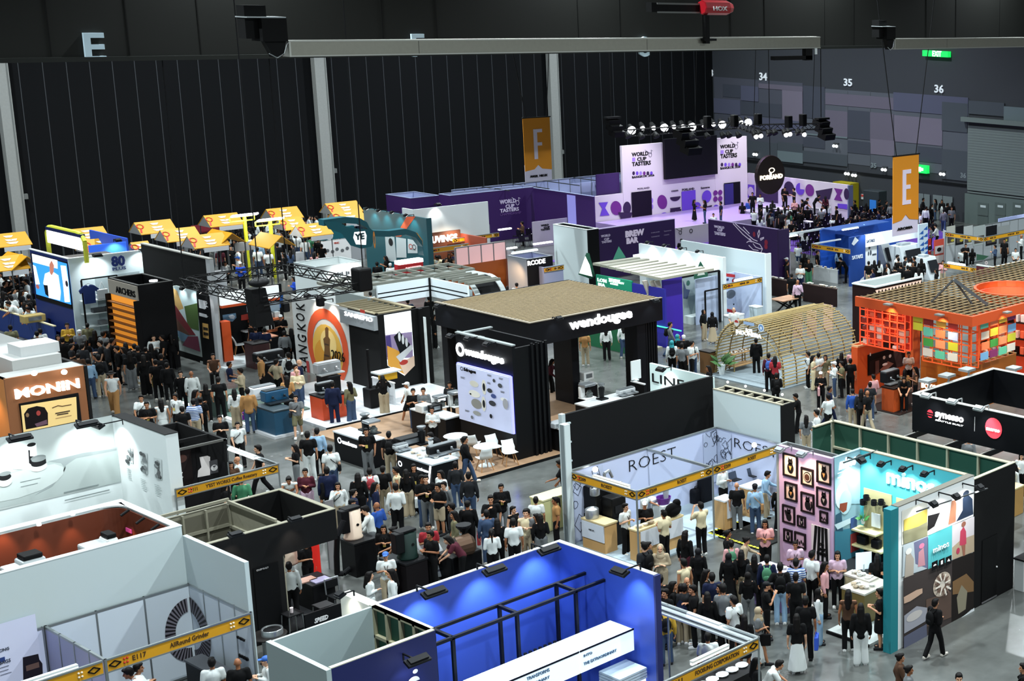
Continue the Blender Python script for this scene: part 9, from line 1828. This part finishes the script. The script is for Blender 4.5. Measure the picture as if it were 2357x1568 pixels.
def person(hx,hy,spec,place,face='a',pz=0.,h=None,extra=None):
 """spec: 'topkind:col/legkind:col/hairkind:col/pose'; (hx, hy) is the top of the head in the picture; face: a away, c camera, l, r, or degrees"""
 tk,lk,hk,pn=spec.split('/');tk,tc=tk.split(':');lk,lc=lk.split(':');hk,hc=hk.split(':')
 H0={'sit':1.31,'lean':1.55,'reach':1.69}.get(pn,1.71);r2=random.Random(int(hx*7+hy*13));S=h or r2.uniform(.93,1.04)
 if lk in('skirt','dress')or hk in('long','hijab','bun','tail'):S*=.96
 p=G(hx,hy,H0*S+pz)
 p=clear_of(p)
 base=math.atan2(p.y,p.x)  # direction away from the viewer
 off={'a':0,'c':math.pi,'l':math.pi/2,'r':-math.pi/2,'al':.7,'ar':-.7,'cl':math.pi-.8,'cr':math.pi+.8}.get(face,None)
 if off is None:off=math.radians(float(face))
 rz=base+off+math.pi/2+r2.uniform(-.12,.12)  # figure faces its own -y
 bits=['person in',CN[tc][0],TOPN[tk]+',',CN[lc][0],LEGN[lk]+',']
 hn=('bald' if hk=='bald' else HC_.get(hc,HC_['k'])[0]+' '+HAIRN[hk])if hk in('cap','hat','hijab','bald')else(HAIRN[hk])
 e=thing('person','','person',(p.x,p.y,pz),None,rz);e.scale=(S,S,S)
 PEOPLE.append([e,bits,hn,PON[pn],place,hx,hy,face,tc,lc])
 sk=M(SKIN[r2.randrange(5)],.55);_obj('body',body_mesh(pn),e,[sk,M('2a1c18',.5),M('8a4a42',.5)])
 _obj(TOPN[tk].replace(' ','_').replace('-','_').lower(),top_mesh(pn,tk),e,[M(CN[tc][1],.85,0,0,0,.2)])if tc!='s' else striped(e,pn,tk)
 _obj(LEGN[lk].replace(' ','_'),legs_mesh(pn,lk),e,[M(CN[lc][1],.85,0,0,0,.2)]);sc_=M(r2.choice(('d8dad8','1a1a1c','c9c4ba','2a2a2e')),.6)
 for s_ in(1,-1):_obj('shoe',shoes_mesh(pn,s_),e,[sc_])
 if hk!='bald':_obj({'cap':'cap','hat':'hat','hijab':'headscarf'}.get(hk,'hair'),hair_mesh(pn,hk),e,[M(HC_.get(hc,HC_['k'])[1],.6)])
 if extra:
  for x in extra.split(','):accessory(e,pn,x,S,rz)
 return e
def striped(e,pn,tk):
 m=bpy.data.materials.get('striped_cloth')
 if not m:
  m=bpy.data.materials.new('striped_cloth');m.use_nodes=True;nt=m.node_tree;w=nt.nodes.new('ShaderNodeTexWave');w.bands_direction='Z';w.inputs['Scale'].default_value=5;tc=nt.nodes.new('ShaderNodeTexCoord');nt.links.new(tc.outputs['Object'],w.inputs[0]);r=nt.nodes.new('ShaderNodeValToRGB');r.color_ramp.interpolation='CONSTANT';r.color_ramp.elements[1].position=.5;r.color_ramp.elements[0].color=s2l('3f5f9c')+[1];r.color_ramp.elements[1].color=s2l('cfd6dc')+[1];nt.links.new(w.outputs[0],r.inputs[0]);nt.links.new(r.outputs[0],nt.nodes['Principled BSDF'].inputs[0])
 _obj('striped_top',top_mesh(pn,tk),e,[m])
ACC={}
def accessory(e,pn,x,S,rz):
 """L lanyard, B? backpack, S? shoulder bag, T? tote (second letter = colour)"""
 J=skel(pn);k=x[0];col=CN.get(x[1])
 if k=='L':
  key=('L',pn)
  if key not in ACC:
   m=MB();n=J['neck'];c=J['chest'];fr_=J['R']@V3(0,-.14,0);b=c+fr_+V3(0,-.0,-.12)
   m.use(M('2a2420',.6))
   for s in(1,-1):m.tube([n+V3(.06*s,.02,.0),n+V3(.07*s,-.05,-.06),c+V3(.04*s,0,.02)+fr_,b],.014,4)
   m.use(M('d8c060',.5)).box(b.x-.04,b.x+.04,b.y-.014,b.y-.006,b.z-.11,b.z);ob=m.build('lanyard');ACC[key]=ob;ob.parent=e
  else:o=ACC[key].copy();COL.objects.link(o);o.parent=e
  return
 key=(k,pn,x[1]);c=J['chest'];R_=J['R']
 if key not in ACC:
  m=MB();cl=M(col[1],.7)
  if k=='B':
   q=c+R_@V3(0,.19,-.06);m.ball(q,1,(.14,.085,.21),14,10);m.ball(q+R_@V3(0,.06,-.08),1,(.1,.05,.09),12,8);nm='pack'
  elif k=='S':q=J['hp-1']+V3(-.14,.02,.04);m.box(q.x-.05,q.x+.05,q.y-.13,q.y+.13,q.z-.1,q.z+.12,.03);nm='pouch'
  else:q=J['wr-1']+V3(-.02,0,-.34);m.box(q.x-.05,q.x+.05,q.y-.17,q.y+.17,q.z-.18,q.z+.17,.02);nm='sack'
  b=m.build(nm,cl);m=MB()
  if k=='B':
   for s in(1,-1):m.tube([c+R_@V3(.07*s,.15,.1),J['neck']+R_@V3(.09*s,.03,.0),c+R_@V3(.1*s,-.145,.02),c+R_@V3(.13*s,-.03,-.2),c+R_@V3(.09*s,.15,-.2)],.03,4)
  elif k=='S':m.tube([q+V3(.02,.1,.1),c+R_@V3(.0,.15,.0),J['neck']+V3(.09,.02,.0),c+R_@V3(.04,-.16,.0),q+V3(.02,-.1,.1)],.02,4)
  else:m.tube([q+V3(0,.1,.15),J['wr-1']+V3(0,.03,-.05),J['wr-1']+V3(0,-.03,-.05),q+V3(0,-.1,.15)],.02,4)
  s_=m.build('strap',cl);ACC[key]=(b.data,s_.data,nm);bpy.data.objects.remove(b);bpy.data.objects.remove(s_)
 bd,sd,nm=ACC[key];t=thing({'B':'backpack','S':'shoulder_bag','T':'tote_bag'}[k],'','bag',tuple(e.location),None,rz);t.scale=e.scale
 for n_,d_ in((nm,bd),('strap',sd)):o=bpy.data.objects.new(n_,d_);COL.objects.link(o);o.parent=t
 BAGS.append([t,col[0],{'B':'backpack','S':'shoulder bag','T':'hand carried bag'}[k],e])
A_={'s':'short','l':'long','j':'jacket','v':'vest'};B_={'t':'trousers','w':'wide','h':'shorts','k':'skirt','d':'dress'}
C_={'s':'short','l':'long','b':'bun','t':'tail','c':'cap','h':'hat','j':'hijab','0':'bald'}
D__={'st':'stand','s2':'stand2','ph':'phone','cr':'crossed','fo':'photo','wa':'walk','w2':'walk2','re':'reach','le':'lean','dr':'drink','hp':'hip','si':'sit'}
TABLE="""
@b on the light floor by the chrome machine
385,225 jo tk ss st l|205,345 je tk ss ph l|640,205 lw tk ss s2 a Bk|530,265 se tk ss hp ar|735,268 jn tj 0k st r|700,312 lp tj ss ph cr|715,352 lc tj 0k ph c|625,415 lo wk ls s2 a|600,10 lg tk ss st a|380,-8 sn te ck s2 a
@b at the dark blue corner counter
270,528 jo tj ss st a|150,532 lw we ls st a Tq
@b in the main aisle
705,590 sg ha ss w2 c Sd|180,833 sw tk ss wa c Sk|365,1040 sk tk ss wa l|2230,962 jk tj ss wa r
@b by the orange plinth counter
1035,465 jn tn ss st a|1190,470 la wj ls s2 al|1490,412 lk we ls fo a
@b at the long rear white topped counter
1710,470 sw hk cw wa l|1765,530 sk tj ss ph c|1862,525 lg tk ss ph c|2095,468 ld tk ss ph c|1935,695 lw tk ss ph c
@b beside the black aisle counter
1340,888 sk tg ss s2 c Lx|1545,918 sk te ss st a Bk|810,918 sk tw ss st a|897,888 ll tk ss st a|1015,1042 sw tj ss st a Sk|695,1035 sk wg ls ph l|790,1252 lm wi ss ph c|2010,930 jk tk ss le l
@b in the crowd before the lit counter
985,1240 jn tk ss st a|1085,1378 lw te ls dr c Sk|1265,1295 lk wk ls st a|1372,1250 sw tj ss st a Br|1490,1230 sk te ss st a|1228,1440 sn tk bs st r|1420,1378 ln tn ls st r|1612,1235 vc te ss st l|1605,1388 lw tk ss s2 a|1770,1212 sk wk ls st c Lx|1700,1262 lk we ls st a Tw|1880,1312 sk tg ss ph c Lx|2012,1270 lw tj ls ph cl|1995,1382 sk tk ss ph cl|2042,1372 lg tk ss st cl|2145,1192 ld tj ss st a|650,1310 vw tk bs le c|940,1300 lk tk ls st l
@a in the walkway beyond the poster booth
1000,215 vw wo hk wa c|1165,40 sk wg ls st a Tw|1290,70 lk wk ls st a Ty|1400,112 sk tk ss st a Tm|885,70 ld te ss st a Bk|790,105 ll tj ss st a|1625,215 lk tk ss st c|1722,215 lw tw 0k st a|1270,432 sw tk ss wa c Sk|1320,490 sk tk ss cr c Lx|1448,470 vw kw ls st a|1580,420 sw tk ss st cl Lx|1640,535 sk tk ss st a|1742,468 ss te ss st a|1805,455 sk tk bs st a|1762,385 ld te ls ph r
@a beside the sage green stage edge
1980,615 sk tk ss ph c|1945,262 sk tk ss st a|1918,55 vz tk ss si c|2065,130 sn tj ss si r|1850,330 vk tk ls s2 a
@a seen just above the poster booth wall
450,655 sk tk ss st a|605,660 lk tk ss st l
@a in the dark crowd near the white post
700,55 sz tk ss st a|860,60 lk tk ss ph l|1050,-10 lk tk ss st l|760,-60 sk te ls st a|560,-90 sk tk ss st a|960,-50 ld tk ss st r|1110,0 sd tg ls st l Bk|1210,-30 lk tk ss st a|1310,0 sk tk bs st a|640,-30 sd tk ss s2 r|1450,60 sk tg ss wa a|1500,140 jk tk ss st a
@a at the bottom of the dark blue bar
60,75 sz tk ls st a|20,95 sk tk ss st a|340,60 sd tk ss si a|240,-70 ll tj ss s2 a
@i working behind the dark blue bar
100,950 sw tk ss ph a|120,1000 sw tk ss le l|270,1005 sw tk ss ph l|330,1038 sw tk ss le cl
@i standing in front of the dark blue bar
90,1212 sa tk ss st a|330,1268 sk tk ss st a|358,1243 sw tj ss s2 a|15,1290 lb tj ss st a
@i near the amber lit cabinet
618,1092 lk tk ls st a|602,1192 ly tk ss ph c|712,1252 sg tk cw s2 a|800,1068 sd tk ss st a|860,1040 lu tk ss ph ar|992,1208 sk tk cv st a|1060,1200 ld tk ss re ar|930,1268 sg tk ss ph ar|1362,1295 lw tk ss cr c|1460,1298 sk tk ss st l|1515,1285 lk tk ls st a|785,1195 sa tk bs st a|850,1260 sk tj ls st a|640,1330 jk tk ss st a|1010,1330 lk tk ss st r|900,1350 sd tk ss s2 l|1130,1370 lk tk ls st a|1240,1400 sk te ss st a|740,1380 jd tg ss st ar|520,1300 sk tk ls s2 c
@i in the packed crowd beside the tall video screen
30,760 sw tk ss st a|130,740 sk tk ls st l|205,700 lw tk ss st c|255,690 ld tk ss st a|65,830 sk tk ss ph r|190,868 sw tk ss st a|255,935 sk tk ss st a|20,905 ld tk ls s2 a|120,880 sg te ss st r|290,780 ln tk ss st a|75,720 lk tk ss st c|235,800 sw tj bs ph l|40,950 sk tk ss st a|160,800 lk tj ss st a
@j among the yellow huts and lamp posts
95,355 sw tk ss st a|190,348 lk tk ss st a|285,352 sw tk ss st l|232,420 sk tk ls st a|372,452 ll tj ss st a Bk|360,508 sw tj ss st a Sk|457,532 sw tk ss st a|472,432 se tk ss st a|585,372 sw tk ss ph l|640,398 jk tk ss st a|712,385 sw tj ss st a|762,425 sw tj ss st a|835,405 sv tj ss ph ar Bk|905,425 lk tk ss st a|870,555 vp tk ls s2 a|655,538 lj tk ls s2 a|120,495 lk tk ls s2 c|180,510 sw tk ss st l|30,420 sk tk ss st c|160,440 lk tj ss st l|320,400 sk tk ls st r|540,470 sk tk ss st a|680,480 lk tj bs st l|420,380 jd tk ss s2 c|600,560 lk tk ls ph l|20,520 sm tk ls st a|940,480 sk tk ss s2 a|970,420 ld tk ss st l|250,520 ld tk ss st l
@j behind the blue topped tables
70,635 sw tk ss si c|185,590 sw tk cb ph l|205,640 lu tk cw ph c|690,775 lu tk ls ph l
@j at the orange shelf counters
282,1180 vk tk ls st cl|568,1115 sk tk cw ph c|345,1225 sn tk cd st a|665,1240 lk tk ls st a
@j inside the teal booth
1530,585 sk tk ls ph l|1610,600 lu tk ls st a|1560,650 lw tk cw ph a|1440,640 sk tk ss si a
@j in the brown lit booth
1975,580 sc tk ss ph c|2040,590 lc tk ss le l|2090,570 sk tk ls st c|1930,660 lk tk ss si a|2150,560 lz tk ss st l
@k at the orange picture wall
580,840 sw tk ss si c|740,830 sw tk cd s2 a|660,860 lk tk ls si a
@c seen through the black pavilion
1545,190 lw tk ls st a|1702,170 lw tj ls s2 a|1352,240 so te ss st a|1862,375 sk tk ss re l Bk|1050,500 lm tk ls re r
@c on the open floor by the ribbed pillar
2125,165 lg tj ss wa r Bk|2195,275 sk tj jt st r Bk|2232,355 sg tk ss st a|2248,280 sk tk cw st a|2140,330 lw tk jt st a Bk|2318,335 sw tk ss s2 r
@c behind the pale yellow counter
1148,1412 sk tk ss re l
@d near the bamboo tunnel counter
128,428 sw tj ss st a Bk|202,215 lk we jd st cr|260,230 lk ke jd st a|405,198 sw tk 0g si c|235,590 sk tk ls si l|555,408 jk tk ss st a|640,508 lm tk ss st a Bb|683,528 sr tk ls ph a|692,640 jk tk ss si a Bk
@d in the group between tunnel and orange screen
905,498 sw tk ss st l Bk|940,522 sc wc ls ph r|975,505 sw te ss ph a|1022,518 sa te ls dr c|1083,562 lw tj cw ph l|1130,562 sa tk ss ph l|1190,543 sk tk ss st a|1205,478 sp te ss s2 c|1130,503 lk tk ls st a|990,630 lk tk cw ph c Tp
@d in the wide aisle before the orange base
1050,730 sn tn ss wa r|1040,783 sw tk ss w2 al Tc|832,780 sk tk ss re l|962,888 lw tk ss ph l|892,925 sg te ls s2 a|1205,748 lb te ca st a|1262,750 ld tk ls st a|1305,758 sk te 0g wa al|1322,703 sd tj ss st a|1345,650 lp tg ss w2 al
@d around the orange counter
1555,618 lo tk ls st a|1628,600 vz tk ls ph l|1582,498 sw tk ss ph c|1510,650 sk tk ls le c
@d under the black overhead ring
1900,1070 sk tk ss st c|1985,1065 lg tj ss st a|2340,1180 lw tk ls s2 c
@g near the pale yellow counter by the tall white post
120,528 sw tk ss st a|285,528 so tk ts st l|45,628 lg te ss st cl|155,675 lk wg ls s2 a
@g inside the blue-white booth
870,583 sw tk ss ph cr Lx|1035,563 sk tk cw ph c|1032,465 sw tk ss re r|1195,640 sc tk ss ph al|1505,572 sc tk ss fo al|1690,255 lw tk ss ph cr|1790,402 sk tg 0g st a|1960,415 ll tj cd st a So|2050,313 ll te ss re r|2165,425 lk tk ls s2 a
@g in the queue before the blue-white booth
2045,722 sp tk ls ph c Lx|1375,813 lk tm ls st ar Tm|1030,908 sd tk ss st al Bk|1165,928 le we je cr c|1730,808 lk tk bs st r|1762,893 lp tk bs st a Bv|1872,868 le tg bs re r
@g in the thick queue at the lilac counter
1482,958 lk tk jd st a|1362,1048 vc tg ss st al|1552,1140 lk tj ls ph r|1388,1203 lz tk 0g s2 c|1738,998 lk kk jd st a|1845,978 lk te ls st a|1967,1012 ld tk ls st a|2112,998 ln tk ss st a Bv|2172,1083 sk tl ss hp a Bk|2300,898 si tk bs ph c Lx|2305,1048 ss te ss ph a|1600,1168 sn tk ss st a|1695,1262 lg tk ss st a|1782,1368 sw tk ss s2 al Sk|1210,1300 sk tk ss st cl|1165,1188 lk tk bs st a|1340,1310 ln te ss le a|2055,1238 sk tk cd dr r|1270,1240 sk tj ls st r|1440,1270 sk tk ss s2 l|1560,1330 lk wk ls st a|1900,1160 lk tg jk ph a
@h before the island counter of the turquoise booth
945,592 sk tk ss st a|1045,453 sw tk ss st ar|1125,523 lp tk ls st r|1222,463 si tk ls ph c|1425,485 sk tk ls st a|1537,503 lk tk bs ph l Se|1270,698 vz tk ls st a Tk|1347,783 jk ww ls st a|1482,690 sk dk bs ph l Sn|1088,688 lw wl jk st r|1005,738 sk tk ss st a Tu|950,848 sk kw ls st a
@h walking past the photo collage wall
1808,752 jk tk ss w2 ar Bk|1592,1090 jz tk bs wa r|1645,1165 sg tk bs st r|1955,1212 sk tk ss st c|2355,1150 sk tk ss st l Bk
@h around the empty shell frame
715,803 sg kw je w2 r Tk|560,733 sw te ss ph al Sk|625,853 sk dk ls s2 a|135,790 ly tj ss st a Bk|255,660 sd te ss st a|30,400 sd tk ss st r|110,690 sk tj ss st r|480,660 sk tk ls st l|700,1118 sk tk ls st r|765,1148 sw te ss le r|400,960 sw we ss st a
@f behind the black roasting counters
895,190 lb tk 0k s2 al|825,220 lw tg ss re l|700,165 lk tk cd ph r|945,368 sk tk ls ph c Lx|1037,383 sw tk bs re l|960,573 sw te cb ph c Lx|835,728 lw ww ls s2 r|1005,708 lw tk ls st l
@f near the folded white board on the aisle
1312,343 sr tk ss ph c|1285,418 sk tk ss ph cl|1478,430 sm tk ls le l|1470,198 sd tk ss st l|1592,178 lk tk ck st a Tr|1365,45 sk he ss ph cl|1240,-20 sk tj ss ph cr|1490,260 la te ls st l
@f in the group behind the blue booth wall
1852,50 jk tg ss ph c Lx|1772,138 sk tk ss dr c|1945,222 vk tk ts st cr|1740,252 lj tj ss st a|1822,318 lk tk ls st a|1778,400 lw tk ts ph a|1945,318 sw tk ss st a|2042,243 vc te ss ph c|2125,280 lk tk ls st l|1600,-40 ld tj ss st a
@f inside the black booth with the red column
345,480 sk tk ss s2 cr|215,655 lw tk ss st a|225,205 ld tk ss st a
@e inside the shell booth with the burr ring
1160,1422 lw tk ss ph r|1218,1452 lw tk ss le l|1782,1378 sw tk ss ph a|2000,1380 sk tk 0g st a|2240,1358 lw tk cb ph l
@b inside the black-postered shell booth
180,1143 lw tk 0g ph l|120,1190 sz tk ls ph c|210,1320 lv tk ss s2 a|60,1380 sk tk ls re r
@n on the championship stage
120,1355 lk kk ls ph r|190,1358 sk tj ls ph l|300,1368 sn tj ss st l
@n behind the counters at the stage
580,1318 lw tk ss ph c|730,1272 sk tk ss ph c|760,1280 sd tk ss ph l|690,1285 sk tk ls st r|800,1352 lp tk ls ph c|860,1345 sk tk ss le r|938,1325 sk tk ss le r|1010,1330 lm tk ls st a|880,1350 sk tk ss st l|560,1300 sk tk bs st c|1085,1400 sk tk ss st l
@n in the standing group before the stage
490,1352 lb tj ss st a Bb|600,1368 ld tk ls st a|690,1408 lk kk jk st a|715,1428 sd tk ss st a|762,1440 lv te ls st a|820,1388 sz tk ls s2 a|887,1400 sk tk ss st a|1040,1378 lw tj jg st c|525,1420 lw tk ss re a|615,1395 lw tw ls st a|785,1400 sw tk ss st a|470,1370 sk tk ls s2 a|640,1420 ln tk ss st a|735,1405 sk tg bs st a
@n by the doors in the side wall
1375,1350 sk tk ss s2 r|1835,1380 sk tg ss st a|1870,1375 lk te ls st a|1660,1385 lk te ls s2 a|1690,1402 lw tk ss st a|1722,1395 lk tk ls st a|1655,1440 sw tj ss st l
@n seated in the audience rows
1280,1412 lk tk ls si a|1230,1440 le tk ss si a|1180,1455 sk tk ss si a|1340,1445 sk tk ss si a|1390,1470 ld tk ls si a|1060,1470 sw tj ss si a|1300,1475 la tk ss si a|1450,1480 sk tk ss si a|1150,1490 lk tk ls si a|1740,1490 sk tk ss si a|1400,1440 lg tk ss si a
@l by the purple wall end and tasting counters
1560,778 lk tk cw s2 l|1600,828 sk tk ss st r|1752,858 sw tn ss ph c|1650,975 sk tk ss st a|1722,1048 li tk 0g st a Sd|1800,738 sk tk ls st a|1850,798 sk wv ls s2 c|1480,675 lk tj ls wa a
@l behind the purple spoon wall
772,530 sk tk ss ph c|862,545 sz tk ss ph c|962,585 sk tk ls ph l|1112,585 sk tk ss ph l|1300,330 sw tk ss si a
@l under the shell frame beside the blue panel
2000,675 le tk ls st a Sk|2285,790 lk tk ss le l|2220,690 ll tk ls s2 a|2100,660 ld tk ls s2 c|1725,622 sw tj ss si a|1950,700 sk tk ss st r
@l before the two-word purple wall
540,408 sd tk ss si a|350,565 sk tk ss st a|700,260 sw tk ss st c
@m in front of the white sorting machines
590,800 sk te ss st a|655,790 jk tk ls st a|785,868 sk tk ls ph r|885,855 lk tk ss st a|905,728 lw tk ss re r|1062,768 lw tk ss st a|1110,745 lk tk ss st l|1190,770 lk tk ls st a|1358,888 lk tk ls st l|1435,790 lp te ls ph c|960,830 sk te ss st a|1160,880 lw tk ls st a
@m behind the blue end panel and banner
1300,400 lg tk ss st l|1362,380 lw tk ss re l
@m inside the corner shell booth
1695,600 sk tk ss ph c|1650,655 sw tk ss si a|1770,655 sk tk ls si a|2030,612 lj tk ss ph l|2135,545 sk tk ss st c|2140,598 lz tk ss si a|2330,495 lw tk 0g ph l|2262,650 sw tk bs si c
@d at the white grinders beyond the green wall
2300,1250 lw tk ls re l
@r on the pinkish floor past the sunset booth
1090,800 lk tk ss wa a|770,840 jj tj ss st a|1160,1080 jk wk ls st r|210,735 sw tk bs st a
@a near the ferns at the counter end
1360,-30 lk tk ls st a
@k behind the chairs at the pale printed screen
790,275 lz tk ss ph l
"""
key=None;place=''
for ln in TABLE.strip().split('\n'):
 if ln[0]=='@':key=ln[1];place=ln[3:];continue
 for it in ln.split('|'):
  w=it.split();X,Y=[float(v)for v in w[0].split(',')];hx,hy=P(key,X,Y)
  hcol={'s':'k','k':'k'}.get(w[3][1],w[3][1])
  sp='%s:%s/%s:%s/%s:%s/%s'%(A_[w[1][0]],w[1][1],B_[w[2][0]],w[2][1],C_[w[3][0]],hcol,D__[w[4]])
  pz=.8 if 'on the championship stage' in place or 'counters at the stage' in place else 0
  person(hx,hy,sp,place,w[5],pz,None,w[6]if len(w)>6 else None)
# the visitors beyond the 290 that show largest: one distant crowd
import numpy as np
PEOPLE.sort(key=lambda r:r[0].location.length)
far=PEOPLE[290:];PEOPLE=PEOPLE[:290];r7=random.Random(5);n7=len(PEOPLE)
for x0,x1,y0,y1,n_,pz_,ps in((400,830,495,560,70,0,'stand stand2 phone walk'),(0,60,610,700,16,0,'stand stand2 phone'),(1800,2060,492,545,34,0,'sit'),(1960,2200,455,490,22,0,'stand stand2 walk'),(1740,1900,470,500,16,0,'stand phone'),(2010,2110,585,620,8,0,'stand phone'),(1680,1800,560,600,8,0,'stand stand2'),(1000,1060,575,600,6,0,'stand'),(90,300,600,640,10,0,'stand')):
 for _ in range(n_):
  PEOPLE_N=len(PEOPLE);hx=r7.uniform(x0,x1);person(hx,r7.uniform(y0,y1)-(.05*(hx-x0)if x1==830 else 0),'%s:%s/trousers:%s/%s:k/%s'%(r7.choice(('short','long')),r7.choice('kkkdwwng'),r7.choice('kkdje'),r7.choice(('short','long')),r7.choice(ps.split())),'far',r7.choice(('a','a','l','r','c')),pz_);far.append(PEOPLE.pop());fn_={r[0].name for r in far};LOW={}
def low(me):
 if me.name not in LOW:
  o=bpy.data.objects.new('tmp',me);WS.collection.objects.link(o);d=o.modifiers.new('d','DECIMATE');d.ratio=.3 if len(me.polygons)>300 else 1
  m2=evaluated(o);bpy.data.objects.remove(o)
  v=np.empty(len(m2.vertices)*3,'f');m2.vertices.foreach_get('co',v);m2.calc_loop_triangles();t=np.empty(len(m2.loop_triangles)*3,'i');m2.loop_triangles.foreach_get('vertices',t);i_=np.empty(len(m2.loop_triangles),'i');m2.loop_triangles.foreach_get('material_index',i_)
  LOW[me.name]=(v.reshape(-1,3),t.reshape(-1,3),i_)
 return LOW[me.name]
VV,TT,II,mats,off=[],[],[],[],0
kids=[o for o in COL.objects if o.parent and o.parent.name in fn_]
for o in kids:
 v,t,i_=low(o.data);e=o.parent;Mx=np.array(Matrix.LocRotScale(e.location,e.rotation_euler,e.scale));w=v@Mx[:3,:3].T+Mx[:3,3];idx=[]
 for s_ in o.material_slots:
  if s_.material not in mats:mats.append(s_.material)
  idx.append(mats.index(s_.material))
 VV.append(w);TT.append(t+off);II.append(np.array(idx)[np.minimum(i_,len(idx)-1)]);off+=len(v)
VV,TT,II=np.concatenate(VV),np.concatenate(TT),np.concatenate(II);me=bpy.data.meshes.new('crowd')
me.vertices.add(len(VV));me.vertices.foreach_set('co',VV.astype('f').ravel());me.loops.add(TT.size);me.loops.foreach_set('vertex_index',TT.astype('i').ravel());me.polygons.add(len(TT));me.polygons.foreach_set('loop_start',np.arange(0,TT.size,3,dtype='i'));me.polygons.foreach_set('material_index',II.astype('i'));me.update()
for mt in mats:me.materials.append(mt)
cr=bpy.data.objects.new('distant_crowd',me);COL.objects.link(cr);tag(cr,'distant crowd of visitors around the stage, the yellow huts and the rear booths','crowd',None,'stuff')
for t_,c_,k_,e in[b for b in BAGS if b[3].name in fn_]:
 for ch in list(t_.children):bpy.data.objects.remove(ch)
 bpy.data.objects.remove(t_)
BAGS=[b for b in BAGS if b[3].name not in fn_]
for o in kids:bpy.data.objects.remove(o)
for r in far:bpy.data.objects.remove(r[0])
# labels: clothes, hair, pose and place; those that nothing tells apart share a group
def words(s):return len(s.split())
by={}
BT={}
for q in BAGS:BT[q[3].name]=q[1]+' '+q[2]
lab0={}
for r in PEOPLE:
 e,bits,hn,po,pl=r[:5];top=' '.join(bits[:3]);leg=' '.join(bits[3:]);bag_=(' and '+BT[e.name].split(' hand')[0])if e.name in BT else ''
 cands=[f'{top} {hn}, {po} {pl}',f'{top} {leg} {hn}, {po} {pl}',f'{top} {leg} {po} {pl}']
 full=[c.replace(',,',',')for c in cands]
 s=next((c for c in(full[1],full[0],f'{top} {po} {pl}',f'{top} {pl}')if words(c)<=16),f'{top} {pl}');lab0[e.name]=[s,top,leg,hn,po,pl,bag_]
def uniq(names):
 g={}
 for n in names:g.setdefault(lab0[n][0],[]).append(n)
 return g
for rnd_ in range(5):
 for s,ns in list(uniq(lab0).items()):
  if len(ns)<2:continue
  for n in ns:
   _,top,leg,hn,po,pl,bg=lab0[n]
   opts=[f'{top} {hn}{bg}, {pl}',f'{top} {leg} {pl}',f'{top} {hn}, {po} {pl}',f'{top} {leg} {hn}, {pl}'];c=opts[rnd_%4]
   if words(c)<=16:lab0[n][0]=c
for s,ns in uniq(lab0).items():
 for n in ns:
  o=bpy.data.objects[n];o['label']=s.replace(', ,',',')
  if len(ns)>1:o['group']='alike visitors '+lab0[ns[0]][5]
g={}
for t,c,k,e in BAGS:
 l=lab0[e.name];s=f"{c} {k} of the {l[1]} {l[5]}".replace(', ',' ').replace(',','');
 if words(s)>16:s=f"{c} {k} {l[5]}"
 t['label']=s;g.setdefault(s,[]).append(t)
for s,ts in g.items():
 if len(ts)>1:
  for t in ts:t['group']='alike bags '+s
bpy.data.scenes.remove(WS)
